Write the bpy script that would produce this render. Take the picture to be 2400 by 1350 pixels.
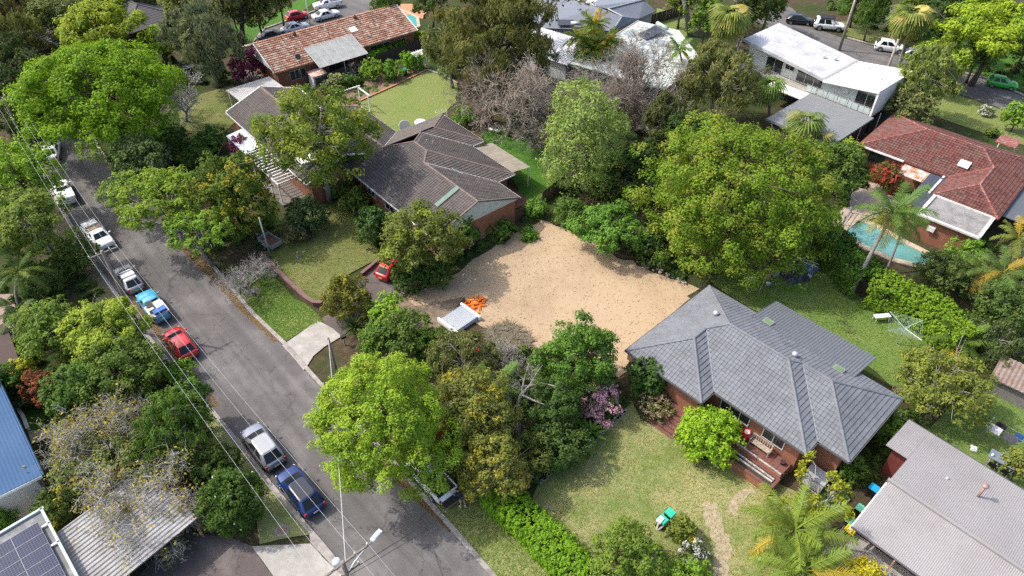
import bpy, bmesh, math, random
import numpy as np
from mathutils import Vector, Matrix

for _o in list(bpy.data.objects): bpy.data.objects.remove(_o)
SC = bpy.context.scene
COL = SC.collection
PI = math.pi
R = math.radians

# ------------------------------------------------------------------ camera
CAM_H, CAM_TILT, FPX = 46.0, R(42), 1664.0          # drone 46 m up, looking 42 degrees down
cam_d = bpy.data.cameras.new('camera')
cam_d.sensor_width = 36.0
cam_d.lens = 36.0 * FPX / 2400.0
cam_d.clip_end = 2000.0
cam = bpy.data.objects.new('camera', cam_d)
cam.location = (0, 0, CAM_H)
cam.rotation_euler = (PI/2 - CAM_TILT, 0, 0)
COL.objects.link(cam)
SC.camera = cam

# ------------------------------------------------------------------ light
SUN_AZ, SUN_EL = R(-14), R(50)                       # direction the shadows travel, height of the sun
sky_w = bpy.data.worlds.new('World'); SC.world = sky_w; sky_w.use_nodes = True
_nt = sky_w.node_tree; _nt.nodes.clear()
_st = _nt.nodes.new('ShaderNodeTexSky'); _st.sky_type = 'NISHITA'; _st.sun_disc = False
_st.sun_elevation = SUN_EL
_st.sun_rotation = math.atan2(-math.cos(SUN_AZ), -math.sin(SUN_AZ))
_st.air_density = 1.0; _st.dust_density = 4.0; _st.ozone_density = 1.0
_bg = _nt.nodes.new('ShaderNodeBackground'); _bg.inputs[1].default_value = 0.15
_wo = _nt.nodes.new('ShaderNodeOutputWorld')
_nt.links.new(_st.outputs[0], _bg.inputs[0]); _nt.links.new(_bg.outputs[0], _wo.inputs[0])
sun_d = bpy.data.lights.new('sun', 'SUN'); sun_d.energy = 2.05; sun_d.angle = R(0.6); sun_d.color = (1.0, 0.955, 0.88)
sun = bpy.data.objects.new('sun', sun_d); COL.objects.link(sun)
sun.location = (-40, 20, 90)
sun.rotation_euler = Vector((math.cos(SUN_EL)*math.cos(SUN_AZ), math.cos(SUN_EL)*math.sin(SUN_AZ), -math.sin(SUN_EL))).to_track_quat('-Z', 'Y').to_euler()
SC.view_settings.view_transform = 'Standard'
SC.view_settings.look = 'None'
SC.view_settings.exposure = 1.04
SC.view_settings.gamma = 1.0
SC.view_settings.use_curve_mapping = False
try:
    SC.cycles.max_bounces = 10; SC.cycles.transparent_max_bounces = 6; SC.cycles.diffuse_bounces = 6; SC.cycles.transmission_bounces = 6; SC.cycles.glossy_bounces = 3
    SC.cycles.use_denoising = False; SC.cycles.denoiser = 'OPENIMAGEDENOISE'; SC.cycles.denoising_input_passes = 'RGB_ALBEDO_NORMAL'
except Exception: pass

# ------------------------------------------------------------------ helpers
def P(x, y, h=0.0):
    """world point at height h that the survey photograph shows at (x, y) of 2400 x 1350"""
    u = (x-1200.0)/FPX; v = (y-675.0)/FPX
    k = (CAM_H-h)/(math.sin(CAM_TILT)+v*math.cos(CAM_TILT))
    return Vector((k*u, k*(math.cos(CAM_TILT)-v*math.sin(CAM_TILT)), h))
def pxm(x, y, h=0.0):
    """photograph pixels per metre there"""
    v = (y-675.0)/FPX
    return FPX*(math.sin(CAM_TILT)+v*math.cos(CAM_TILT))/(CAM_H-h)

def tag(o, label=None, cat=None, group=None, kind=None):
    if label: o['label'] = label
    if cat: o['category'] = cat
    if group: o['group'] = group
    if kind: o['kind'] = kind
    return o
def thing(name, label, cat, loc=(0, 0, 0), rz=0.0, group=None):
    o = bpy.data.objects.new(name, None); COL.objects.link(o)
    o.empty_display_size = 0.3
    o.location = loc; o.rotation_euler = (0, 0, rz)
    return tag(o, label, cat, group)
def link(name, me, parent=None, mat=None, loc=None, rot=None):
    o = bpy.data.objects.new(name, me); COL.objects.link(o)
    if mat is not None and not me.materials: me.materials.append(mat)
    if parent is not None: o.parent = parent
    if loc is not None: o.location = loc
    if rot is not None: o.rotation_euler = rot
    return o
def copy_tree(o, parent=None):
    c = o.copy(); COL.objects.link(c); c.parent = parent
    for ch in o.children: copy_tree(ch, c)
    return c

class MB:
    """collects faces for one mesh"""
    def __init__(s): s.v = []; s.f = []; s.tv = None
    def add(s, vs, fs):
        n = len(s.v); s.v += [tuple(p) for p in vs]; s.f += [tuple(i+n for i in f) for f in fs]
    def box(s, c, d, rz=0.0, m=None):
        hx, hy, hz = d[0]/2, d[1]/2, d[2]/2
        vs = [Vector((x, y, z)) for z in (-hz, hz) for y in (-hy, hy) for x in (-hx, hx)]
        if m is not None: vs = [m @ p for p in vs]
        ca, sa = math.cos(rz), math.sin(rz)
        vs = [(c[0]+p.x*ca-p.y*sa, c[1]+p.x*sa+p.y*ca, c[2]+p.z) for p in vs]
        s.add(vs, [(0, 2, 3, 1), (4, 5, 7, 6), (0, 1, 5, 4), (2, 6, 7, 3), (0, 4, 6, 2), (1, 3, 7, 5)])
        return s
    def bar(s, a, b, w, h=None):
        """square bar between two points"""
        return s.tube([a, b], [w/2*1.414, w/2*1.414], 4)
    def prism(s, poly, z0, z1, bottom=True):
        n = len(poly)
        if sum(poly[i][0]*poly[(i+1) % n][1]-poly[(i+1) % n][0]*poly[i][1] for i in range(n)) < 0: poly = poly[::-1]
        vs = [(p[0], p[1], z0) for p in poly]+[(p[0], p[1], z1) for p in poly]
        fs = [tuple(range(n, 2*n))]+([tuple(range(n-1, -1, -1))] if bottom else [])
        fs += [(i, (i+1) % n, n+(i+1) % n, n+i) for i in range(n)]
        s.add(vs, fs); return s
    def poly3(s, pts, th=None):
        """flat 3-D polygon, with thickness th downwards if given"""
        n = len(pts)
        if th is None: s.add(pts, [tuple(range(n))]); return s
        a = sum(pts[i][0]*pts[(i+1) % n][1]-pts[(i+1) % n][0]*pts[i][1] for i in range(n))
        if a < 0: pts = pts[::-1]
        vs = [tuple(p) for p in pts]+[(p[0], p[1], p[2]-th) for p in pts]
        s.add(vs, [tuple(range(n)), tuple(range(2*n-1, n-1, -1))]+[(i, n+i, n+(i+1) % n, (i+1) % n) for i in range(n)])
        return s
    def tube(s, pts, rad, n=6, cap=True):
        pts = [Vector(p) for p in pts]; m = len(pts)
        if not hasattr(rad, '__len__'): rad = [rad]*m
        base = len(s.v); ref = None
        for i, p in enumerate(pts):
            d = (pts[min(i+1, m-1)]-pts[max(i-1, 0)])
            if d.length < 1e-9: d = Vector((0, 0, 1))
            d.normalize()
            if ref is None: ref = Vector((1, 0, 0)) if abs(d.x) < .8 else Vector((0, 1, 0))
            x = (ref-d*ref.dot(d))
            if x.length < 1e-6: x = d.orthogonal()
            x.normalize(); y = d.cross(x); ref = x
            for k in range(n):
                a = 2*PI*k/n+PI/4
                q = p+(x*math.cos(a)+y*math.sin(a))*rad[i]; s.v.append((q.x, q.y, q.z))
        for i in range(m-1):
            for k in range(n):
                a = base+i*n+k; b = base+i*n+(k+1) % n
                s.f.append((a, b, b+n, a+n))
        if cap and n > 2:
            s.f.append(tuple(base+k for k in range(n-1, -1, -1))); s.f.append(tuple(base+(m-1)*n+k for k in range(n)))
        return s
    def disc(s, c, r, n=16, z=None, tilt=None):
        vs = [Vector((math.cos(2*PI*k/n)*r, math.sin(2*PI*k/n)*r, 0)) for k in range(n)]
        if tilt is not None: vs = [tilt @ p for p in vs]
        s.add([(c[0]+p.x, c[1]+p.y, c[2]+p.z) for p in vs], [tuple(range(n))]); return s
    def lathe(s, prof, c=(0, 0, 0), n=16):
        """profile (r, z) turned about z"""
        base = len(s.v); m = len(prof)
        for r, z in prof:
            for k in range(n): s.v.append((c[0]+r*math.cos(2*PI*k/n), c[1]+r*math.sin(2*PI*k/n), c[2]+z))
        for i in range(m-1):
            for k in range(n):
                a = base+i*n+k; b = base+i*n+(k+1) % n
                s.f.append((a, b, b+n, a+n))
        s.f.append(tuple(base+k for k in range(n-1, -1, -1))); s.f.append(tuple(base+(m-1)*n+k for k in range(n)))
        return s
    def mesh(s, name, smooth=False):
        me = bpy.data.meshes.new(name); me.from_pydata(s.v, [], s.f)
        if s.tv is not None:
            at = me.attributes.new('tv', 'FLOAT', 'FACE'); at.data.foreach_set('value', np.array(s.tv, dtype=np.float32))
        if smooth: me.polygons.foreach_set('use_smooth', [True]*len(me.polygons))
        me.update(); return me
    def build(s, name, mat, parent=None, smooth=False, loc=None, rot=None):
        return link(name, s.mesh(name, smooth), parent, mat, loc, rot)

# ------------------------------------------------------------------ materials
_MATS = {}
def _base(name):
    m = bpy.data.materials.new(name); m.use_nodes = True
    nt = m.node_tree; b = nt.nodes['Principled BSDF']
    return m, nt, b
def _pos(nt, local=False):
    if local:
        t = nt.nodes.new('ShaderNodeTexCoord'); return t.outputs['Object']
    g = nt.nodes.new('ShaderNodeNewGeometry'); return g.outputs['Position']
def _noise(nt, vec, scale, detail=4, rough=.6):
    n = nt.nodes.new('ShaderNodeTexNoise'); n.inputs['Scale'].default_value = scale
    n.inputs['Detail'].default_value = detail; n.inputs['Roughness'].default_value = rough
    nt.links.new(vec, n.inputs['Vector']); return n.outputs['Fac']
def _ramp(nt, fac, stops):
    r = nt.nodes.new('ShaderNodeValToRGB'); nt.links.new(fac, r.inputs[0])
    e = r.color_ramp.elements
    while len(e) < len(stops): e.new(0.5)
    for k, (p, c) in enumerate(stops):
        e[k].position = p; e[k].color = (*c, 1) if len(c) == 3 else c
    return r.outputs[0]
def _mix(nt, fac, a, b, mode='MIX'):
    m = nt.nodes.new('ShaderNodeMix'); m.data_type = 'RGBA'; m.blend_type = mode
    for sock, val in ((m.inputs[0], fac), (m.inputs[6], a), (m.inputs[7], b)):
        if isinstance(val, bpy.types.NodeSocket): nt.links.new(val, sock)
        elif isinstance(val, (tuple, list)): sock.default_value = (*val, 1) if len(val) == 3 else val
        else: sock.default_value = val
    return m.outputs[2]
def _math(nt, op, a, b=0.0):
    m = nt.nodes.new('ShaderNodeMath'); m.operation = op
    for sock, val in ((m.inputs[0], a), (m.inputs[1], b)):
        if isinstance(val, bpy.types.NodeSocket): nt.links.new(val, sock)
        else: sock.default_value = val
    return m.outputs[0]
def _bump(nt, b, fac, strength, dist=.02):
    n = nt.nodes.new('ShaderNodeBump'); n.inputs['Strength'].default_value = strength; n.inputs['Distance'].default_value = dist
    nt.links.new(fac, n.inputs['Height']); nt.links.new(n.outputs[0], b.inputs['Normal'])
def sc(c, k): return tuple(min(1, x*k) for x in c)

def M(name, col, rough=.7, var=.18, scale=2.5, metal=0.0, bump=0.0, spec=.4, local=False, tv=False, coat=0.0, dirt=None, dirt_scale=.6, dirt_at=.55):
    """plain surface with mottling; dirt = second colour in large uneven patches; tv = per-piece variation"""
    if name in _MATS: return _MATS[name]
    m, nt, b = _base(name)
    v = _pos(nt, local)
    n1 = _noise(nt, v, scale, 6, .65)
    c = _ramp(nt, n1, [(.3, sc(col, 1-var)), (.7, sc(col, 1+var))])
    if dirt is not None:
        n2 = _noise(nt, v, dirt_scale, 5, .7)
        f = _ramp(nt, n2, [(dirt_at-.08, (0, 0, 0)), (dirt_at+.12, (1, 1, 1))])
        c = _mix(nt, f, c, dirt)
    if tv:
        a = nt.nodes.new('ShaderNodeAttribute'); a.attribute_name = 'tv'
        oi = nt.nodes.new('ShaderNodeObjectInfo')
        f = _math(nt, 'FRACT', _math(nt, 'ADD', a.outputs['Fac'], oi.outputs['Random']))
        k = _ramp(nt, f, [(0, (1-tv,)*3), (1, (1+tv,)*3)])
        # ramp clamps above 1, so brighten by a fixed factor first
        k = _ramp(nt, f, [(0, ((1-tv)/(1+tv),)*3), (1, (1, 1, 1))])
        c = _mix(nt, 1.0, c, k, 'MULTIPLY'); 
    nt.links.new(c, b.inputs['Base Color'])
    b.inputs['Roughness'].default_value = rough; b.inputs['Metallic'].default_value = metal
    b.inputs['Specular IOR Level'].default_value = spec
    if coat: b.inputs['Coat Weight'].default_value = coat; b.inputs['Coat Roughness'].default_value = .05
    if bump: _bump(nt, b, _noise(nt, v, scale*9, 3), bump)
    _MATS[name] = m; return m

def brick_mat(name, c1, c2, mortar):
    if name in _MATS: return _MATS[name]
    m, nt, b = _base(name)
    t = nt.nodes.new('ShaderNodeTexCoord'); s = nt.nodes.new('ShaderNodeSeparateXYZ'); nt.links.new(t.outputs['Object'], s.inputs[0])
    cx = nt.nodes.new('ShaderNodeCombineXYZ'); nt.links.new(_math(nt, 'ADD', s.outputs[0], s.outputs[1]), cx.inputs[0]); nt.links.new(s.outputs[2], cx.inputs[1])
    br = nt.nodes.new('ShaderNodeTexBrick'); nt.links.new(cx.outputs[0], br.inputs['Vector'])
    br.inputs['Color1'].default_value = (*c1, 1); br.inputs['Color2'].default_value = (*c2, 1); br.inputs['Mortar'].default_value = (*mortar, 1)
    br.inputs['Scale'].default_value = 1.0; br.inputs['Brick Width'].default_value = .24; br.inputs['Row Height'].default_value = .086; br.inputs['Mortar Size'].default_value = .009
    n = _noise(nt, t.outputs['Object'], 1.3, 4); k = _ramp(nt, n, [(.3, (.72, .72, .72)), (.75, (1, 1, 1))])
    nt.links.new(_mix(nt, 1.0, br.outputs['Color'], k, 'MULTIPLY'), b.inputs['Base Color'])
    b.inputs['Roughness'].default_value = .85
    _bump(nt, b, br.outputs['Fac'], -.5, .01)
    _MATS[name] = m; return m

def glass_mat(name='glass', col=(.025, .032, .035), rough=.06):
    if name in _MATS: return _MATS[name]
    m, nt, b = _base(name)
    b.inputs['Base Color'].default_value = (*col, 1); b.inputs['Roughness'].default_value = rough
    b.inputs['Specular IOR Level'].default_value = .8
    _MATS[name] = m; return m

def leaf_mat(name, accent=None, trans=.42, rough=.65, hue=.35):
    """leaf tint comes from the plant's own colour; lv varies it leaf by leaf, tip marks leaves or petals of a second colour"""
    if name in _MATS: return _MATS[name]
    m, nt, b = _base(name)
    oi = nt.nodes.new('ShaderNodeObjectInfo')
    a = nt.nodes.new('ShaderNodeAttribute'); a.attribute_name = 'lv'
    k = _ramp(nt, a.outputs['Fac'], [(0, (.48, .56, .5)), (.5, (.84, .85, .76)), (1, (1.0, .97, .74))])
    c = _mix(nt, 1.0, oi.outputs['Color'], k, 'MULTIPLY')
    if accent is not None:
        t = nt.nodes.new('ShaderNodeAttribute'); t.attribute_name = 'tip'
        ka = _ramp(nt, a.outputs['Fac'], [(0, sc(accent, .6)), (1, accent)])
        c = _mix(nt, t.outputs['Fac'], c, ka)
    nt.links.new(c, b.inputs['Base Color'])
    b.inputs['Roughness'].default_value = rough; b.inputs['Specular IOR Level'].default_value = .12
    tr = nt.nodes.new('ShaderNodeBsdfTranslucent'); nt.links.new(_mix(nt, 1.0, c, (1.0, 1.0, .6), 'MULTIPLY'), tr.inputs[0])
    mx = nt.nodes.new('ShaderNodeMixShader'); mx.inputs[0].default_value = trans
    out = nt.nodes['Material Output']
    nt.links.new(b.outputs[0], mx.inputs[1]); nt.links.new(tr.outputs[0], mx.inputs[2]); nt.links.new(mx.outputs[0], out.inputs[0])
    _MATS[name] = m; return m

def grass_mat(name, green, dry, soil=(.16, .11, .07), dry_at=.5, soil_at=.74, seed=0.0):
    if name in _MATS: return _MATS[name]
    m, nt, b = _base(name)
    v0 = _pos(nt); mp = nt.nodes.new('ShaderNodeMapping'); mp.inputs['Location'].default_value = (seed*37, seed*19, 0); nt.links.new(v0, mp.inputs[0]); v = mp.outputs[0]
    big = _noise(nt, v, .28, 5, .65); mid = _noise(nt, v, 1.9, 5, .7); fine = _noise(nt, v, 14, 4, .75)
    g = _ramp(nt, fine, [(.25, sc(green, .5)), (.5, green), (.78, sc(green, 1.5))])
    d = _ramp(nt, fine, [(.25, sc(dry, .6)), (.55, dry), (.8, sc(dry, 1.3))])
    f = _math(nt, 'ADD', _math(nt, 'MULTIPLY', big, .6), _math(nt, 'MULTIPLY', mid, .4))
    c = _mix(nt, _ramp(nt, f, [(dry_at-.09, (0, 0, 0)), (dry_at+.09, (1, 1, 1))]), g, d)
    s2 = _noise(nt, v, .5, 6, .75)
    c = _mix(nt, _ramp(nt, s2, [(soil_at-.05, (0, 0, 0)), (soil_at+.06, (1, 1, 1))]), c, soil)
    nt.links.new(c, b.inputs['Base Color']); b.inputs['Roughness'].default_value = .9; b.inputs['Specular IOR Level'].default_value = .15
    _bump(nt, b, fine, .9, .06)
    _MATS[name] = m; return m
# ------------------------------------------------------------------ foliage
_PROTO = {}
def unit(a): return a/np.maximum(np.linalg.norm(a, axis=1, keepdims=True), 1e-9)
def rdir(rng, n): return unit(rng.normal(size=(n, 3)))

def leaf_mesh(name, pos, nrm, size, rng, aspect=1.7, lv=None, tip=None, tdir=None, fold=.14):
    n = len(pos)
    t = rdir(rng, n) if tdir is None else tdir
    t = unit(t-nrm*np.sum(t*nrm, axis=1, keepdims=True)); b = np.cross(nrm, t)
    L = size[:, None]*.5*aspect**.5; W = size[:, None]*.5/aspect**.5
    v = np.empty((n, 4, 3), dtype=np.float32)
    v[:, 0] = pos-t*L-nrm*L*fold; v[:, 1] = pos+b*W; v[:, 2] = pos+t*L-nrm*L*fold; v[:, 3] = pos-b*W
    me = bpy.data.meshes.new(name)
    me.vertices.add(4*n); me.vertices.foreach_set('co', v.reshape(-1))
    me.loops.add(4*n); me.loops.foreach_set('vertex_index', np.arange(4*n, dtype=np.int32))
    me.polygons.add(n); me.polygons.foreach_set('loop_start', np.arange(0, 4*n, 4, dtype=np.int32))
    me.polygons.foreach_set('loop_total', np.full(n, 4, dtype=np.int32))
    a = me.attributes.new('lv', 'FLOAT', 'FACE'); a.data.foreach_set('value', np.asarray(lv if lv is not None else rng.random(n), dtype=np.float32))
    a = me.attributes.new('tip', 'FLOAT', 'FACE'); a.data.foreach_set('value', np.asarray(tip if tip is not None else np.zeros(n), dtype=np.float32))
    me.update(calc_edges=True)
    return me

def make_lobes(rng, Rx, Rz, n, lr, shape='round', zlow=-.45, core=.45):
    """centres and radii of the big masses of a crown about (0,0,0)"""
    c = []
    if shape == 'cone':
        for k in range(n):
            t = (k+.5)/n; z = -Rz+2*Rz*t; r = Rx*(1-t)**.8
            a = k*2.4+rng.random()*.6
            c.append(((r*.55*math.cos(a), r*.55*math.sin(a), z*.9), max(r*.62, Rx*.2)))
    elif shape == 'column':
        for k in range(n):
            t = (k+.5)/n; z = -Rz+2*Rz*t; r = Rx*(.55+.45*math.sin(PI*min(1, t*1.05)))
            a = k*2.4+rng.random()*.8; o = .5+.35*rng.random()
            c.append(((r*o*math.cos(a), r*o*math.sin(a), z*.85), Rx*lr*(.75+.5*rng.random())))
    else:
        for k in range(n):
            z = 1-(1-zlow)*(k+.5)/n; rr = math.sqrt(max(0, 1-z*z)); a = k*2.39996+rng.random()*.7
            o = .52+.36*rng.random(); f = 1.35-.75*(o-.52)/.36
            if shape == 'flat': z = z*.6
            c.append(((Rx*rr*o*math.cos(a), Rx*rr*o*math.sin(a), Rz*z*o), Rx*lr*f*(.75+.4*rng.random())))
        c.append(((0, 0, 0), Rx*core))
        for k in range(max(3, n//3)):                       # sprays that break the outline
            a = rng.random()*6.283; o = .92+.16*rng.random(); z = -.55+.9*rng.random(); rr = math.sqrt(max(.1, 1-z*z))
            c.append(((Rx*rr*o*math.cos(a), Rx*rr*o*math.sin(a), Rz*z*.8), Rx*lr*(.3+.25*rng.random())))
    return np.array([p for p, r in c]), np.array([r for p, r in c])

def crown_mesh(name, rng, Rx, Rz, leaf, n_leaf, lobes=14, lr=.36, clump=.5, shape='round', tip_p=0., tip_leaf=0., zlow=-.45, aspect=1.7, up=.35, hang=0., dens=1.0, spread=.75, extra=None, core=.45):
    lc, lrad = make_lobes(rng, Rx, Rz, lobes, lr, shape, zlow, core)
    if extra is not None: lc = np.vstack([lc, [e[:3] for e in extra]]); lrad = np.concatenate([lrad, [e[3] for e in extra]])
    zs = np.clip(Rz/Rx, .55, 1.25)
    area = np.sum(4*PI*lrad**2)*.6
    nc = int(np.clip(area/(clump*clump*1.25)*dens, 20, 6000))
    pick = rng.choice(len(lc), nc*3, p=lrad**2/np.sum(lrad**2))
    d = rdir(rng, nc*3); d[:, 2] = d[:, 2]*.9+.18; d = unit(d)
    rad = lrad[pick][:, None]*(.8+.28*rng.random((nc*3, 1)))
    sc_ = np.array([1, 1, zs])
    cp = lc[pick]+d*rad*sc_
    # drop clumps buried in other masses
    q = (cp[:, None, :]-lc[None])/sc_
    inside = (np.linalg.norm(q, axis=2) < lrad[None]*.72).any(axis=1)
    keep = np.where(~inside | (rng.random(nc*3) < .12))[0][:nc]
    cp = cp[keep]; cd = d[keep]; nc = len(cp)
    crnd = rng.random(nc); csz = clump*(.6+.8*rng.random(nc)); ctip = (rng.random(nc) < tip_p).astype(float)
    w = csz**2; k = rng.choice(nc, n_leaf, p=w/w.sum())
    ld = rdir(rng, n_leaf)+cd[k]*.5; ld[:, 2] += .45; ld = unit(ld)
    rr = csz[k]*((1-spread*.55)+spread*.75*(rng.random(n_leaf)-.35))
    pos = cp[k]+ld*rr[:, None]*np.array([1, 1, .8])+rng.normal(size=(n_leaf, 3))*leaf*.35
    if hang: pos[:, 2] -= hang*rng.random(n_leaf)**2
    nr = ld*.8+cd[k]*.25+rng.normal(size=(n_leaf, 3))*.36; nr[:, 2] += up; nr = unit(nr)
    lv = np.clip(.5+(crnd[k]-.5)*.75+rng.normal(size=n_leaf)*.2, 0, 1)
    tip = np.maximum(ctip[k], (rng.random(n_leaf) < tip_leaf).astype(float))
    td = None
    if hang:
        td = rng.normal(size=(n_leaf, 3))*.5; td[:, 2] -= 1.2; nr[:, 2] *= .4; nr = unit(nr)
    me = leaf_mesh(name, pos, nr, leaf*(.65+.7*rng.random(n_leaf)), rng, aspect, lv, tip, td)
    return me, lc, lrad

def limbs(mb, rng, base, top, r0, lc, crown_z, n=6, lean=(0, 0), sides=6, fork=.55):
    """trunk with limbs reaching into the crown masses"""
    h = crown_z
    pts = []; rad = []; wob = rng.normal(size=2)*.04*h
    for k in range(6):
        t = k/5; pts.append((lean[0]*(1-t)*-1+wob[0]*math.sin(t*3), lean[1]*(1-t)*-1+wob[1]*math.sin(t*2.4), t*h)); rad.append(r0*(1.25 if k == 0 else 1-.55*t))
    mb.tube(pts, rad, sides+2)
    order = list(range(len(lc)))
    for j in order[:max(3, min(len(lc), n*3))]:
        t0 = fork+(1-fork)*rng.random()*.9
        i = t0*5; a = Vector(pts[int(i)]).lerp(Vector(pts[min(5, int(i)+1)]), i-int(i))
        b = Vector((lc[j][0], lc[j][1], lc[j][2]+crown_z))
        mid = a.lerp(b, .5)+Vector((rng.normal()*.1, rng.normal()*.1, .12))*(b-a).length
        r = r0*.42
        mb.tube([a, a.lerp(mid, .6)+Vector((0, 0, .02*h)), mid, b], [r, r*.75, r*.55, r*.2], sides-1)
        for q in range(3):
            e = b+Vector(rng.normal(size=3))*(b-a).length*.22
            mb.tube([mid.lerp(b, .3+.2*q), (mid.lerp(b, .5+.2*q)+e)/2, e], [r*.32, r*.22, r*.08], 4)

def bare_branches(mb, rng, p, d, ln, r, depth, spread=.62, gn=0.06, kids=(2, 4), minr=.012):
    segs = 3 if depth > 1 else 2
    q = Vector(p); dd = Vector(d).normalized(); pts = [q.copy()]; rad = [r]
    for s in range(segs):
        dd = (dd+Vector(rng.normal(size=3))*.17+Vector((0, 0, gn))).normalized()
        q = q+dd*(ln/segs); pts.append(q.copy()); rad.append(max(minr, r*(1-.5*(s+1)/segs)))
    mb.tube(pts, rad, 6 if depth > 3 else (4 if depth > 1 else 3), cap=False)
    if depth <= 0:
        if hasattr(mb, 'tips'): mb.tips.append(tuple(q))
        return
    for k in range(rng.integers(kids[0], kids[1]+1)):
        i = rng.integers(1, len(pts)); o = Vector(rng.normal(size=3)); o = (o-dd*o.dot(dd)).normalized()
        nd = (dd*(1-spread*.55)+o*spread*(.7+.6*rng.random())).normalized()
        bare_branches(mb, rng, pts[i], nd, ln*(.58+.25*rng.random()), max(minr, rad[i]*.62), depth-1, spread, gn, kids, minr)

BARK = lambda k='brown': {'brown': M('bark brown', (.10, .075, .055), .9, .35, 6, bump=.6), 'grey': M('bark grey', (.25, .23, .21), .9, .3, 7, bump=.6),
    'pale': M('bark pale', (.33, .31, .28), .85, .25, 5, bump=.5), 'dark': M('bark dark', (.06, .05, .042), .9, .35, 6, bump=.6),
    'mauve': M('bark mauve', (.25, .21, .17), .9, .3, 7, bump=.4)}[k]
LEAFPX = 2.15                        # leaf size aimed at, in pixels of the 1024-wide picture
FOL = 1.3
STY = {
 #            lobes lr   clump(share of R) shape   tip  tipl zlow aspect up hang  k(leaf count)
 'broad':  dict(lobes=20, lr=.31, clump=.15, up=.35, dens=.62),
 'maple':  dict(lobes=34, lr=.25, clump=.105, up=.4, aspect=1.25, dens=.68, core=.6),
 'dome':   dict(lobes=60, lr=.2, clump=.088, up=.45, aspect=1.25, dens=.55, core=.72),
 'airy':   dict(lobes=13, lr=.30, clump=.15, up=.35, dens=.55, aspect=1.9, shape='flat', spread=1.0),
 'wispy':  dict(lobes=16, lr=.30, clump=.17, up=.15, dens=.6, aspect=3.0, hang=.5, spread=1.1),
 'shrub':  dict(lobes=10, lr=.38, clump=.2, up=.35, zlow=-.6, dens=.7),
 'dense':  dict(lobes=16, lr=.36, clump=.14, up=.35, zlow=-.7, dens=.8),
 'cone':   dict(lobes=16, lr=.4, clump=.16, up=.2, shape='cone'),
 'column': dict(lobes=16, lr=.55, clump=.26, up=.2, shape='column', aspect=2.2),
}
VEG_N = [0]
def leaf_count(rp, k): return int(np.clip(k*5.3*rp*rp, 350, 90000))

def plant(name, label, cat, px, py, hc, rpx, rz, style, col, seed, group=None, mat='leaf', bark='brown', trunk=True, k=1.0, tip_p=0., tip_leaf=0., part='crown', share=None, lean=(0, 0), r_trunk=None, squash=1.0, leafpx=None, extra=()):
    """tree or shrub: crown centre seen at (px, py), hc metres up; rpx = half width in photograph pixels, rz half height in metres"""
    c = P(px, py, hc); s = pxm(px, py, hc)
    Rx = rpx/s; sr = s*1024/2400
    leaf = (leafpx or LEAFPX)/sr
    rng = np.random.default_rng(seed)
    root = thing(name, label, cat, (c.x, c.y, 0), 0, group)
    st = dict(STY[style]); cl = st.pop('clump'); ex_ = []
    for (ex, ey, eh, er) in extra: q = P(ex, ey, eh); ex_.append((q.x-c.x, q.y-c.y, eh-hc, er/pxm(ex, ey, eh)))
    if share is not None and share in _PROTO:
        me, lc, R0, Z0 = _PROTO[share]
        o = link(part, me, root, None, (0, 0, hc)); o.scale = (Rx/R0, Rx/R0*squash, rz/Z0); o.rotation_euler = (0, 0, rng.random()*6.28)
        o.scale = (Rx/R0, Rx/R0, rz/Z0)
        lc = lc*np.array([Rx/R0, Rx/R0, rz/Z0])
    else:
        n = leaf_count(rpx*1024/2400*(.5+.5*rz/Rx if rz < Rx else (rz/Rx)**.5), k)*(2.5/(leafpx or LEAFPX))**2
        me, lc, lrad = crown_mesh(part, rng, Rx, rz, leaf, int(n), clump=max(cl*Rx, leaf*1.1), tip_p=tip_p, tip_leaf=tip_leaf, extra=ex_ or None, **st)
        o = link(part, me, root, None, (0, 0, hc)); me.materials.append(leaf_mat(mat) if isinstance(mat, str) else mat)
        VEG_N[0] += int(n)
        if share is not None: _PROTO[share] = (me, lc, Rx, rz)
    lift = FOL*(1.35 if sum(col) < .28 else 1.0)
    o.color = (*[min(1, q*lift) for q in col], 1)
    if trunk:
        mb = MB(); r0 = r_trunk or max(.06, .035*Rx+.018*hc)
        limbs(mb, rng, None, None, r0, lc, hc, n=5, lean=lean)
        mb.build('trunk', BARK(bark), root, smooth=True)
    else:
        mb = MB()
        for q in range(4):
            a = q*1.7+rng.random(); e = Vector((math.cos(a)*Rx*.5, math.sin(a)*Rx*.5, hc*1.1))
            mb.tube([(0.05*math.cos(a), .05*math.sin(a), 0), e*.5+Vector((0, 0, .1)), e], [.05, .035, .012], 4)
        mb.build('stem', BARK(bark), root)
    return root

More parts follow.
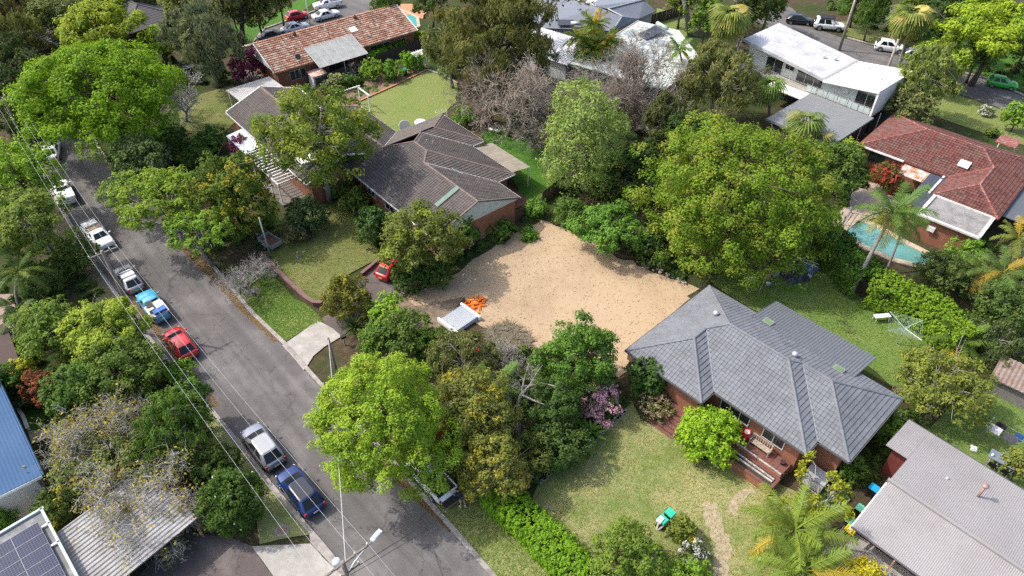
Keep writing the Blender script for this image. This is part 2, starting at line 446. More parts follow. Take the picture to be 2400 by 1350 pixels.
def bare_tree(name, label, px, py, h_base, ht, seed, col='grey', depth=5, n_main=5, ln=None, spread=.62, r0=None, gn=.05, kids=(2, 4), trunk_h=None, minr=.014, group=None, leaves=None, lean=(0, 0), share=None):
    """leafless tree standing at ground pixel (px, py)"""
    g = P(px, py, 0); rng = np.random.default_rng(seed)
    root = thing(name, label, 'tree', (g.x, g.y, 0), 0, group)
    r0 = r0 or ht*.03; th = trunk_h if trunk_h is not None else ht*.25
    mb = MB()
    top = Vector((rng.normal()*.06*ht+lean[0], rng.normal()*.06*ht+lean[1], th))
    mb.tube([(0, 0, 0), top*.5+Vector((rng.normal()*.05, rng.normal()*.05, 0)), top], [r0*1.3, r0, r0*.85], 8)
    mb.build('trunk', BARK(col), root, smooth=True)
    if share is not None and ('bare', share) in _PROTO:
        me, tips, ht0 = _PROTO[('bare', share)]; s = ht/ht0; a = rng.random()*6.28
        o = link('branches', me, root, None, (0, 0, 0)); o.scale = (s, s, s); o.rotation_euler = (0, 0, a)
        t = np.array(tips)*s; tips = np.column_stack([t[:, 0]*math.cos(a)-t[:, 1]*math.sin(a), t[:, 0]*math.sin(a)+t[:, 1]*math.cos(a), t[:, 2]])
    else:
        mb = MB(); mb.tips = []
        ln = ln or ht*.36
        for k in range(n_main):
            a = 2*PI*k/n_main+rng.random()*.6; el = .5+.5*rng.random()
            bare_branches(mb, rng, top*(.8+.2*rng.random()), (math.cos(a)*math.cos(el), math.sin(a)*math.cos(el), math.sin(el)), ln*(.85+.3*rng.random()), r0*.6, depth, spread, gn, kids, minr)
        o = mb.build('branches', BARK(col), root); tips = mb.tips
        if share is not None: _PROTO[('bare', share)] = (o.data, tips, ht)
    if leaves:
        n, lcol, lsz, share, rad = leaves
        t = np.array(tips); t = t[rng.random(len(t)) < share]; k = rng.integers(0, len(t), n)
        # leaves keep together in bunches about the twig ends
        pos = t[k]+rng.normal(size=(n, 3))*rad; nr = unit(rng.normal(size=(n, 3))+np.array([0, 0, .6]))
        me = leaf_mesh('crown', pos, nr, lsz*(.6+.8*rng.random(n)), rng, 1.8, np.clip(.5+(rng.random(len(t))[k]-.5)*.6+rng.normal(size=n)*.2, 0, 1)); me.materials.append(leaf_mat('leaf'))
        o = link('crown', me, root); o.color = (*lcol, 1); VEG_N[0] += n
    return root

# ---- palms
def frond_feather(rng, L, droop, n=26, leafl=.75, w=.06, hang=.55):
    """pinnate leaf along +x, curving down"""
    mb = MB(); pts = []
    for k in range(9):
        t = k/8; pts.append(Vector((L*(t-.12*droop*t*t), 0, L*(.42*t-droop*t*t*.78))))
    mb.tube(pts, [.05*(1-.8*k/8)+.008 for k in range(9)], 4)
    for k in range(n):
        t = .16+.84*k/(n-1); i = t*8; p = pts[int(min(7, i))].lerp(pts[min(8, int(i)+1)], i-int(i))
        d = (pts[min(8, int(i)+1)]-pts[int(min(7, i))]).normalized()
        for sgn in (-1, 1):
            l = leafl*(math.sin(PI*(.12+.8*t))**.6)*(.85+.3*rng.random())
            side = Vector((0, sgn, 0)); q = (side*.75+d*.55+Vector((0, 0, .1-hang*rng.random()))).normalized()
            e = p+q*l+Vector((0, 0, -hang*l*.4)); m = p+q*l*.5+Vector((0, 0, .03))
            x = d*w
            mb.add([p-x*.5, p+x*.5, m+x*.6, m-x*.6, e], [(0, 1, 2, 3), (3, 2, 4)])
    return mb
def frond_fan(rng, L, n=16, rad=.8, droop=.4):
    mb = MB()
    pe = Vector((L, 0, L*(.25-.5*droop)))
    mb.tube([(0, 0, 0), pe*.5+Vector((0, 0, .06)), pe], [.03, .022, .016], 4)
    d = Vector((1, 0, -.25-droop)).normalized()
    for k in range(n):
        a = R(-130)+R(260)*k/(n-1)
        q = Vector((math.cos(a)*d.x, math.sin(a), math.cos(a)*d.z-.12)).normalized()
        s = Vector((-math.sin(a)*d.x, math.cos(a), 0)).normalized()*rad*.075
        l = rad*(.85+.25*math.cos(a*.6)); m = pe+q*l*.6; e = pe+q*l*.92+Vector((0, 0, -.55*l*(.5+.9*rng.random())))
        mb.add([pe, m-s, m+s, e-s*.35, e+s*.35], [(0, 1, 2), (1, 3, 4, 2)])
    return mb
_FR = {}
def frond_me(kind, v, L, droop, **kw):
    key = (kind, v, round(L, 2), round(droop, 2), tuple(sorted(kw.items())))
    if key not in _FR:
        rng = np.random.default_rng(hash((kind, v)) % 1000+v*7+3)
        rng = np.random.default_rng(v*13+(5 if kind == 'fan' else 0)+int(droop*100))
        mb = frond_feather(rng, L, droop, **kw) if kind == 'feather' else frond_fan(rng, L, **dict(kw, droop=droop))
        me = mb.mesh('frond'); n = len(me.polygons)
        a = me.attributes.new('lv', 'FLOAT', 'FACE'); a.data.foreach_set('value', np.clip(rng.normal(.55, .2, n), 0, 1).astype(np.float32))
        me.materials.append(leaf_mat('palm leaf', trans=.25, rough=.42))
        _FR[key] = me
    return _FR[key]
def palm(name, label, base, top, kind, L, nf, cols, seed, r=.16, droop=(.35, 1.0), group=None, dead=0, crownshaft=False, bark='grey', stem=True, **kw):
    """base, top: world points of trunk foot and crown"""
    rng = np.random.default_rng(seed); base = Vector(base); top = Vector(top)-base
    root = thing(name, label, 'palm', base, 0, group)
    if stem:
        mb = MB(); pts = []; rad = []
        n = max(6, int(top.z*3))
        for k in range(n+1):
            t = k/n; p = Vector((top.x*(t**1.5), top.y*(t**1.5), top.z*t)); pts.append(p); rad.append(r*(1.25-.35*t)*(1+.05*(k % 2)))
        mb.tube(pts, rad, 9); mb.build('trunk', BARK(bark), root, smooth=True)
        if crownshaft:
            mb = MB(); mb.tube([top, top+Vector((0, 0, .5)), top+Vector((0, 0, 1.0))], [r*1.1, r*1.0, r*.5], 9)
            o = mb.build('crownshaft', leaf_mat('palm leaf', trans=.25, rough=.42), root, smooth=True); o.color = (.13, .2, .04, 1)
    for k in range(nf):
        a = k*2.39996+rng.random()*.3; u = (k+.5)/nf; el = 1.25-1.55*u+rng.normal()*.08
        dr = droop[0]+(droop[1]-droop[0])*round(u*3)/3
        me = frond_me(kind, k % 3, L, dr, **kw)
        o = link('frond', me, root, None, tuple(top+Vector((0, 0, .1*(1-u)))))
        o.rotation_euler = (rng.normal()*.12, -el*.75+.25, a)
        s = .85+.3*rng.random(); o.scale = (s, s, s)
        c = cols[1] if (len(cols) > 1 and rng.random() < .12+.25*(u > .7)) else cols[0]
        f = .8+.4*rng.random(); o.color = (c[0]*f, c[1]*f, c[2]*f, 1)
    for k in range(dead):
        me = frond_me(kind, k % 3, L*.8, droop[1], **kw); a = rng.random()*6.28
        o = link('dead_frond', me, root, None, tuple(top-Vector((0, 0, .1+.5*rng.random()))))
        o.rotation_euler = (rng.normal()*.1, .9+.4*rng.random(), a); o.color = (.34*(.7+.5*rng.random()), .19, .06, 1); o.scale = (.8, .8, .8)
    return root
def strap_plant(name, label, cat, px, py, z, L, n, col, seed, stem_h=0., w=.06, group=None, part='leaf'):
    """rosette of stiff strap leaves; each leaf one part"""
    g = P(px, py, z); rng = np.random.default_rng(seed)
    root = thing(name, label, cat, (g.x, g.y, 0), 0, group)
    key = ('strap', round(L, 2), round(w, 3))
    if key not in _FR:
        mb = MB(); mb.add([(0, -w/2, 0), (0, w/2, 0), (L*.5, w*.6, L*.06), (L*.5, -w*.6, L*.06), (L*.9, w*.25, -.05*L), (L*.9, -w*.25, -.05*L), (L, 0, -.1*L)], [(0, 1, 2, 3), (3, 2, 4, 5), (5, 4, 6)])
        me = mb.mesh('leaf'); a = me.attributes.new('lv', 'FLOAT', 'FACE'); a.data.foreach_set('value', np.full(3, .6, dtype=np.float32))
        me.materials.append(leaf_mat('palm leaf', trans=.25, rough=.42)); _FR[key] = me
    if z > .2:
        mb = MB(); mb.tube([(0, 0, 0), (rng.normal()*.05, rng.normal()*.05, z*.5), (0, 0, z)], [.09, .07, .07], 7); mb.build('stem', BARK('grey'), root, smooth=True)
    for k in range(n):
        a = k*2.39996; el = 1.35*(1-(k+.5)/n)+.05
        o = link(part, _FR[key], root, None, (0, 0, z)); o.rotation_euler = (0, -el+rng.normal()*.1, a)
        f = .75+.5*rng.random(); o.color = (col[0]*f, col[1]*f, col[2]*f, 1); s = .8+.35*rng.random(); o.scale = (s, s, s)
    return root

def hedge(name, label, pts_px, h, w, col, seed, leafpx=2.0, z=0., mat='leaf', k=1.0, group=None):
    """clipped hedge along ground pixels; rounded box of leaf clumps"""
    pts = [P(x, y, 0) for x, y in pts_px]; rng = np.random.default_rng(seed)
    root = thing(name, label, 'hedge', (pts[0].x, pts[0].y, 0), 0, group)
    o0 = pts[0]; seg = [((b-a).length) for a, b in zip(pts[:-1], pts[1:])]; tot = sum(seg)
    s = pxm(*pts_px[len(pts_px)//2], h)*1024/2400; leaf = leafpx/s
    n = int(k*(tot*(w+2*h))/(leaf*leaf)*5.5); n = min(n, 75000)
    nc = int(tot*(w+2*h)/(.24*.24)*1.3)
    def along(t):
        t = t*tot; out = np.zeros((len(t), 2)); nr = np.zeros((len(t), 2)); acc = 0
        for a, b, l in zip(pts[:-1], pts[1:], seg):
            m = (t >= acc) & (t <= acc+l+1e-6); f = ((t[m]-acc)/l)[:, None]
            A = np.array([a.x-o0.x, a.y-o0.y]); B = np.array([b.x-o0.x, b.y-o0.y])
            out[m] = A+(B-A)*f; d = (B-A)/l; nr[m] = np.array([-d[1], d[0]]); acc += l
        return out, nr
    t = rng.random(nc); c, nr = along(t); top = rng.random(nc) < w/(w+1.6*h)
    ew = np.where(top, (rng.random(nc)-.5)*w, np.sign(rng.random(nc)-.5)*w/2); ez = np.where(top, h, h*(.1+.9*rng.random(nc)))
    edge = np.abs(ew)/(w/2); ez = ez-np.where(top, .22*h*edge**6, 0); f = 1+.05*np.sin(t*tot*1.3)+.04*rng.normal(size=nc)
    cp = np.column_stack([c+nr*(ew*f)[:, None], ez*f])
    sd = np.where(top, 0, np.sign(ew)); cd = unit(np.column_stack([nr*sd[:, None], np.where(top, 1., .25)]))
    pk = rng.integers(0, nc, n); crnd = rng.random(nc)
    ld = unit(rdir(rng, n)+cd[pk]*.8); cs = .2
    pos = cp[pk]+ld*(cs*rng.random(n)**.6)[:, None]
    nrm = unit(ld*.6+cd[pk]*.4+rng.normal(size=(n, 3))*.4+np.array([0, 0, .3]))
    me = leaf_mesh('foliage', pos, nrm, leaf*(.65+.7*rng.random(n)), rng, 1.5, np.clip(.5+(crnd[pk]-.5)*.6+rng.normal(size=n)*.2, 0, 1))
    me.materials.append(leaf_mat(mat)); o = link('foliage', me, root); o.color = (*[min(1, q*1.15) for q in col], 1); VEG_N[0] += n
    mb = MB(); m = max(3, int(tot/1.0))
    for q in range(m):
        c2, _ = along(np.array([(q+.5)/m])); x, y = c2[0]
        mb.tube([(x, y, 0), (x+rng.normal()*.08, y+rng.normal()*.08, h*.8)], [.04, .015], 4)
    mb.build('stems', BARK('brown'), root)
    return root

def scatter_in(poly_px, n, rng):
    """random world points inside a ground polygon given in photograph pixels, even per square metre"""
    pts = np.array([[P(x, y).x, P(x, y).y] for x, y in poly_px])
    lo, hi = pts.min(0), pts.max(0); out = np.zeros((0, 2))
    while len(out) < n:
        q = lo+(hi-lo)*rng.random((n*2, 2)); ins = np.zeros(len(q), bool); j = len(pts)-1
        for i in range(len(pts)):
            xi, yi = pts[i]; xj, yj = pts[j]
            c = ((yi > q[:, 1]) != (yj > q[:, 1])) & (q[:, 0] < (xj-xi)*(q[:, 1]-yi)/(yj-yi+1e-12)+xi)
            ins ^= c; j = i
        out = np.vstack([out, q[ins]])
    return out[:n]
def ground_cover(name, label, poly_px, n, size, col, seed, h=.12, mat='leaf', upright=.5, aspect=2.5, clump=0., kind='stuff', cat='plants', z=.03):
    rng = np.random.default_rng(seed)
    if clump:
        nc = max(4, int(n/45)); c = scatter_in(poly_px, nc, rng); k = rng.integers(0, nc, n); hh = h*(.3+.7*rng.random(nc))
        d = rdir(rng, n); d[:, 2] = np.abs(d[:, 2]); rr = clump*(.5+.8*rng.random(nc))[k]*rng.random(n)**.5
        pos = np.column_stack([c[k]+d[:, :2]*rr[:, None], d[:, 2]*hh[k]+.04]); nr = unit(d+rng.normal(size=(n, 3))*.4+np.array([0, 0, .4])); lv = np.clip(.5+(rng.random(nc)[k]-.5)*.8+rng.normal(size=n)*.15, 0, 1)
    else:
        p = scatter_in(poly_px, n, rng); pos = np.column_stack([p, z+h*rng.random(n)*.5])
        nr = rng.normal(size=(n, 3))*(.12+.3*upright); nr[:, 2] = 1; nr = unit(nr); lv = rng.random(n)*.6+.3
    td = rng.normal(size=(n, 3)); td[:, 2] += upright*1.5
    me = leaf_mesh(name, pos, nr, size*(.6+.8*rng.random(n)), rng, aspect, lv, None, td)
    me.materials.append(leaf_mat(mat)); o = link(name, me); o.color = (*col, 1); VEG_N[0] += n
    return tag(o, label, cat, None, kind)
# ------------------------------------------------------------------ the ground
rg = random.Random(5)
def soft(poly, step=1.2, jit=.12):
    """subdivided, slightly uneven outline (world xy) of a pixel polygon"""
    w = [P(x, y) for x, y in poly]; out = []
    for a, b in zip(w, w[1:]+w[:1]):
        n = max(1, int((b-a).length/step))
        for k in range(n):
            p = a.lerp(b, k/n); out.append((p.x+rg.uniform(-jit, jit), p.y+rg.uniform(-jit, jit)))
    return out
def sheet(name, label, poly, z, mat, cat, jit=.12, step=1.2, kind='structure'):
    pts = soft(poly, step, jit); mb = MB()
    bm = bmesh.new(); vs = [bm.verts.new((x, y, z)) for x, y in pts]
    f = bm.faces.new(vs); bm.normal_update()
    if f.normal.z < 0: f.normal_flip()
    bmesh.ops.triangulate(bm, faces=[f]); me = bpy.data.meshes.new(name); bm.to_mesh(me); bm.free()
    return tag(link(name, me, None, mat), label, cat, None, kind)

def soil_mat():
    m, nt, b = _base('soil and leaf litter'); v = _pos(nt)
    big = _noise(nt, v, .12, 5, .6); mid = _noise(nt, v, 1.4, 6, .7); fine = _noise(nt, v, 11, 4, .75)
    a = _ramp(nt, mid, [(.3, (.045, .034, .022)), (.55, (.085, .062, .04)), (.75, (.14, .105, .07))])
    g = _ramp(nt, fine, [(.3, (.02, .032, .01)), (.6, (.05, .075, .022)), (.8, (.09, .11, .04))])
    c = _mix(nt, _ramp(nt, big, [(.42, (0, 0, 0)), (.58, (1, 1, 1))]), a, g)
    c = _mix(nt, _ramp(nt, fine, [(.62, (0, 0, 0)), (.72, (.7, .7, .7))]), c, (.2, .15, .09))
    nt.links.new(c, b.inputs['Base Color']); b.inputs['Roughness'].default_value = .95; b.inputs['Specular IOR Level'].default_value = .1
    _bump(nt, b, fine, 1.0, .08); return m
def asphalt_mat(name, base, patch, seed=0):
    m, nt, b = _base(name); v0 = _pos(nt); mp = nt.nodes.new('ShaderNodeMapping'); mp.inputs['Location'].default_value = (seed, seed*3, 0); nt.links.new(v0, mp.inputs[0]); v = mp.outputs[0]
    big = _noise(nt, v, .16, 5, .6); mid = _noise(nt, v, .9, 6, .7); fine = _noise(nt, v, 30, 3, .8)
    # wear runs along the street
    mp2 = nt.nodes.new('ShaderNodeMapping'); mp2.inputs['Rotation'].default_value = (0, 0, R(48)); nt.links.new(v0, mp2.inputs[0])
    mp3 = nt.nodes.new('ShaderNodeMapping'); mp3.inputs['Scale'].default_value = (.05, .7, 1); nt.links.new(mp2.outputs[0], mp3.inputs[0])
    track = _noise(nt, mp3.outputs[0], 1.0, 4, .55)
    f = _math(nt, 'ADD', _math(nt, 'MULTIPLY', big, .45), _math(nt, 'ADD', _math(nt, 'MULTIPLY', mid, .2), _math(nt, 'MULTIPLY', track, .35)))
    c = _ramp(nt, f, [(.38, sc(base, .78)), (.49, base), (.58, patch)])
    k = _ramp(nt, fine, [(.3, (.72, .72, .72)), (.7, (1, 1, 1))])
    c = _mix(nt, 1.0, c, k, 'MULTIPLY')
    vor = nt.nodes.new('ShaderNodeTexVoronoi'); vor.feature = 'DISTANCE_TO_EDGE'; vor.inputs['Scale'].default_value = .22
    wv = _noise(nt, v, .8, 4); cmb = nt.nodes.new('ShaderNodeVectorMath'); cmb.operation = 'ADD'; nt.links.new(v, cmb.inputs[0]); sp = nt.nodes.new('ShaderNodeCombineXYZ'); nt.links.new(_math(nt, 'MULTIPLY', wv, 2.5), sp.inputs[0]); nt.links.new(_math(nt, 'MULTIPLY', mid, 2.5), sp.inputs[1]); nt.links.new(sp.outputs[0], cmb.inputs[1]); nt.links.new(cmb.outputs[0], vor.inputs['Vector'])
    crack = _ramp(nt, vor.outputs['Distance'], [(0, (.5, .5, .5)), (.009, (1, 1, 1))])
    c = _mix(nt, 1.0, c, crack, 'MULTIPLY')
    nt.links.new(c, b.inputs['Base Color']); b.inputs['Roughness'].default_value = .88; b.inputs['Specular IOR Level'].default_value = .25
    _bump(nt, b, fine, .5, .01); return m
def sand_mat():
    m, nt, b = _base('raked sand and straw'); v = _pos(nt)
    mp = nt.nodes.new('ShaderNodeMapping'); mp.inputs['Rotation'].default_value = (0, 0, R(40)); mp.inputs['Scale'].default_value = (1, .35, 1); nt.links.new(v, mp.inputs[0])
    big = _noise(nt, v, .16, 5, .6); mid = _noise(nt, mp.outputs[0], 1.6, 6, .7); fine = _noise(nt, mp.outputs[0], 9, 4, .75)
    c = _ramp(nt, fine, [(.2, (.355, .262, .165)), (.5, (.39, .29, .187)), (.8, (.425, .325, .215))])
    c2 = _ramp(nt, fine, [(.3, (.285, .205, .13)), (.7, (.345, .255, .165))])
    f = _math(nt, 'ADD', _math(nt, 'MULTIPLY', big, .7), _math(nt, 'MULTIPLY', mid, .3))
    c = _mix(nt, _ramp(nt, f, [(.46, (0, 0, 0)), (.66, (1, 1, 1))]), c, c2)
    nt.links.new(c, b.inputs['Base Color']); b.inputs['Roughness'].default_value = .95; b.inputs['Specular IOR Level'].default_value = .1
    _bump(nt, b, _math(nt, 'ADD', _math(nt, 'MULTIPLY', fine, .4), mid), .6, .06); return m

SOIL = soil_mat()
mb = MB(); mb.add([(-700, -60, 0), (700, -60, 0), (700, 900, 0), (-700, 900, 0)], [(0, 1, 2, 3)])
tag(mb.build('ground', SOIL), 'dark soil and leaf litter ground between the gardens', 'ground', None, 'structure')

ASPH = asphalt_mat('street asphalt', (.128, .119, .115), (.185, .173, .166))
ASPH2 = asphalt_mat('far street asphalt', (.14, .132, .13), (.18, .17, .165), 40)
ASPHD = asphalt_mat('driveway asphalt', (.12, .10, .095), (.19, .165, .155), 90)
CONC = M('concrete', (.33, .31, .28), .9, .22, 1.2, bump=.4, dirt=(.28, .26, .23), dirt_scale=.8)
CONCD = M('old concrete', (.30, .275, .25), .9, .25, 1.5, bump=.4, dirt=(.16, .14, .12), dirt_scale=.9)

KL = [(-40, 130), (20, 235), (62, 315), (100, 400), (145, 482), (198, 575), (252, 655), (325, 755), (385, 830), (440, 895), (505, 965), (560, 1032), (640, 1135), (700, 1205), (765, 1280), (840, 1372), (900, 1450)]
KR = [(110, 130), (165, 235), (232, 355), (270, 405), (330, 455), (400, 520), (465, 590), (520, 655), (590, 738), (665, 810), (760, 918), (840, 1006), (925, 1095), (1000, 1180), (1060, 1247), (1155, 1358), (1235, 1450)]
sheet('road', 'grey asphalt street running past the parked cars', KL+KR[::-1], .012, ASPH, 'road', jit=.05)
sheet('road', 'far asphalt street behind the white modern house', [(1790, -20), (1860, 22), (1895, 62), (1985, 92), (2060, 112), (2150, 148), (2250, 172), (2310, 186), (2400, 228), (2520, 280), (2520, 345), (2400, 278), (2330, 248), (2240, 218), (2120, 184), (2030, 150), (1930, 110), (1850, 85), (1760, 45), (1700, -20)], .012, ASPH2, 'road', jit=.05)
sheet('road', 'asphalt street behind the orange tiled house', [(540, 170), (590, 108), (622, 70), (690, 46), (770, 18), (840, -25), (930, -25), (860, 30), (800, 62), (720, 108), (640, 150), (585, 205)], .012, ASPH2, 'road', jit=.05)

def kerb(label, pts, w=.34, h=.13, mat=None, side=1):
    ws = [P(x, y) for x, y in pts]; mb = MB()
    L = []; Rr = []
    for i, p in enumerate(ws):
        d = ws[min(i+1, len(ws)-1)]-ws[max(0, i-1)]; d.z = 0; d.normalize(); n = Vector((-d.y, d.x, 0))*side
        L.append(p); Rr.append(p+n*w)
    n = len(ws); vs = []
    for a, b in zip(L, Rr): vs += [(a.x, a.y, 0), (a.x, a.y, h), (b.x, b.y, h), (b.x, b.y, 0)]
    fs = []
    for i in range(n-1):
        for k in range(3): fs.append((4*i+k, 4*i+k+1, 4*i+k+5, 4*i+k+4))
    fs += [(0, 1, 2, 3), (4*n-1, 4*n-2, 4*n-3, 4*n-4)]
    mb.add(vs, fs)
    return tag(mb.build('kerb', mat or CONCD), label, 'kerb', None, 'structure')
kerb('concrete kerb on the parked cars side of the street', KL, side=-1)
kerb('concrete kerb on the building lot side of the street', KR, side=1)
kerb('kerb on the far side of the street behind the white house', [(1985, 90), (2060, 110), (2150, 146), (2250, 170), (2310, 184), (2400, 226)], side=1, mat=CONC)
kerb('kerb below the red car behind the orange house', [(590, 106), (622, 68), (690, 44), (770, 16)], side=1)
# leaf litter washed along the gutters
ground_cover('leaf_litter', 'brown fallen leaves along the gutter below the brick wall', [(440, 560), (520, 640), (590, 725), (660, 800), (640, 800), (560, 725), (490, 650), (420, 580)], 2600, .16, (.3, .2, .1), 3, .02, upright=.1, aspect=1.4, cat='leaves')
ground_cover('leaf_litter', 'brown fallen leaves along the gutter beside the white ute', [(900, 1060), (1000, 1165), (1070, 1240), (1050, 1245), (960, 1160), (880, 1080)], 2200, .13, (.28, .19, .1), 4, .02, upright=.1, aspect=1.4, cat='leaves')
ground_cover('leaf_litter', 'fallen leaves along the kerb behind the red hatchback', [(250, 640), (330, 745), (470, 915), (500, 955), (515, 950), (440, 850), (350, 740), (270, 640)], 1800, .14, (.3, .2, .12), 5, .02, upright=.1, aspect=1.4, cat='leaves')

GR_VERGE = grass_mat('verge grass', (.085, .15, .028), (.2, .215, .075), dry_at=.5, soil_at=.8, seed=1)
GR_FRONT = grass_mat('front lawn', (.125, .185, .045), (.30, .285, .125), dry_at=.485, soil_at=.70, seed=2, soil=(.3, .22, .14))
GR_YARD = grass_mat('back lawn', (.10, .175, .035), (.165, .215, .06), dry_at=.5, soil_at=.8, seed=3)
GR_SHORT = grass_mat('mown lawn', (.145, .2, .05), (.195, .22, .07), dry_at=.48, soil_at=.86, seed=4)
GR_LUSH = grass_mat('lush lawn', (.055, .14, .018), (.09, .17, .03), dry_at=.56, soil_at=.8, seed=5)
GR_HOUSE = grass_mat('brown house lawn', (.12, .145, .04), (.19, .185, .07), dry_at=.5, soil_at=.82, seed=6)

LAWNS = {
 'verge': [(528, 664), (560, 640), (600, 620), (640, 648), (690, 700), (735, 728), (758, 752), (700, 782), (664, 805), (592, 730)],
 'front': [(1258, 1142), (1330, 1080), (1420, 1000), (1480, 945), (1505, 985), (1560, 1000), (1590, 1035), (1640, 1080), (1740, 1085), (1830, 1140), (1900, 1165), (1950, 1230), (1960, 1300), (1900, 1400), (1440, 1400), (1340, 1270), (1250, 1170)],
 'nature': [(985, 1150), (1080, 1150), (1140, 1140), (1230, 1240), (1370, 1390), (1190, 1400), (1062, 1244), (1010, 1185)],
 'yard': [(1655, 650), (1740, 640), (1830, 620), (1950, 615), (2015, 700), (2120, 735), (2190, 790), (2180, 850), (2140, 900), (2110, 925), (2050, 870), (1990, 830), (1830, 720), (1780, 735), (1700, 690)],
 'mown': [(832, 243), (930, 200), (1002, 165), (1040, 178), (1072, 196), (1068, 240), (1045, 262), (985, 290), (925, 312), (875, 268)],
 'lush': [(1125, 312), (1180, 300), (1250, 330), (1335, 392), (1318, 428), (1262, 470), (1225, 500), (1212, 440), (1170, 380)],
 'house': [(610, 598), (660, 560), (700, 515), (770, 470), (840, 480), (868, 540), (890, 605), (845, 628), (800, 655), (770, 712), (735, 706), (690, 668)],
}
tag(sheet('lawn', 'bright green grass verge below the low brick wall', LAWNS['verge'], .09, GR_VERGE, 'lawn'))
sheet('lawn', 'patchy front lawn of the grey roofed house', LAWNS['front'], .06, GR_FRONT, 'lawn')
sheet('lawn', 'green nature strip between the street and the clipped hedge', LAWNS['nature'], .09, GR_FRONT, 'lawn')
sheet('lawn', 'back lawn with the clothes hoist behind the grey roofed house', LAWNS['yard'], .06, GR_YARD, 'lawn')
sheet('lawn', 'short mown lawn behind the orange tiled house', LAWNS['mown'], .06, GR_SHORT, 'lawn')
sheet('lawn', 'lush green lawn behind the brown tiled house', LAWNS['lush'], .06, GR_LUSH, 'lawn')
sheet('lawn', 'front lawn of the brown tiled house inside the brick wall', LAWNS['house'], .1, GR_HOUSE, 'lawn')
sheet('lawn', 'shaded lawn beside the brown tiled house pergola', [(418, 262), (470, 222), (545, 200), (575, 250), (540, 300), (490, 335), (430, 340)], .05, GR_HOUSE, 'lawn')
sheet('lawn', 'lawn with the washing line behind the corrugated roof house', [(2170, 1010), (2230, 950), (2330, 920), (2440, 930), (2440, 1180), (2330, 1110), (2240, 1050)], .05, GR_YARD, 'lawn')
sheet('lawn', 'narrow grass strip between the parked cars and the shrubs', [(455, 915), (500, 962), (560, 1034), (640, 1138), (735, 1252), (610, 1275), (600, 1180), (545, 1085), (480, 990)], .09, GR_FRONT, 'lawn')
sheet('lawn', 'sunny lawn between the red roofed house and the far street', [(2160, 215), (2240, 222), (2330, 252), (2430, 285), (2430, 350), (2330, 320), (2240, 290), (2170, 265)], .05, GR_SHORT, 'lawn')
sheet('lawn', 'grass bank on the far side of the far street', [(2150, 130), (2240, 150), (2310, 180), (2400, 215), (2400, 120), (2200, 90)], .04, GR_LUSH, 'lawn')
sheet('lawn', 'small lawn beside the blue roofed house', [(28, 945), (100, 950), (158, 985), (120, 1012), (62, 1015)], .05, GR_LUSH, 'lawn')
sheet('lawn', 'distant sunny lawn beside the white flat roof', [(1540, 20), (1600, 30), (1640, 70), (1600, 90), (1530, 70)], .05, GR_SHORT, 'lawn')
sheet('lawn', 'grass verge beside the far four wheel drive', [(1960, 50), (2080, 60), (2110, 130), (2040, 100), (1985, 84)], .05, GR_HOUSE, 'lawn')
sheet('lawn', 'grass verge under the red car behind the orange house', [(540, 60), (620, 40), (700, 0), (760, -10), (690, 40), (620, 66), (580, 110)], .05, GR_LUSH, 'lawn')

SAND = sand_mat()
LOT = [(1268, 520), (1335, 540), (1400, 575), (1480, 615), (1560, 648), (1630, 672), (1610, 702), (1560, 770), (1500, 850), (1450, 880), (1350, 838), (1240, 815), (1150, 790), (1090, 735), (1082, 700), (1040, 705), (975, 715), (960, 698), (1010, 668), (1075, 640), (1100, 612), (1180, 570), (1225, 540)]
sheet('building_lot', 'cleared sandy building lot covered with straw', LOT, .03, SAND, 'building lot', jit=.35, step=.7)
sheet('path', 'bare dirt track leading from the driveway to the sandy lot', [(940, 700), (1010, 668), (1090, 640), (1100, 680), (1060, 735), (1010, 790), (900, 770), (890, 730)], .022, M('bare dirt', (.2, .15, .105), .95, .35, 1.3, bump=.6, dirt=(.11, .085, .06), dirt_scale=.7), 'path', jit=.2)
# loose straw and clods on the lot
ground_cover('straw', 'pale straw scattered over the sandy lot', LOT, 1500, .13, (.42, .33, .22), 11, .05, upright=.02, aspect=6, cat='straw', z=.035)
ground_cover('straw', 'dark twigs and clods strewn over the sandy lot', LOT, 160, .13, (.28, .2, .14), 12, .06, upright=.1, aspect=3, cat='twigs', z=.035)

sheet('driveway', 'pale concrete driveway crossing beside the brick wall', [(662, 812), (700, 785), (745, 752), (782, 772), (800, 790), (760, 815), (735, 835), (722, 858), (712, 870)], .1, CONC, 'driveway', jit=.05)
sheet('driveway', 'reddish asphalt driveway of the brown tiled house', [(748, 748), (800, 725), (850, 650), (905, 600), (960, 610), (1000, 660), (930, 700), (850, 740), (800, 795)], .05, ASPHD, 'driveway', jit=.05)
sheet('driveway', 'pale concrete driveway at the bottom beside the carport', [(590, 1282), (728, 1275), (812, 1362), (850, 1420), (640, 1420), (640, 1350)], .1, CONC, 'driveway', jit=.05)
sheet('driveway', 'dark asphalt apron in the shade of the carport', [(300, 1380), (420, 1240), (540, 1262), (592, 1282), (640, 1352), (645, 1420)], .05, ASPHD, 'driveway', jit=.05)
sheet('path', 'concrete strip between the kerb and the carport driveway', [(726, 1250), (740, 1252), (828, 1362), (880, 1420), (856, 1420), (812, 1362), (728, 1273)], .112, CONCD, 'path', jit=.02)
sheet('path', 'curved brick path edge beside the blue roofed house', [(65, 1012), (150, 1003), (155, 1022), (110, 1030), (75, 1042)], .09, M('paving', (.36, .29, .24), .9, .25, 4, bump=.5), 'path', jit=.05)
sheet('path', 'brown paved terrace at the left beside the palms', [(-40, 690), (30, 690), (45, 760), (60, 850), (-40, 870)], .06, M('terrace', (.26, .19, .165), .9, .2, 3, bump=.4), 'path', jit=.05)
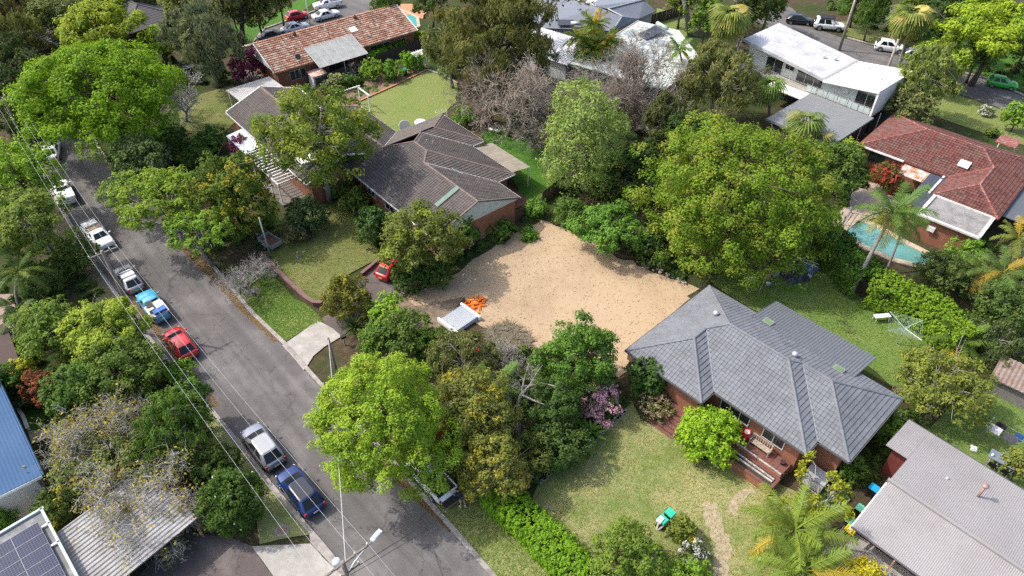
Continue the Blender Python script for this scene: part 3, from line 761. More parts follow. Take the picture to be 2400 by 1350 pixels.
sheet('path', 'worn dirt track across the front lawn', [(1640, 1180), (1672, 1178), (1700, 1240), (1715, 1300), (1690, 1380), (1660, 1380), (1680, 1290), (1655, 1230)], .072, M('worn dirt', (.31, .255, .165), .95, .3, 3, bump=.6), 'path', jit=.22, step=.3)
sheet('path', 'pale worn patch below the brick garden box', [(1700, 1200), (1720, 1160), (1760, 1142), (1770, 1155), (1740, 1180), (1725, 1215)], .072, M('worn dirt', (.34, .26, .17)), 'path', jit=.2, step=.3)
sheet('path', 'curved brick steps path beside the round lime shrub', [(1575, 925), (1600, 945), (1612, 985), (1585, 1030), (1572, 1000), (1570, 960)], .085, M('brick path', (.2, .10, .075), .9, .25, 6, bump=.6), 'path', jit=.04)
sheet('path', 'paved court beside the pool of the red roofed house', [(2010, 420), (2060, 430), (2110, 480), (2090, 500), (1990, 530), (1960, 560), (1950, 520), (1990, 470)], .05, M('pale paving', (.38, .31, .25), .9, .22, 2, bump=.4), 'path', jit=.05)
sheet('path', 'brick path through the rose garden', [(800, 255), (828, 238), (870, 268), (850, 285)], .07, M('brick path', (.2, .10, .075)), 'path', jit=.04)
sheet('path', 'asphalt side road climbing from the far street', [(2045, 100), (2068, 60), (2078, 20), (2100, 20), (2096, 65), (2110, 125)], .03, ASPH2, 'path', jit=.05)
sheet('garden_bed', 'mulched garden bed below the paling fence', [(770, 240), (830, 205), (880, 180), (960, 160), (1000, 150), (1003, 163), (930, 198), (832, 242), (800, 256)], .05, M('mulch', (.19, .125, .085), .95, .3, 5, bump=.8), 'garden bed', jit=.1)
sheet('terrace', 'orange terracotta pool terrace at the top', [(935, 10), (965, 10), (1000, 30), (990, 45), (960, 35), (938, 45)], .07, M('terracotta', (.45, .2, .11), .85, .15, 3), 'terrace', jit=.03)

# fine grass standing on the nearer lawns
ground_cover('grass', 'grass blades on the front lawn of the grey roofed house', LAWNS['front'], 14000, .11, (.32, .34, .12), 21, .05, upright=.3, cat='grass', z=.06)
ground_cover('grass', 'grass blades on the nature strip by the street', LAWNS['nature'], 6000, .11, (.22, .28, .075), 22, .05, upright=.3, cat='grass', z=.09)
ground_cover('grass', 'grass blades on the verge below the brick wall', LAWNS['verge'], 7000, .13, (.15, .26, .04), 23, .06, upright=.3, cat='grass', z=.09)
ground_cover('grass', 'grass blades on the lawn of the brown tiled house', LAWNS['house'], 7000, .13, (.24, .28, .08), 24, .05, upright=.3, cat='grass', z=.1)
ground_cover('grass', 'grass blades on the lawn around the clothes hoist', LAWNS['yard'], 9000, .13, (.17, .27, .055), 25, .05, upright=.3, cat='grass', z=.06)

sheet('verge', 'bare brown verge between the parked cars and the gardens', [(110, 520), (150, 500), (196, 582), (250, 662), (322, 762), (385, 838), (440, 902), (400, 900), (300, 800), (220, 700), (150, 620)], .06, grass_mat('bare verge', (.10, .13, .04), (.19, .155, .095), dry_at=.44, soil_at=.62, seed=7, soil=(.2, .15, .1)), 'verge')
ground_cover('leaf_litter', 'scattered fallen leaves on the front lawn', LAWNS['front'], 700, .12, (.34, .22, .1), 26, .02, upright=.1, aspect=1.4, cat='leaves', z=.075)
# ------------------------------------------------------------------ buildings
def clip_rect(poly, a0, a1, b0, b1):
    """polygon (2-D) clipped by an axis-aligned rectangle"""
    for ax, lim, sg in ((0, a0, 1), (0, a1, -1), (1, b0, 1), (1, b1, -1)):
        out = []
        for i in range(len(poly)):
            p, q = poly[i-1], poly[i]
            ip, iq = (p[ax]-lim)*sg >= -1e-9, (q[ax]-lim)*sg >= -1e-9
            if ip != iq:
                t = (lim-p[ax])/(q[ax]-p[ax]); out.append((p[0]+(q[0]-p[0])*t, p[1]+(q[1]-p[1])*t))
            if iq: out.append(q)
        poly = out
        if len(poly) < 3: return []
    return poly
def area2(p): return abs(sum(p[i-1][0]*p[i][1]-p[i][0]*p[i-1][1] for i in range(len(p))))/2

def facet(poly, eave, h0, t):
    """roof plane over plan polygon, rising with slope t from the eave line through two plan points"""
    (ax, ay), (bx, by) = eave; L = math.hypot(bx-ax, by-ay); ex, ey = (bx-ax)/L, (by-ay)/L
    cx = sum(p[0] for p in poly)/len(poly); cy = sum(p[1] for p in poly)/len(poly)
    sx, sy = -ey, ex
    if (cx-ax)*sx+(cy-ay)*sy < 0: ax, ay, ex, ey = bx, by, -ex, -ey; sx, sy = -ey, ex
    z = lambda u, v: h0+t*((u-ax)*sx+(v-ay)*sy)
    return dict(poly=poly, a=(ax, ay), e=(ex, ey), s=(sx, sy), t=t, h0=h0, z=z, L=L)

def tile_roof(root, facets, mat, capmat, gauge=.33, width=.3, prof=None, individual=0, seed=1, sheet_mat=None, stagger=False, th=.03, valley=None, gutter=None, cap_r=.12, verge=None):
    rng = random.Random(seed)
    prof = prof or [(0, .022), (.05, .022), (.07, 0), (1, 0)]
    mb = MB()
    for f in facets: mb.poly3([(u, v, f['z'](u, v)) for u, v in f['poly']], .1)
    roof = mb.build('roof', sheet_mat or mat, root)
    # one whole tile in the slope frame: x along the eave, y up the slope
    def whole():
        m = MB(); n = len(prof); g = gauge+.03
        lo = [(x*width*.96, 0, z+th) for x, z in prof]; hi = [(x*width*.96, g, z*.6+.004) for x, z in prof]; bt = [(x*width*.96, 0, -.01) for x, z in prof]
        m.add(lo+hi+bt, [(i, i+1, n+i+1, n+i) for i in range(n-1)]+[(2*n+i, 2*n+i+1, i+1, i) for i in range(n-1)]+[(0, n, 2*n), (n-1, 2*n+n-1, 2*n-1)])
        return m
    wt = whole(); wme = wt.mesh('tile'); wme.materials.append(mat)
    wv = np.array(wt.v); pieces = []; J = MB(); J.tv = []
    for f in facets:
        c = 1/math.sqrt(1+f['t']**2); sn = f['t']*c
        ex, ey = f['e']; sx, sy = f['s']; ax, ay = f['a']
        X = Vector((ex, ey, 0)); Y = Vector((sx*c, sy*c, sn)); Z = X.cross(Y)
        if Z.z < 0: Z = -Z
        O = Vector((ax, ay, f['h0']))
        pl = [((u-ax)*ex+(v-ay)*ey, ((u-ax)*sx+(v-ay)*sy)/c) for u, v in f['poly']]
        a0 = min(p[0] for p in pl); a1 = max(p[0] for p in pl); b1 = max(p[1] for p in pl)
        for j in range(int(b1/gauge)+1):
            off = (width*.5 if stagger and j % 2 else 0)+a0-math.fmod(a0, width)-width
            i = 0
            while off+i*width < a1:
                x0 = off+i*width; i += 1
                q = clip_rect(pl, x0, x0+width, j*gauge, (j+1)*gauge)
                if not q: continue
                A = area2(q)
                if A < .004: continue
                mt = Matrix(((X.x, Y.x, Z.x, 0), (X.y, Y.y, Z.y, 0), (X.z, Y.z, Z.z, 0), (0, 0, 0, 1)))
                if A > .985*width*gauge:
                    p = O+X*x0+Y*(j*gauge)
                    M4 = Matrix.Translation(p) @ mt @ Matrix.Rotation(rng.gauss(0, .006), 4, 'X') @ Matrix.Translation((0, 0, rng.uniform(0, .006)))
                    pieces.append(M4)
                else:
                    n = len(q); top = []; bot = []
                    for (x, y) in q:
                        k = 1-(y-j*gauge)/gauge
                        top.append(O+X*x+Y*y+Z*(.006+th*k)); bot.append(O+X*x+Y*y-Z*.01)
                    J.add(top+bot, [tuple(range(n))]+[(a, (a+1) % n, n+(a+1) % n, n+a) for a in range(n)]); r = rng.random(); J.tv += [r]*(n+1)
    pm = root.matrix_basis.copy()
    pieces.sort(key=lambda m: ((Matrix.Translation(root.location) @ Matrix.Rotation(root.rotation_euler.z, 4, 'Z') @ m).translation-cam.location).length)
    for m4 in pieces[:individual]:
        o = bpy.data.objects.new('tile', wme); COL.objects.link(o); o.parent = roof; o.matrix_basis = m4
    nf = len(wt.f)
    for m4 in pieces[individual:]:
        J.add([m4 @ Vector(v) for v in wt.v], wt.f); J.tv += [rng.random()]*nf
    o = J.build('tile', mat, roof); o['kind'] = 'stuff'
    # ridges, hips and valleys
    edges = {}
    for fi, f in enumerate(facets):
        for i in range(len(f['poly'])):
            p, q = f['poly'][i-1], f['poly'][i]
            key = tuple(sorted(((round(p[0], 2), round(p[1], 2)), (round(q[0], 2), round(q[1], 2)))))
            edges.setdefault(key, []).append((fi, p, q))
    cap = MB(); cap.tv = []; val = MB(); gut = MB(); ver = MB()
    for key, fs in edges.items():
        fi, p, q = fs[0]; f = facets[fi]
        A = Vector((p[0], p[1], f['z'](*p))); B = Vector((q[0], q[1], f['z'](*q)))
        if len(fs) == 2:
            n = Vector((-(B-A).y, (B-A).x)).normalized(); cx = sum(x[0] for x in f['poly'])/len(f['poly']); cy = sum(x[1] for x in f['poly'])/len(f['poly'])
            # inward side: test a point beside the edge against the polygon's slope direction
            mid = (A+B)/2; eps = .05
            def inside(pt, pol):
                r = False; j = len(pol)-1
                for k in range(len(pol)):
                    xi, yi = pol[k]; xj, yj = pol[j]
                    if (yi > pt[1]) != (yj > pt[1]) and pt[0] < (xj-xi)*(pt[1]-yi)/(yj-yi+1e-12)+xi: r = not r
                    j = k
                return r
            if not inside((mid.x+n.x*eps, mid.y+n.y*eps), f['poly']): n = -n
            down = f['s'][0]*n.x+f['s'][1]*n.y < .02
            if down:
                L = (B-A).length; m = max(1, int(L/.4)); d = (B-A)/L
                side = d.cross(Vector((0, 0, 1))).normalized(); upv = side.cross(d)
                for k in range(m):
                    s0 = A+d*(L*k/m-.02); s1 = A+d*(L*(k+1)/m+.02); r0, r1 = cap_r, cap_r*.9; vs = []
                    for s_, r_ in ((s0, r0), (s1, r1)):
                        for a in range(5):
                            an = PI*a/4; vs.append(s_+side*math.cos(an)*r_+upv*(math.sin(an)*r_*.75+.03))
                    cap.add(vs, [(a, a+1, a+6, a+5) for a in range(4)]+[(0, 1, 2, 3, 4), (9, 8, 7, 6, 5)]); cap.tv += [rng.random()]*6
            elif valley is not None:
                d = (B-A).normalized(); side = d.cross(Vector((0, 0, 1))).normalized()*.06
                val.add([A-side+Vector((0, 0, .075)), A+side+Vector((0, 0, .075)), B+side+Vector((0, 0, .075)), B-side+Vector((0, 0, .075)), A+Vector((0, 0, .06)), B+Vector((0, 0, .06))], [(0, 4, 5, 3), (4, 1, 2, 5)])
        else:
            if abs(A.z-f['h0']) < .02 and abs(B.z-f['h0']) < .02:
                d = (B-A).normalized(); o_ = Vector((-f['s'][0], -f['s'][1], 0))*.06
                gut.box(((A+B)/2+o_+Vector((0, 0, -.05))), ((B-A).length+.1, .12, .12), math.atan2(d.y, d.x))
            else:
                d = (B-A); ver.tube([A+Vector((0, 0, .03)), B+Vector((0, 0, .03))], [.1, .1], 4)
    if cap.f: cap.build('ridge_cap', capmat, roof)
    if val.f: val.build('valley_gutter', valley, roof)
    if gut.f and gutter is not None: gut.build('gutter', gutter, root)
    if ver.f: ver.build('verge', verge or capmat, roof)
    return roof

def corrugated(root, name, mat, u0, u1, v0, v1, zf, pitch=.2, amp=.02, along='v', th=.03, loc_parent=None, groove=False):
    """ribbed metal sheet over a plan rectangle; ribs run along u or v"""
    mb = MB(); n = int((u1-u0 if along == 'v' else v1-v0)/pitch*4); rows = []
    for k in range(n+1):
        t = k/n; w = amp*((0, 0, -1, -1) if groove else (1, .0, -1, 0))[k % 4] if amp else 0
        if along == 'v': u = u0+(u1-u0)*t; rows.append([(u, v0, zf(u, v0)+w), (u, v1, zf(u, v1)+w)])
        else: v = v0+(v1-v0)*t; rows.append([(u0, v, zf(u0, v)+w), (u1, v, zf(u1, v)+w)])
    vs = [p for r in rows for p in r]; mb.add(vs, [(2*i, 2*i+1, 2*i+3, 2*i+2) for i in range(n)])
    b = len(mb.v); cs = [(u0, v0), (u1, v0), (u1, v1), (u0, v1)]
    mb.add([(u, v, zf(u, v)-amp-.004) for u, v in cs]+[(u, v, zf(u, v)-amp-th-.01) for u, v in cs], [(0, 1, 2, 3), (7, 6, 5, 4), (0, 4, 5, 1), (1, 5, 6, 2), (2, 6, 7, 3), (3, 7, 4, 0)])
    return mb.build(name, mat, loc_parent or root)

WHITE = M('white paint', (.78, .78, .75), .5, .06, 1.2, dirt=(.6, .6, .57), dirt_scale=.9)
GLASS = glass_mat()
ALU = M('aluminium', (.55, .56, .57), .4, .08, 3, metal=.6)
def window(root, u, v, z, w, h, ang, n=2, frame=None, name='window', pane=None, depth=.07):
    """framed window on a wall; (u, v, z) centre of the sill line, ang = outward normal direction"""
    fm = frame or WHITE; ca, sa = math.cos(ang), math.sin(ang); tx, ty = -sa, ca
    def pt(a, o, zz): return (u+tx*a+ca*o, v+ty*a+sa*o, zz)
    mb = MB(); bw = .07
    def bar(a0, a1, z0, z1, d=depth):
        mb.box(pt((a0+a1)/2, d/2-.02, (z0+z1)/2), (d, a1-a0, z1-z0), ang)
    bar(-w/2, w/2, z, z+bw); bar(-w/2, w/2, z+h-bw, z+h); bar(-w/2, -w/2+bw, z+bw, z+h-bw); bar(w/2-bw, w/2, z+bw, z+h-bw)
    for k in range(1, n): a = -w/2+w*k/n; bar(a-bw*.4, a+bw*.4, z+bw, z+h-bw)
    o = mb.build(name, fm, root)
    for k in range(n):
        m = MB(); a0 = -w/2+w*k/n+bw*.4; a1 = -w/2+w*(k+1)/n-bw*.4
        m.box(pt((a0+a1)/2, .012, z+h/2), (.02, a1-a0, h-2*bw), ang); m.build('pane', pane or GLASS, o)
    return o
def walls(root, poly, z0, z1, mat, name='wall'):
    mb = MB(); mb.prism(poly, z0, z1, False); return mb.build(name, mat, root)
def slab(root, name, mat, pts, th, smooth=False):
    mb = MB(); mb.poly3(pts, th); return mb.build(name, mat, root)

BRICK_O = brick_mat('orange brick', (.36, .115, .05), (.27, .085, .04), (.3, .22, .17))
BRICK_R = brick_mat('red brick', (.30, .085, .05), (.22, .065, .04), (.2, .13, .1))
BRICK_D = brick_mat('dark brick', (.17, .06, .045), (.13, .05, .04), (.15, .1, .08))

# ---- grey tiled house
gh = thing('house', 'brick house with stepped grey tiled hip roof and metal lean-to', 'house', (9.27, 39.5, 0), R(-46.93))
E_, T_ = 3.6, .44; w1, d1, w2, d2, w3, D_ = 7.4, 1.6, 15.2, 1.6, 17.6, 11.5
m1 = (D_-d1)/2; m2 = (D_-d1-d2)/2
F_ = lambda p, e: facet(p, e, E_, T_)
K_ = (w2-m2, d1+d2+m2)
gf = [F_([(0, 0), (w1/2, w1/2), (w1/2, d1+w1/2), (m1, d1+m1), (0, D_)], ((0, 0), (0, D_))),
      F_([(0, 0), (w1, 0), (w1/2, w1/2)], ((0, 0), (w1, 0))),
      F_([(w1, 0), (w1, d1), (w1/2, d1+w1/2), (w1/2, w1/2)], ((w1, 0), (w1, d1))),
      F_([(w1, d1), (w2, d1), (w2-m1, d1+m1), (m1, d1+m1), (w1/2, d1+w1/2)], ((w1, d1), (w2, d1))),
      F_([(w2, d1), (w2, d1+d2), K_, (w2-m1, d1+m1)], ((w2, d1), (w2, d1+d2))),
      F_([(w2, d1+d2), (w3, d1+d2), (w3-m2, d1+d2+m2), K_], ((w2, d1+d2), (w3, d1+d2))),
      F_([(w3, d1+d2), (w3, D_), (w3-m2, d1+d2+m2)], ((w3, d1+d2), (w3, D_))),
      F_([(0, D_), (m1, d1+m1), (w2-m1, d1+m1), K_, (w3-m2, d1+d2+m2), (w3, D_)], ((0, D_), (w3, D_)))]
TILE_G = M('grey tile', (.165, .175, .19), .62, .12, 1.2, tv=.075, dirt=(.13, .138, .15), dirt_scale=.35, bump=.15)
TILE_GS = M('grey tile underlay', (.07, .075, .08), .8)
DKGUT = M('dark gutter', (.08, .075, .075), .5, .1)
gr = tile_roof(gh, gf, TILE_G, TILE_G, gauge=.36, width=.31, prof=[(0, .03), (.08, .04), (.16, .006), (.9, 0), (1, .008)], individual=300, sheet_mat=TILE_GS, seed=2, th=.06, valley=M('valley metal', (.2, .215, .23), .6), gutter=DKGUT)
walls(gh, [(.6, .6), (w1-.55, .6), (w1-.55, d1+.6), (w2-.55, d1+.6), (w2-.55, d1+d2+.6), (w3-.6, d1+d2+.6), (w3-.6, D_-.6), (.6, D_-.6)], 0, 3.56, BRICK_O)
GSOF = M('grey corrugated', (.17, .178, .19), .45, .06, 1.5, metal=.25)
corrugated(gh, 'lean_to_roof', GSOF, 5.0, 14.2, 10.2, 14.6, lambda u, v: 4.24-(v-10.2)*.235, pitch=.24, amp=.03)
walls(gh, [(5.4, 11.6), (13.8, 11.6), (13.8, 14.2), (5.4, 14.2)], 0, 3.1, BRICK_O, 'lean_to_wall')
GREENGL = M('green skylight', (.12, .2, .09), .25, .1)
for (u, v) in ((6.3, 10.75), (13.0, 9.9)):
    z = 3.6+(11.5-v)*.44+.12 if v < 10.2 else 4.24-(v-10.2)*.235+.06
    sk = MB(); sk.box((u, v, z), (.85, .62, .14)); so = sk.build('skylight', M('skylight frame', (.2, .22, .2), .5), gh); g2 = MB(); g2.box((u, v, z+.075), (.65, .42, .03)); g2.build('skylight_pane', GREENGL, so)
for (u, v) in ((3.25, 7.3), (10.2, 7.7)):
    z = min(3.6+.44*u if u < 4 else 9, 3.6+(v-d1)*.44, 3.6+(D_-v)*.44)
    vm = MB(); vm.lathe([(.13, -.1), (.13, .12), (.22, .16), (.25, .28), (.22, .4), (.1, .48), (.02, .5)], (u, v, z), 14); vm.build('roof_vent', ALU, gh, smooth=True)
# front windows
window(gh, 9.25, d1+.6-.02, 1.75, 2.6, 1.5, -PI/2, 3, frame=M('pale frame', (.55, .56, .55), .5))
window(gh, 12.6, d1+.6-.02, 1.75, 1.8, 1.4, -PI/2, 2, frame=M('pale frame', (.55, .56, .55), .5))
window(gh, 2.2, .58, 1.6, 1.4, 1.4, -PI/2, 2)
window(gh, w3-.58, 7.5, 1.5, 1.6, 1.3, 0, 2)
# porch floor, terrace and brick planter
DECK = M('red brown terrace', (.15, .065, .05), .85, .25, 5, bump=.4)
CONCW = M('weathered cap', (.42, .38, .34), .9, .3, 3, dirt=(.12, .11, .1), dirt_scale=2.5)
slab(gh, 'porch_floor', DECK, [(4.3, -.2, .95), (7.0, -.2, .95), (7.0, .65, .95), (4.3, .65, .95)], .95)
for k in range(5):
    mb = MB(); mb.box((5.6, -.45-.32*k, .4-.09*k), (2.3, .34, .8-.18*k)); mb.build('step', DECK, gh)
walls(gh, [(7.6, .55), (14.5, .55), (14.5, 2.15), (7.6, 2.15)], 0, 1.05, BRICK_O, 'terrace_wall')
mb = MB()
for k in range(12): mb.box((7.6+6.9*(k+.5)/12, 1.36, 1.075), (6.9/12-.02, 1.5, .05))
mb.build('terrace_paving', DECK, gh)
pl = MB(); pl.prism([(9.3, -.75), (14.6, -.75), (14.6, .53), (9.3, .53)], 0, .85, True); pl.build('planter', BRICK_O, gh)
mb = MB(); mb.box((11.95, -.68, .9), (5.3, .2, .1)); mb.box((11.95, .42, .9), (5.3, .16, .1)); mb.box((14.5, -.13, .9), (.22, .9, .1)); mb.build('planter_cap', DECK, gh)
mb = MB(); mb.box((11.95, -.12, .86), (5.0, .9, .02)); mb.build('planter_soil', M('dark soil', (.05, .04, .03), .95, .4, 6, bump=.6), gh)
for yy in (-.22, .12):
    mb = MB(); mb.box((12.0, yy, .96), (4.6, .13, .09), R(1.5 if yy < 0 else -.5)); mb.build('timber_rail', CONCW, gh)
mb = MB(); mb.box((11.5, .72, 1.13), (5.9, .14, .12)); mb.build('terrace_edge', CONCW, gh)
# white box beside the house
mb = MB(); mb.box((16.3, 2.75, .5), (1.5, 1.1, 1.0)); mb.build('porch', M('pale grey wall', (.5, .5, .5), .8, .08), gh)
mb = MB(); mb.box((16.3, 2.75, 1.05), (1.6, 1.2, .1)); mb.build('porch_roof', M('pale roof', (.34, .36, .38), .6), gh)

# bench, urn and pots on the terrace
def place(root, u, v, z): c, s = math.cos(root.rotation_euler.z), math.sin(root.rotation_euler.z); return (root.location.x+u*c-v*s, root.location.y+u*s+v*c, z)
be = thing('garden_bench', 'weathered slatted bench on the grey house terrace', 'bench', place(gh, 12.1, 1.55, 1.1), gh.rotation_euler.z)
WD = M('weathered wood', (.34, .28, .22), .9, .3, 6, bump=.4)
for k in range(3): mb = MB(); mb.box((0, -.18+.17*k, .43), (1.7, .14, .04)); mb.build('slat', WD, be)
for k in range(9): mb = MB(); mb.box((-.75+.1875*k, .26, .68), (.09, .03, .42)); mb.build('slat', WD, be)
mb = MB(); mb.box((0, .26, .92), (1.75, .06, .07)); mb.build('top_rail', WD, be)
for x in (-.8, .8):
    for y in (-.22, .26): mb = MB(); mb.box((x, y, .32 if y < 0 else .45), (.07, .07, .64 if y < 0 else .9)); mb.build('leg', WD, be)
    mb = MB(); mb.box((x, .0, .64), (.09, .55, .05)); mb.build('armrest', WD, be)
ur = thing('urn', 'large glossy red urn on the grey house terrace', 'urn', place(gh, 10.85, 1.5, 1.1))
mb = MB(); mb.lathe([(.2, 0), (.33, .2), (.42, .5), (.4, .75), (.28, .92), (.3, 1.0), (.26, 1.0), (.24, .85)], (0, 0, 0), 20); mb.build('body', M('red glaze', (.30, .01, .015), .18, .15, 3, coat=.6), ur, smooth=True)
mb = MB(); mb.disc((0, 0, .9), .23); mb.build('soil', M('pale gravel', (.5, .48, .45), .9, .3, 12), ur)
po = thing('flower_pot', 'small dark pot at the end of the terrace', 'pot', place(gh, 14.0, 1.6, 1.1)); mb = MB(); mb.lathe([(.12, 0), (.18, .3), (.2, .32), (.15, .3)], (0, 0, 0), 12); mb.build('body', M('dark pot', (.05, .03, .03), .5), po, smooth=True)
mb = MB(); mb.disc((0, 0, .29), .14, 10); mb.build('soil', M('dark soil', (.05, .04, .03)), po)

# ---- brown tiled house
bh = thing('house', 'brick house with brown tiled hip roofs and white pergola', 'house', (-17.48, 66.3, 0), R(-50.06))
E_, T_ = 3.3, .36
F_ = lambda p, e, h=3.3, t=.36: facet(p, e, h, t)
u0, D1, uA, D2, uB, D3, uC, D0, uL = -4.3, 15.2, 3.9, 13.45, 11.6, 11.0, 15.4, 8.5, -12.5
hw = (uA-u0)/2; um = (u0+uA)/2; mm2 = D2/2; mm3 = D3/2; mm0 = D0/2
# main ridge levels: section 2 at v=D2/2 (from u0+mm2 to uB-mm2)
pa = (u0+mm0, mm0)                 # ridge of the low part meets the north wing
pr = (u0+mm2, mm2)                 # would-be hip top
kk = (uB-mm3, mm3)
bf = [F_([(uL, 0), (uC, 0), (uC, mm3), kk, (uB-mm2, mm2), (um, u0+0+hw+0-u0 if False else hw), pa, (uL, mm0)] if False else
         [(uL, 0), (uC, 0), (uC, mm3), kk, (uB-mm2, mm2), (um+mm2-hw, mm2), (um, hw), pa, (uL, mm0)], ((uL, 0), (uC, 0))),
      F_([(uL, mm0), pa, (u0, D0), (uL, D0)], ((uL, D0), (u0, D0))),
      F_([(u0, D0), pa, (um, hw), (um, D1-hw), (u0, D1)], ((u0, D0), (u0, D1))),
      F_([(u0, D1), (um, D1-hw), (uA, D1)], ((u0, D1), (uA, D1))),
      F_([(uA, D1), (um, D1-hw), (um, D2-hw), (uA, D2)], ((uA, D1), (uA, D2))),
      F_([(uA, D2), (um, D2-hw), (um+mm2-hw, mm2), (uB-mm2, mm2), (uB, D2)], ((uA, D2), (uB, D2))),
      F_([(uB, D2), (uB-mm2, mm2), kk, (uB, D3)], ((uB, D2), (uB, D3))),
      F_([(uB, D3), kk, (uC, mm3), (uC, D3)], ((uB, D3), (uC, D3)))]
TILE_B = M('brown tile', (.125, .105, .095), .8, .2, .8, tv=.16, dirt=(.09, .08, .075), dirt_scale=.4, bump=.2)
TILE_BS = M('brown tile underlay', (.04, .034, .03), .9)
CAPB = M('brown ridge', (.20, .155, .13), .85, .2, 2, tv=.12)
VALW = M('pale valley', (.36, .36, .36), .5)
GUTW = M('white gutter', (.5, .5, .48), .5, .08)
ROM = [(0, .05), (.12, .062), (.28, .012), (.5, 0), (1, .004)]
tile_roof(bh, bf, TILE_B, CAPB, gauge=.34, width=.31, prof=ROM, sheet_mat=TILE_BS, seed=3, th=.06, valley=VALW, gutter=GUTW)
# front wing under the big tree
cf = [F_([(-22, -5), (-1.0, -5), (-1.0, 0), (-22, 0)], ((-22, -5), (-1, -5))), F_([(-22, 0), (-1.0, 0), (-1.0, 2.9), (-22, 5)], ((-22, 5), (-1, 5)))]
tile_roof(bh, cf, TILE_B, CAPB, gauge=.34, width=.31, prof=ROM, sheet_mat=TILE_BS, seed=4, th=.06, gutter=GUTW, verge=WHITE)
walls(bh, [(.1, .6), (uC-.1, .6), (uC-.1, D3-.6), (uB-.6, D3-.6), (uB-.6, D2-.6), (uA-.6, D2-.6), (uA-.6, D1-.6), (u0+.6, D1-.6), (u0+.6, D0-.6), (-12, D0-.6), (-12, 4.2), (.1, 4.2)], 0, 3.26, BRICK_O)
walls(bh, [(-21.6, -4.4), (-1.4, -4.4), (-1.4, 4.3), (-21.6, 4.3)], 0, 3.25, BRICK_O, 'wing_wall')
gb_ = MB(); zr = 3.3+mm3*.36
gb_.add([(uC-.02, .2, 3.2), (uC-.02, D3-.2, 3.2), (uC-.02, mm3, zr-.12), (uC-.12, .2, 3.2), (uC-.12, D3-.2, 3.2), (uC-.12, mm3, zr-.12)], [(0, 1, 2), (5, 4, 3), (0, 3, 4, 1), (1, 4, 5, 2), (2, 5, 3, 0)])
gb_.build('gable', M('pale green boards', (.52, .56, .50), .7, .1, 3, dirt=(.4, .43, .38), dirt_scale=2), bh)
gb_ = MB(); gb_.add([(-21.62, -4.6, 3.2), (-21.62, 4.6, 3.2), (-21.62, 0, 4.95), (-21.5, -4.6, 3.2), (-21.5, 4.6, 3.2), (-21.5, 0, 4.95)], [(0, 2, 1), (3, 4, 5), (0, 1, 4, 3), (1, 2, 5, 4), (2, 0, 3, 5)]); gb_.build('gable', WHITE, bh)
window(bh, 2.6, .58, 1.3, 1.5, 1.3, -PI/2, 2); window(bh, 6.3, .58, 1.3, 1.8, 1.3, -PI/2, 2); window(bh, uC-.08, 2.2, 1.2, 1.5, 1.4, 0, 2); window(bh, 10.0, .58, 1.3, 1.5, 1.3, -PI/2, 2)
window(bh, -8, -4.42, 1.0, 2.4, 1.6, -PI/2, 3); window(bh, -18, -4.42, 1.2, 2.4, 1.4, -PI/2, 3)
# dormer on the front wing
mb = MB(); mb.prism([(-5.2, -4.0), (-3.2, -4.0), (-3.2, -2), (-5.2, -2)], 3.4, 4.5); mb.build('dormer', WHITE, bh); window(bh, -4.2, -4.02, 3.75, 1.7, .6, -PI/2, 3)
# green skylight strip, chimney pieces, aerial
z3 = lambda v: 3.3+.36*v
slab(bh, 'box_gutter', M('green metal', (.10, .16, .13), .4, .15), [(11.9, 2.6, z3(2.6)+.16), (12.5, 2.6, z3(2.6)+.16), (12.5, 5.4, z3(5.4)+.16), (11.9, 5.4, z3(5.4)+.16)], .16)
an = MB(); an.tube([(11.6, 5.7, 5.2), (11.6, 5.7, 7.0)], .025, 5); an.tube([(10.9, 5.7, 6.9), (12.6, 5.9, 6.9)], .02, 4)
for k in range(8): an.tube([(11.0+.2*k, 5.3, 6.9), (11.0+.2*k, 6.2, 6.9)], .012, 3)
an.build('aerial', ALU, bh)
for (u, v) in ((3.4, 8.5), (3.0, 8.0)):
    z = 3.3+.36*(D2-v); vm = MB(); vm.tube([(u, v, z-.1), (u, v, z+.5)], .06, 8); vm.build('vent_pipe', ALU, bh)
# rear awning of fibre sheets
FIB = M('fibre sheet', (.27, .235, .185), .7, .15, 1.5, dirt=(.2, .18, .14), dirt_scale=.8)
for k in range(7):
    a = 3.95+.99*k
    slab(bh, 'awning_sheet', FIB, [(a, 13.5, 3.1), (a+.975, 13.5, 3.1), (a+.975, 16.4, 2.65), (a, 16.4, 2.65)], .04)
for u in (4.2, 7.4, 10.7): mb = MB(); mb.box((u, 16.2, 1.3), (.09, .09, 2.6)); mb.build('post', WHITE, bh)
slab(bh, 'back_terrace', DECK, [(9.5, 11.2, .12), (13.2, 11.2, .12), (13.2, 14.6, .12), (9.5, 14.6, .12)], .12)
# skillion roof at the north end
sk_ = corrugated(bh, 'skillion_roof', M('grey old sheet', (.36, .345, .33), .75, .15, 1.0, dirt=(.25, .235, .22), dirt_scale=.5), -29.0, -22.3, -2.2, 4.0, lambda u, v: 2.75+(u+29)*.02, pitch=.3, amp=.018, along='u')
walls(bh, [(-25.5, .6), (-22.4, .6), (-22.4, 3.8), (-25.5, 3.8)], 0, 2.7, WHITE, 'side_wall')
for u, v in ((-28.8, -2), (-28.8, 3.8), (-25, -2)): mb = MB(); mb.box((u, v, 1.35), (.12, .12, 2.7)); mb.build('post', WHITE, bh)
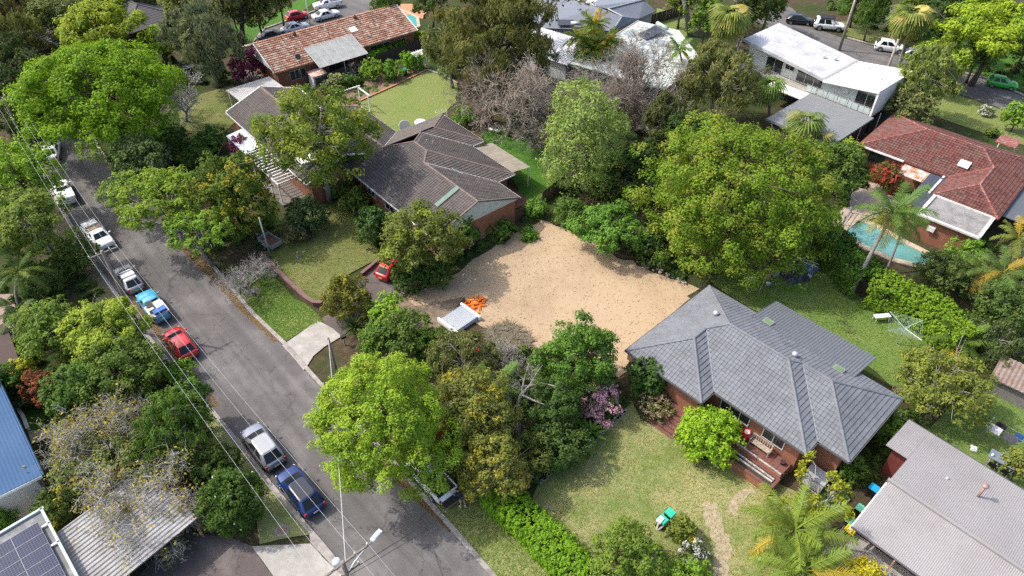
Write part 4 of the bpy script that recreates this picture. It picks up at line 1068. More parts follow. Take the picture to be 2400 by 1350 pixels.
# white veranda and pergola
slab(bh, 'veranda_roof', M('pale sheet', (.6, .63, .66), .5, .06), [(-17.5, -7.0, 2.75), (-12.3, -7.0, 2.75), (-12.3, -4.9, 3.0), (-17.5, -4.9, 3.0)], .06)
for k in range(14): mb = MB(); mb.box((-12.0+.62*k, -5.9, 2.78), (.09, 2.3, .14)); mb.build('pergola_slat', WHITE, bh)
mb = MB(); mb.box((-10.7, -7.0, 2.65), (13.6, .12, .16)); mb.build('pergola_beam', WHITE, bh)
for k in range(7): mb = MB(); mb.box((-17.3+2.2*k, -7.0, 1.28), (.11, .11, 2.56)); mb.build('post', WHITE, bh)
for k in range(10): mb = MB(); mb.box((-17.3+.88*k, -7.0, .9), (.06, .06, 1.0)); mb.build('baluster', WHITE, bh)
slab(bh, 'veranda_floor', M('dark paving', (.15, .13, .115), .9, .2, 2), [(-18, -7.2, .25), (-3.6, -7.2, .25), (-3.6, -4.4, .25), (-18, -4.4, .25)], .25)
mb = MB(); mb.box((-19.6, -4.5, 2.5), (3.6, .1, .9)); mb.build('balustrade', WHITE, bh)

# ---- orange tiled house
oh = thing('house', 'long brick house with orange tiled gable roof and clear patio cover', 'house', (-32.13, 91.56, 0), R(39.06))
of = [facet([(-.3, 0), (23, 0), (23, 5.6), (-.3, 5.6)], ((-.3, 0), (23, 0)), 3.0, .4), facet([(-.3, 11.2), (23, 11.2), (23, 5.6), (-.3, 5.6)], ((-.3, 11.2), (23, 11.2)), 3.0, .4)]
def tile_mix(name, cols):
    m, nt, b = _base(name); a = nt.nodes.new('ShaderNodeAttribute'); a.attribute_name = 'tv'
    c = _ramp(nt, a.outputs['Fac'], [(k/(len(cols)-1), q) for k, q in enumerate(cols)])
    n = _noise(nt, _pos(nt), .5, 5, .7); c = _mix(nt, _ramp(nt, n, [(.5, (0, 0, 0)), (.72, (.65, .65, .65))]), c, (.13, .085, .06))
    nt.links.new(c, b.inputs['Base Color']); b.inputs['Roughness'].default_value = .85; return m
TILE_O = tile_mix('orange tile', [(.19, .095, .065), (.30, .14, .09), (.38, .2, .135), (.34, .24, .18), (.46, .37, .29)])
CAPO = M('orange ridge', (.38, .15, .08), .85, .2, 2, tv=.15)
tile_roof(oh, of, TILE_O, CAPO, gauge=.40, width=.36, prof=[(0, .07), (.14, .085), (.32, .014), (.55, 0), (1, .004)], sheet_mat=M('orange underlay', (.06, .03, .02), .9), seed=5, th=.09, gutter=M('brown gutter', (.2, .12, .09), .5), verge=WHITE)
walls(oh, [(.3, .6), (22.5, .6), (22.5, 10.6), (.3, 10.6)], 0, 2.96, BRICK_O)
for u, s in ((-.1, 1), (22.9, -1)):
    g_ = MB(); g_.add([(u, .1, 2.9), (u, 11.1, 2.9), (u, 5.6, 5.12), (u+.1*s, .1, 2.9), (u+.1*s, 11.1, 2.9), (u+.1*s, 5.6, 5.12)], [(0, 2, 1), (3, 4, 5), (0, 1, 4, 3), (1, 2, 5, 4), (2, 0, 3, 5)]); g_.build('gable', WHITE, oh)
window(oh, 3.2, .58, 1.0, 2.4, 1.4, -PI/2, 3, frame=ALU); window(oh, 16.6, .58, .9, 3.4, 1.6, -PI/2, 3, frame=ALU); window(oh, 20.3, .58, 1.3, 1.6, 1.0, -PI/2, 2, frame=ALU)
window(oh, 9.5, .58, .3, 3.2, 2.0, -PI/2, 3, frame=ALU)
POLY = M('clear patio sheet', (.33, .34, .32), .35, .1, 2, dirt=(.24, .24, .21), dirt_scale=1.2)
PFR = M('patio frame', (.5, .47, .42), .6)
for i in range(6):
    for j in range(3):
        ua = 5.6+1.27*i; va = -1.8+1.45*j; zf = lambda v: 2.75+(v+1.8)*.32
        slab(oh, 'patio_pane', POLY, [(ua+.04, va+.04, zf(va)), (ua+1.23, va+.04, zf(va)), (ua+1.23, va+1.41, zf(va+1.45)), (ua+.04, va+1.41, zf(va+1.45))], .02)
mb = MB()
for i in range(7): mb.tube([(5.6+1.27*i, -1.8, 2.74), (5.6+1.27*i, 2.55, 2.74+4.35*.32)], .04, 4)
for j in range(4): v = -1.8+1.45*j; mb.tube([(5.6, v, 2.745+(v+1.8)*.32), (13.22, v, 2.745+(v+1.8)*.32)], .04, 4)
for u in (5.7, 9.4, 13.1): mb.tube([(u, -1.65, 0), (u, -1.65, 2.74)], .06, 4)
mb.build('patio_frame', PFR, oh)
mb = MB(); mb.box((14.0, 3.3, 4.42), (1.1, 1.0, .14), 0, Matrix.Rotation(R(21.8), 3, 'X')); mb.build('skylight', WHITE, oh)
for u in (5.7, 15.5):
    vm = MB(); vm.lathe([(.28, -.3), (.22, .25), (.3, .3), (.3, .42), (.12, .6), (.08, .75)], (u, 5.2, 5.0), 10); vm.build('roof_vent', M('red vent', (.25, .07, .04), .7), oh, smooth=True)
mb = MB(); mb.tube([(10.2, 4.6, 4.7), (10.2, 4.6, 5.7)], .06, 8); mb.build('flue', WHITE, oh)
mb = MB(); mb.disc((3.9, 1.0, 3.9), .4, 14, tilt=Matrix.Rotation(R(55), 3, 'X')); mb.tube([(3.9, 1.1, 3.3), (3.9, 1.05, 3.9)], .03, 5); mb.build('satellite_dish', M('dark dish', (.05, .05, .055), .5), oh)

# ---- white modern house with butterfly roof
wh = thing('house', 'white modern two storey house with butterfly roof and balcony', 'house', (44.0, 79.24, 0), R(-49))
zb = lambda u: 5.3+(-7.1-u)*.105 if u < -7.1 else 5.3+(u+7.1)*.155
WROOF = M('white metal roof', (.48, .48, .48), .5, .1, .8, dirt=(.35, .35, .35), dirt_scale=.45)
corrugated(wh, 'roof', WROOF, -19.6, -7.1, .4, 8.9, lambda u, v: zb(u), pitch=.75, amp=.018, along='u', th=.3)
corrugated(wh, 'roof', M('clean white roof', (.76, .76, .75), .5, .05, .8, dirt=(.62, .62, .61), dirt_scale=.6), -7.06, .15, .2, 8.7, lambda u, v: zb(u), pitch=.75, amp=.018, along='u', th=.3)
mb = MB(); mb.box((-7.08, 4.6, 5.36), (.35, 8.4, .1)); mb.build('roof_gutter', M('roof gutter', (.3, .3, .3), .6), wh)
mb = MB(); mb.prism([(-19.2, 1.9), (-7.1, 1.9), (-.1, 1.9), (-.1, 8.4), (-19.2, 8.4)], 3.05, 5.0); mb.build('upper_wall', M('pale green render', (.62, .66, .62), .8, .06), wh)
mb = MB(); mb.add([(-.1, .3, 3.0), (.12, .3, 3.0), (.12, 8.6, 3.0), (-.1, 8.6, 3.0), (-.1, .3, zb(-.1)-.35), (.12, .3, zb(.1)-.35), (.12, 8.6, zb(.1)-.35), (-.1, 8.6, zb(-.1)-.35)], [(0, 1, 5, 4), (1, 2, 6, 5), (2, 3, 7, 6), (3, 0, 4, 7), (4, 5, 6, 7), (3, 2, 1, 0)]); mb.build('end_wall', WHITE, wh)
mb = MB()
for ua, ub in ((-19.3, -7.1), (-7.1, -.1)):
    mb.add([(ua, 1.95, 4.9), (ub, 1.95, 4.9), (ub, 1.95, zb(ub)-.33), (ua, 1.95, zb(ua)-.33), (ua, 8.3, 4.9), (ub, 8.3, 4.9), (ub, 8.3, zb(ub)-.33), (ua, 8.3, zb(ua)-.33)], [(0, 1, 2, 3), (7, 6, 5, 4), (0, 3, 7, 4), (1, 5, 6, 2)])
mb.build('clerestory', M('pale green render', (.62, .66, .62)), wh)
slab(wh, 'balcony_floor', CONC, [(-19.2, .2, 3.04), (.0, .2, 3.04), (.0, 2.0, 3.04), (-19.2, 2.0, 3.04)], .3)
walls(wh, [(-19, 2.2), (-.3, 2.2), (-.3, 8.2), (-19, 8.2)], 0, 2.72, M('charcoal wall', (.035, .037, .04), .8, .2), 'lower_wall')
FRW = M('window frame', (.6, .62, .6), .5)
window(wh, -15.0, 1.88, 3.1, 2.6, 1.9, -PI/2, 2, frame=FRW, name='sliding_door'); window(wh, -12.7, 1.88, 4.1, 1.4, .7, -PI/2, 2, frame=FRW)
window(wh, -9.6, 1.88, 3.1, 3.8, 1.9, -PI/2, 3, frame=FRW, name='sliding_door'); window(wh, -1.7, 1.88, 3.1, 2.8, 1.9, -PI/2, 2, frame=FRW, name='sliding_door')
mb = MB(); mb.box((-4.6, 1.8, 4.3), (.9, .25, .6)); mb.build('air_conditioner', WHITE, wh)
mb = MB(); mb.tube([(-9, .25, 4.05), (-.2, .25, 4.05)], .03, 4)
for k in range(12): mb.tube([(-9+.8*k, .25, 3.05), (-9+.8*k, .25, 4.05)], .02, 4)
mb.build('railing', ALU, wh)
for k in range(6): mb = MB(); mb.box((-8.2+1.45*k, .27, 3.55), (1.35, .02, .8)); mb.build('railing_pane', M('clear balustrade', (.45, .52, .5), .15, .05), wh)
slab(wh, 'lower_awning', WHITE, [(-13.5, -1.6, 2.75), (-8.3, -1.6, 2.75), (-8.3, .15, 2.95), (-13.5, .15, 2.95)], .12)
for (u, v) in ((-9.0, 6.2), (-10.2, 5.4), (-4.6, 6.6), (-1.6, 3.8)): vm = MB(); vm.lathe([(.12, -.1), (.12, .25), (.25, .3), (.2, .45), (.02, .5)], (u, v, zb(u)), 10); vm.build('roof_vent', WHITE, wh, smooth=True)
GARR = M('grey garage roof', (.175, .183, .19), .6, .08, 1.2)
corrugated(wh, 'garage_roof', GARR, -8.0, .7, -10.0, -.1, lambda u, v: 3.1+(v+10)*.015, pitch=.5, amp=.02, along='u', th=.2)
walls(wh, [(-7.6, -9.6), (.3, -9.6), (.3, -.2), (-7.6, -.2)], 0, 2.85, M('charcoal wall', (.035, .037, .04)), 'garage_wall')
mb = MB(); mb.tube([(.5, -2.5, 0), (.5, -2.5, 2.9)], .06, 6); mb.build('downpipe', WHITE, wh)
mb = MB(); mb.tube([(.42, 2.4, 0), (.42, 2.4, 2.9)], .06, 6); mb.build('downpipe', WHITE, wh)

# ---- red tiled house with the pool
rh = thing('house', 'red tiled hip roof brick house beside the pool', 'house', (40.96, 73.24, 0), R(-43.73))
F_ = lambda p, e: facet(p, e, 3.0, .36)
rf = [F_([(0, -.6), (0, 9.7), (5.15, 4.55)], ((0, -.6), (0, 9.7))), F_([(0, 9.7), (16.4, 9.7), (11.25, 4.55), (5.15, 4.55)], ((0, 9.7), (16.4, 9.7))),
      F_([(0, -.6), (10, -.6), (13.2, 2.6), (11.25, 4.55), (5.15, 4.55)], ((0, -.6), (10, -.6))),
      F_([(10, -5.1), (10, -.6), (13.2, 2.6), (13.2, -1.9)], ((10, -5.1), (10, -.6))), F_([(10, -5.1), (16.4, -5.1), (13.2, -1.9)], ((10, -5.1), (16.4, -5.1))),
      F_([(16.4, -5.1), (16.4, 9.7), (11.25, 4.55), (13.2, 2.6), (13.2, -1.9)], ((16.4, -5.1), (16.4, 9.7)))]
TILE_R = tile_mix('red tile', [(.085, .03, .025), (.125, .038, .031), (.155, .048, .038), (.14, .062, .05), (.12, .08, .066)])
CAPR = M('red ridge', (.22, .06, .048), .85, .25, 2, tv=.15, dirt=(.35, .26, .22), dirt_scale=3)
tile_roof(rh, rf, TILE_R, CAPR, gauge=.36, width=.31, prof=ROM, sheet_mat=M('red underlay', (.06, .025, .02), .9), seed=6, th=.06, gutter=M('red gutter', (.14, .05, .04), .6), valley=M('rust valley', (.3, .1, .07), .8))
walls(rh, [(.6, 0), (9.4, 0), (9.4, -.02), (10.6, -.02), (10.6, -4.5), (15.8, -4.5), (15.8, 9.1), (.6, 9.1)], 0, 2.96, BRICK_O)
mb = MB(); mb.box((2.6, -.68, 2.95), (5.2, .16, .16)); mb.box((9.6, -2.9, 2.95), (.2, 4.4, .16)); mb.build('white_gutter', WHITE, rh)
window(rh, 2.2, -.02, 1.2, 1.8, 1.3, -PI/2, 2, frame=M('dark frame', (.08, .07, .06), .5))
mb = MB(); mb.box((10.6, 1.4, 4.0), (1.1, 1.0, .14), 0, Matrix.Rotation(R(20), 3, 'X')); mb.build('skylight', WHITE, rh)
RUST = M('rusty sheet', (.55, .5, .45), .7, .1, 2, dirt=(.36, .15, .06), dirt_scale=1.1, dirt_at=.5)
corrugated(rh, 'rusty_awning', RUST, 5.4, 8.2, -2.7, .2, lambda u, v: 2.5+(v+2.7)*.1, pitch=.26, amp=.025)
DKPANEL = M('dark polycarbonate', (.055, .06, .075), .25, .15, 2)
for i in range(3):
    for j in range(3):
        a = 8.3+.62*i; b_ = -8.2+2.35*j; zf = lambda v: 2.7+(v+8.2)*.05
        slab(rh, 'awning_pane', DKPANEL, [(a, b_, zf(b_)), (a+.6, b_, zf(b_)), (a+.6, b_+2.31, zf(b_+2.31)), (a, b_+2.31, zf(b_+2.31))], .03)
FLG = M('flat roof ribbed', (.23, .22, .215), .7, .14, .9, dirt=(.13, .125, .12), dirt_scale=.7)
corrugated(rh, 'flat_roof', FLG, 10.4, 15.9, -9.6, -5.3, lambda u, v: 2.98, pitch=.3, amp=.05, along='u', groove=True)
mb = MB()
for c, d in (((13.15, -9.8, 3.02), (6.0, .32, .2)), ((10.25, -7.5, 3.02), (.32, 4.5, .2)), ((16.05, -7.5, 3.02), (.32, 4.5, .2)), ((13.15, -5.25, 3.02), (5.5, .16, .2))): mb.box(c, d)
mb.build('parapet', M('parapet', (.62, .61, .58), .7, .1, 2, dirt=(.4, .39, .36), dirt_scale=1.5), rh)
walls(rh, [(10.7, -9.5), (15.6, -9.5), (15.6, -5), (10.7, -5)], 0, 2.9, BRICK_O, 'extension_wall')
mb = MB(); mb.box((11.9, -9.65, 1.9), (.7, .35, .5)); mb.build('air_conditioner', WHITE, rh)
mb = MB(); mb.poly3([(11.2, 11.3, 2.9), (13.4, 11.3, 2.9), (13.4, 14.3, 2.6), (11.2, 14.3, 2.6)], .1); mb.build('porch_roof', M('red ridge', (.28, .07, .055)), rh)
for u in (11.4, 13.2): mb = MB(); mb.box((u, 14.1, 1.28), (.12, .12, 2.55)); mb.build('post', WHITE, rh)
corrugated(rh, 'side_roof', M('dark side roof', (.09, .1, .11), .5, .1), 16.5, 20.5, -3.5, 8, lambda u, v: 2.6, pitch=.5, amp=.015, along='u')
for v in (-3.2, 7.7): mb = MB(); mb.box((20.2, v, 1.3), (.12, .12, 2.6)); mb.build('post', WHITE, rh)

# ---- corrugated house, bottom right
ih = thing('house', 'house with long pinkish grey corrugated roof beside coloured bins', 'house', (22.5, 24.34, 0), R(-48.1))
PINK = M('pinkish corrugated', (.262, .248, .245), .6, .08, .6, dirt=(.215, .203, .2), dirt_scale=.3)
zi = lambda u, v: 2.8+v*.18 if v < 4.5 else 3.61-(v-4.5)*.117
corrugated(ih, 'roof', PINK, 0, 26, 0, 4.5, zi, pitch=.125, amp=.009)
corrugated(ih, 'roof', PINK, 0, 26, 4.5, 11.4, zi, pitch=.125, amp=.009)
corrugated(ih, 'roof', PINK, -1.6, -.005, 7.5, 11.4, zi, pitch=.125, amp=.009)
mb = MB(); mb.tube([(-.1, 4.5, 3.65), (26, 4.5, 3.65)], [.16, .16], 4); mb.build('ridge_cap', PINK, ih)
DKRED = M('dark red paint', (.17, .045, .035), .7, .15, 2)
walls(ih, [(.5, 1.6), (26, 1.6), (26, 10.9), (-1.1, 10.9), (-1.1, 7.9), (.5, 7.9)], 0, 2.75, DKRED)
mb = MB(); mb.tube([(-.05, 0, 2.76), (26, 0, 2.76)], .07, 6); mb.tube([(-1.6, 11.45, 2.76), (26, 11.45, 2.76)], .07, 6); mb.build('gutter', M('dark gutter', (.08, .075, .075)), ih)
mb = MB(); mb.box((-.05, 2.2, 2.85), (.1, 4.6, .25), 0, Matrix.Rotation(R(10), 3, 'X')); mb.build('barge_board', WHITE, ih)
mb = MB(); mb.tube([(4.6, 8.2, 3.0), (4.6, 8.2, 4.3)], .09, 8); mb.lathe([(.14, 0), (.2, .1), (.2, .22), (.05, .28)], (4.6, 8.2, 4.25), 10); mb.build('flue', M('rusty flue', (.3, .2, .16), .6), ih, smooth=True)
mb = MB(); mb.lathe([(.1, 0), (.1, .15), (.05, .2)], (2.6, 8.0, 3.15), 8); mb.build('roof_vent', ALU, ih)
slab(ih, 'veranda_floor', CONC, [(-.6, -2.0, .5), (12, -2.0, .5), (12, 1.55, .5), (-.6, 1.55, .5)], .5)
for k in range(5): mb = MB(); mb.box((6.0, -1.9, .65+.13*k), (12.4, .05, .11)); mb.build('slat', DKRED, ih)
for u in (.2, 3.0, 6.0): mb = MB(); mb.box((u, -.15, 1.6), (.1, .1, 2.3)); mb.build('post', M('timber post', (.3, .2, .14), .8), ih)
window(ih, 2.0, 1.58, .6, 2.2, 2.0, -PI/2, 2, frame=M('dark red paint', (.17, .045, .035)), pane=glass_mat('blue glass', (.06, .09, .11)), name='sliding_door')
window(ih, 5.2, 1.58, .6, 2.2, 2.0, -PI/2, 2, frame=M('dark red paint', (.17, .045, .035)), pane=glass_mat('blue glass', (.06, .09, .11)))

# ---- blue roof, solar roof, carport at bottom left
c0 = P(97, 1113, 3.5); c1 = P(5, 915, 3.5); a_ = math.atan2(c1.y-c0.y, c1.x-c0.x)
jh = thing('house', 'pale house with blue metal roof at the left edge', 'house', (c0.x, c0.y, 0), a_)
corrugated(jh, 'roof', M('blue metal', (.04, .092, .185), .7, .06, 1.0, spec=.15, dirt=(.05, .105, .2), dirt_scale=.4), 0, 13, 0, 9, lambda u, v: 3.5+v*.06, pitch=.24, amp=.006, along='u', th=.12)
walls(jh, [(.5, .5), (12.5, .5), (12.5, 8.5), (.5, 8.5)], 0, 3.34, M('cream wall', (.56, .55, .5), .8, .08, 1.2))
mb = MB(); mb.box((-.02, 4.5, 3.62), (.06, 9, .22), 0, Matrix.Rotation(R(3.5), 3, 'X')); mb.build('barge_board', WHITE, jh)
mb = MB(); mb.tube([(0, -.08, 3.42), (13, -.08, 3.42)], .08, 6); mb.build('gutter', M('blue metal', (.08, .17, .34)), jh)
window(jh, 4, .48, 1.2, 1.6, 1.3, -PI/2, 2)
c0 = P(297, 1350, 2.5)
kh = thing('carport', 'open carport with old ribbed grey metal roof', 'carport', (c0.x, c0.y, 0), R(52))
OLDM = M('old ribbed metal', (.29, .285, .28), .6, .14, 1.2, dirt=(.2, .175, .15), dirt_scale=.9, dirt_at=.58)
corrugated(kh, 'roof', OLDM, -7.5, 5.13, 0, 6.2, lambda u, v: 2.55+v*.03, pitch=.32, amp=.07, along='u', groove=True)
for u in (-7, -2, 4.9):
    for v in (.2, 6.0): mb = MB(); mb.box((u, v, 1.25), (.12, .12, 2.5)); mb.build('post', M('timber post', (.3, .2, .14)), kh)
mb = MB(); mb.box((-1.2, .1, 2.43), (12.5, .08, .14)); mb.box((-1.2, 6.1, 2.6), (12.5, .08, .14)); mb.build('beam', M('timber post', (.3, .2, .14)), kh)
c0 = P(100, 1193, 3.4)
lh = thing('house', 'house with dark flat roof carrying a grid of solar panels', 'house', (c0.x, c0.y, 0), R(-45.9))
slab(lh, 'roof', M('dark flat roof', (.13, .135, .14), .7, .12, 1.0, dirt=(.3, .31, .32), dirt_scale=.5, dirt_at=.58), [(0, -8, 3.3), (11, -8, 3.3), (11, 0, 3.3), (0, 0, 3.3)], .15)
mb = MB(); mb.box((5.5, -.06, 3.34), (11.2, .16, .28)); mb.box((-.06, -4, 3.34), (.16, 8.2, .28)); mb.build('parapet', M('pale green trim', (.42, .5, .46), .6, .1), lh)
walls(lh, [(.3, -7.7), (10.7, -7.7), (10.7, -.3), (.3, -.3)], 0, 3.1, M('cream wall', (.56, .55, .5)))
def solar_mat():
    m, nt, b = _base('solar cells'); t = nt.nodes.new('ShaderNodeTexCoord')
    br = nt.nodes.new('ShaderNodeTexBrick'); br.offset = 0; br.inputs['Scale'].default_value = 1; br.inputs['Brick Width'].default_value = .165; br.inputs['Row Height'].default_value = .165; br.inputs['Mortar Size'].default_value = .007
    br.inputs['Color1'].default_value = (.012, .018, .05, 1); br.inputs['Color2'].default_value = (.016, .024, .065, 1); br.inputs['Mortar'].default_value = (.12, .13, .16, 1)
    nt.links.new(t.outputs['Object'], br.inputs['Vector']); nt.links.new(br.outputs[0], b.inputs['Base Color']); b.inputs['Roughness'].default_value = .4; b.inputs['Specular IOR Level'].default_value = .12
    return m
SOLAR = solar_mat()
pm_ = MB(); pm_.box((0, 0, 0), (.97, 1.62, .04)); pme = pm_.mesh('solar_panel'); pme.materials.append(SOLAR)
fr_ = MB()
for c, d in (((0, .818, .002), (.98, .016, .044)), ((0, -.818, .002), (.98, .016, .044)), ((.488, 0, .002), (.016, 1.62, .044)), ((-.488, 0, .002), (.016, 1.62, .044))): fr_.box(c, d)
fme = fr_.mesh('frame'); fme.materials.append(M('panel frame', (.2, .21, .22), .5))
for i in range(7):
    for j in range(3):
        o = link('solar_panel', pme, lh, None, (1.45+1.0*i, -1.35-1.655*j, 3.58)); link('frame', fme, o)
for u in (1.4, 3.2): mb = MB(); mb.box((u, -.3, 3.45), (.12, .6, .06)); mb.build('mounting_rail', ALU, lh)

# ---- roofs at the top
g0 = P(1200+490*.2083, 345*.2083, 3)
th_ = thing('house', 'grey metal hip roofed house behind the golden palms', 'house', (g0.x, g0.y, 0), R(-40))
GM = M('blue grey metal roof', (.17, .19, .225), .5, .06, .6)
mb = MB()
mb.poly3([(-3, -1, 3), (6.7, 5.5, 3.0), (6.3, 8.4, 4.2), (2, 7.6, 5), (-6, 7.8, 5), (-12, 0, 3)], .1)
mb.poly3([(6.7, 5.5, 3), (7.4, 11.7, 3.2), (3.5, 8.6, 4.6), (6.3, 8.4, 4.2)], .1)
mb.poly3([(7.4, 11.7, 3.2), (7.8, 16, 3.2), (5.7, 15.6, 4.6), (3.5, 8.6, 4.6)], .1)
mb.poly3([(3.5, 8.6, 4.6), (5.7, 15.6, 4.6), (-2, 17, 3.2), (-2, 11, 3.2), (2, 7.6, 5)], .1)
mb.poly3([(2, 7.6, 5), (-2, 11, 3.2), (-14, 14, 3), (-6, 7.8, 5)], .1)
mb.build('roof', GM, th_)
mb = MB()
for a, b in (((6.7, 5.5, 3.05), (6.3, 8.4, 4.28)), ((6.3, 8.4, 4.28), (3.5, 8.6, 4.68)), ((3.5, 8.6, 4.68), (5.7, 15.6, 4.68)), ((3.5, 8.6, 4.68), (2, 7.6, 5.05)), ((2, 7.6, 5.05), (-6, 7.8, 5.05))): mb.tube([a, b], .12, 5)
mb.build('ridge_cap', M('pale ridge', (.34, .37, .41), .5), th_)
walls(th_, [(-11, .3), (-3, -.4), (6.2, 5.8), (7, 11.8), (7.4, 15.6), (-1.6, 16.4), (-12, 13)], 0, 2.85, M('pale grey wall', (.5, .5, .5), .8, .08))
swt = MB(); swt.tube([(1.2, 2.2, 3.75), (2.6, 3.3, 3.75)], .28, 12); swt.build('water_heater', ALU, th_, smooth=True)
slab(th_, 'solar_collector', M('dark polycarbonate', (.055, .06, .075)), [(-.4, 1.0, 3.45), (1.4, 2.4, 3.45), (.6, 3.6, 3.75), (-1.2, 2.2, 3.75)], .06)
f0 = P(1200+640*.2083, 710*.2083, 3)
fh = thing('house', 'low white flat roofed house with rooftop solar water heater', 'house', (f0.x, f0.y, 0), R(-37))
WFR = M('white mossy roof', (.52, .55, .51), .6, .05, .6, dirt=(.42, .47, .42), dirt_scale=.3, dirt_at=.56)
flat_poly = [(0, 0), (4.4, .3), (14.5, .5), (14.5, 12), (7, 19.6), (.1, 19.2), (.3, 11.2), (2.7, 11.3), (2.7, 6.1), (.1, 6.0)]
mb = MB(); mb.prism(flat_poly, 2.8, 3.0); mb.build('roof', WFR, fh)
mb = MB(); mb.box((0.02, 3, 3.03), (.2, 6.1, .1)); mb.box((1.4, 6.1, 3.03), (2.6, .2, .1)); mb.box((2.68, 8.7, 3.03), (.2, 5.2, .1)); mb.box((.2, 15.2, 3.03), (.2, 8, .1)); mb.build('roof_edge', M('grey edging', (.4, .38, .35), .7), fh)
mb = MB(); mb.box((2.2, -.02, 2.88), (4.6, .12, .2), R(3.8)); mb.build('fascia', M('green fascia', (.06, .13, .09), .6), fh)
walls(fh, [(.6, .7), (13.9, 1.2), (13.9, 11.6), (6.6, 18.8), (.9, 18.4), (.9, 11.8), (3.3, 11.8), (3.3, 5.5), (.6, 5.4)], 0, 2.8, M('grey weatherboard', (.17, .19, .2), .8, .12))
window(fh, 2.4, .72, 1.0, 2.6, 1.3, -PI/2+R(2), 2, frame=WHITE, pane=glass_mat('pale blind', (.35, .36, .35), .5))
mb = MB(); mb.tube([(4.0, 18.0, 3.9), (6.2, 17.0, 3.9)], .3, 14); mb.build('water_heater', M('pale green tank', (.45, .56, .5), .4), fh, smooth=True)
slab(fh, 'solar_collector', M('dark polycarbonate', (.055, .06, .075)), [(2.9, 14.2, 3.15), (4.9, 13.2, 3.15), (6.0, 16.6, 3.75), (4.0, 17.6, 3.75)], .08)
mb = MB(); mb.tube([(4.4, 17.6, 3), (4.4, 17.6, 3.8)], .04, 5); mb.tube([(6, 16.8, 3), (6, 16.8, 3.8)], .04, 5); mb.build('stand', ALU, fh)
sh0 = P(1200+80*.2083, 480*.2083, 3)
xh = thing('shed', 'white corrugated roof shed behind the bare mauve tree', 'shed', (sh0.x, sh0.y, 0), R(-37))
corrugated(xh, 'roof', M('white corrugated', (.72, .71, .73), .5, .06, .8, dirt=(.6, .55, .57), dirt_scale=.6), -1, 9.5, -1.5, 6, lambda u, v: 2.8+v*.08, pitch=.4, amp=.03, along='v')
walls(xh, [(-.6, -1.1), (9, -1.1), (9, 5.6), (-.6, 5.6)], 0, 2.65, M('pale grey wall', (.5, .5, .5)))
# dark roofs at top left
d0 = P(302, 79, 3.2)
dh = thing('house', 'dark shingled house behind the pale green tree', 'house', (d0.x, d0.y, 0), R(50))
DKR = M('dark shingles', (.085, .08, .085), .8, .2, 1.5, bump=.4)
DF = lambda p, e: facet(p, e, 3.2, .45)
df = [DF([(0, 0), (9, 0), (4.5, 4.5)], ((0, 0), (9, 0))), DF([(9, 0), (9, 16), (4.5, 11.5), (4.5, 4.5)], ((9, 0), (9, 16))), DF([(0, 16), (9, 16), (4.5, 11.5)], ((0, 16), (9, 16))), DF([(0, 0), (0, 16), (4.5, 11.5), (4.5, 4.5)], ((0, 0), (0, 16)))]
tile_roof(dh, df, DKR, DKR, gauge=.5, width=.5, prof=[(0, 0), (1, 0)], sheet_mat=DKR, seed=8, th=.025, gutter=M('dark gutter', (.08, .075, .075)))
walls(dh, [(.7, .7), (8.3, .7), (8.3, 15.3), (.7, 15.3)], 0, 3.1, M('dark timber', (.05, .035, .03), .8))
e0 = P(70, 130, 3.2); e1 = P(150, 100, 3.2)
eh = thing('house', 'grey tiled gable house among the trees at top left', 'house', (e0.x, e0.y, 0), math.atan2(e1.y-e0.y, e1.x-e0.x))
ef = [facet([(-2, 0), (12, 0), (12, 4.5), (-2, 4.5)], ((-2, 0), (12, 0)), 3.2, .42), facet([(-2, 9), (12, 9), (12, 4.5), (-2, 4.5)], ((-2, 9), (12, 9)), 3.2, .42)]
tile_roof(eh, ef, M('mauve grey tile', (.24, .215, .235), .75, .15, 1, tv=.25), M('red ridge', (.28, .07, .055)), gauge=.45, width=.42, prof=ROM, sheet_mat=M('mauve underlay', (.06, .05, .06), .9), seed=9, th=.05)
walls(eh, [(-1.6, .6), (11.6, .6), (11.6, 8.4), (-1.6, 8.4)], 0, 3.15, BRICK_D)
mb = MB(); mb.box((10, 4.5, 5.3), (.9, .7, 1.8)); mb.build('chimney', BRICK_D, eh); mb = MB(); mb.box((10, 4.5, 6.28), (1.05, .85, .16)); mb.build('chimney_cap', WHITE, eh)
n0 = P(50, 860, 2.6)
nh = thing('shed', 'dark brown flat roofed shed at the left edge', 'shed', (n0.x, n0.y, 0), R(-52))
slab(nh, 'roof', M('dark brown roof', (.055, .035, .028), .8, .2, 1.2), [(-6.5, -8, 2.6), (0, -8, 2.6), (0, 0, 2.6), (-6.5, 0, 2.6)], .15)
walls(nh, [(-6.2, -7.7), (-.3, -7.7), (-.3, -.3), (-6.2, -.3)], 0, 2.45, BRICK_D)

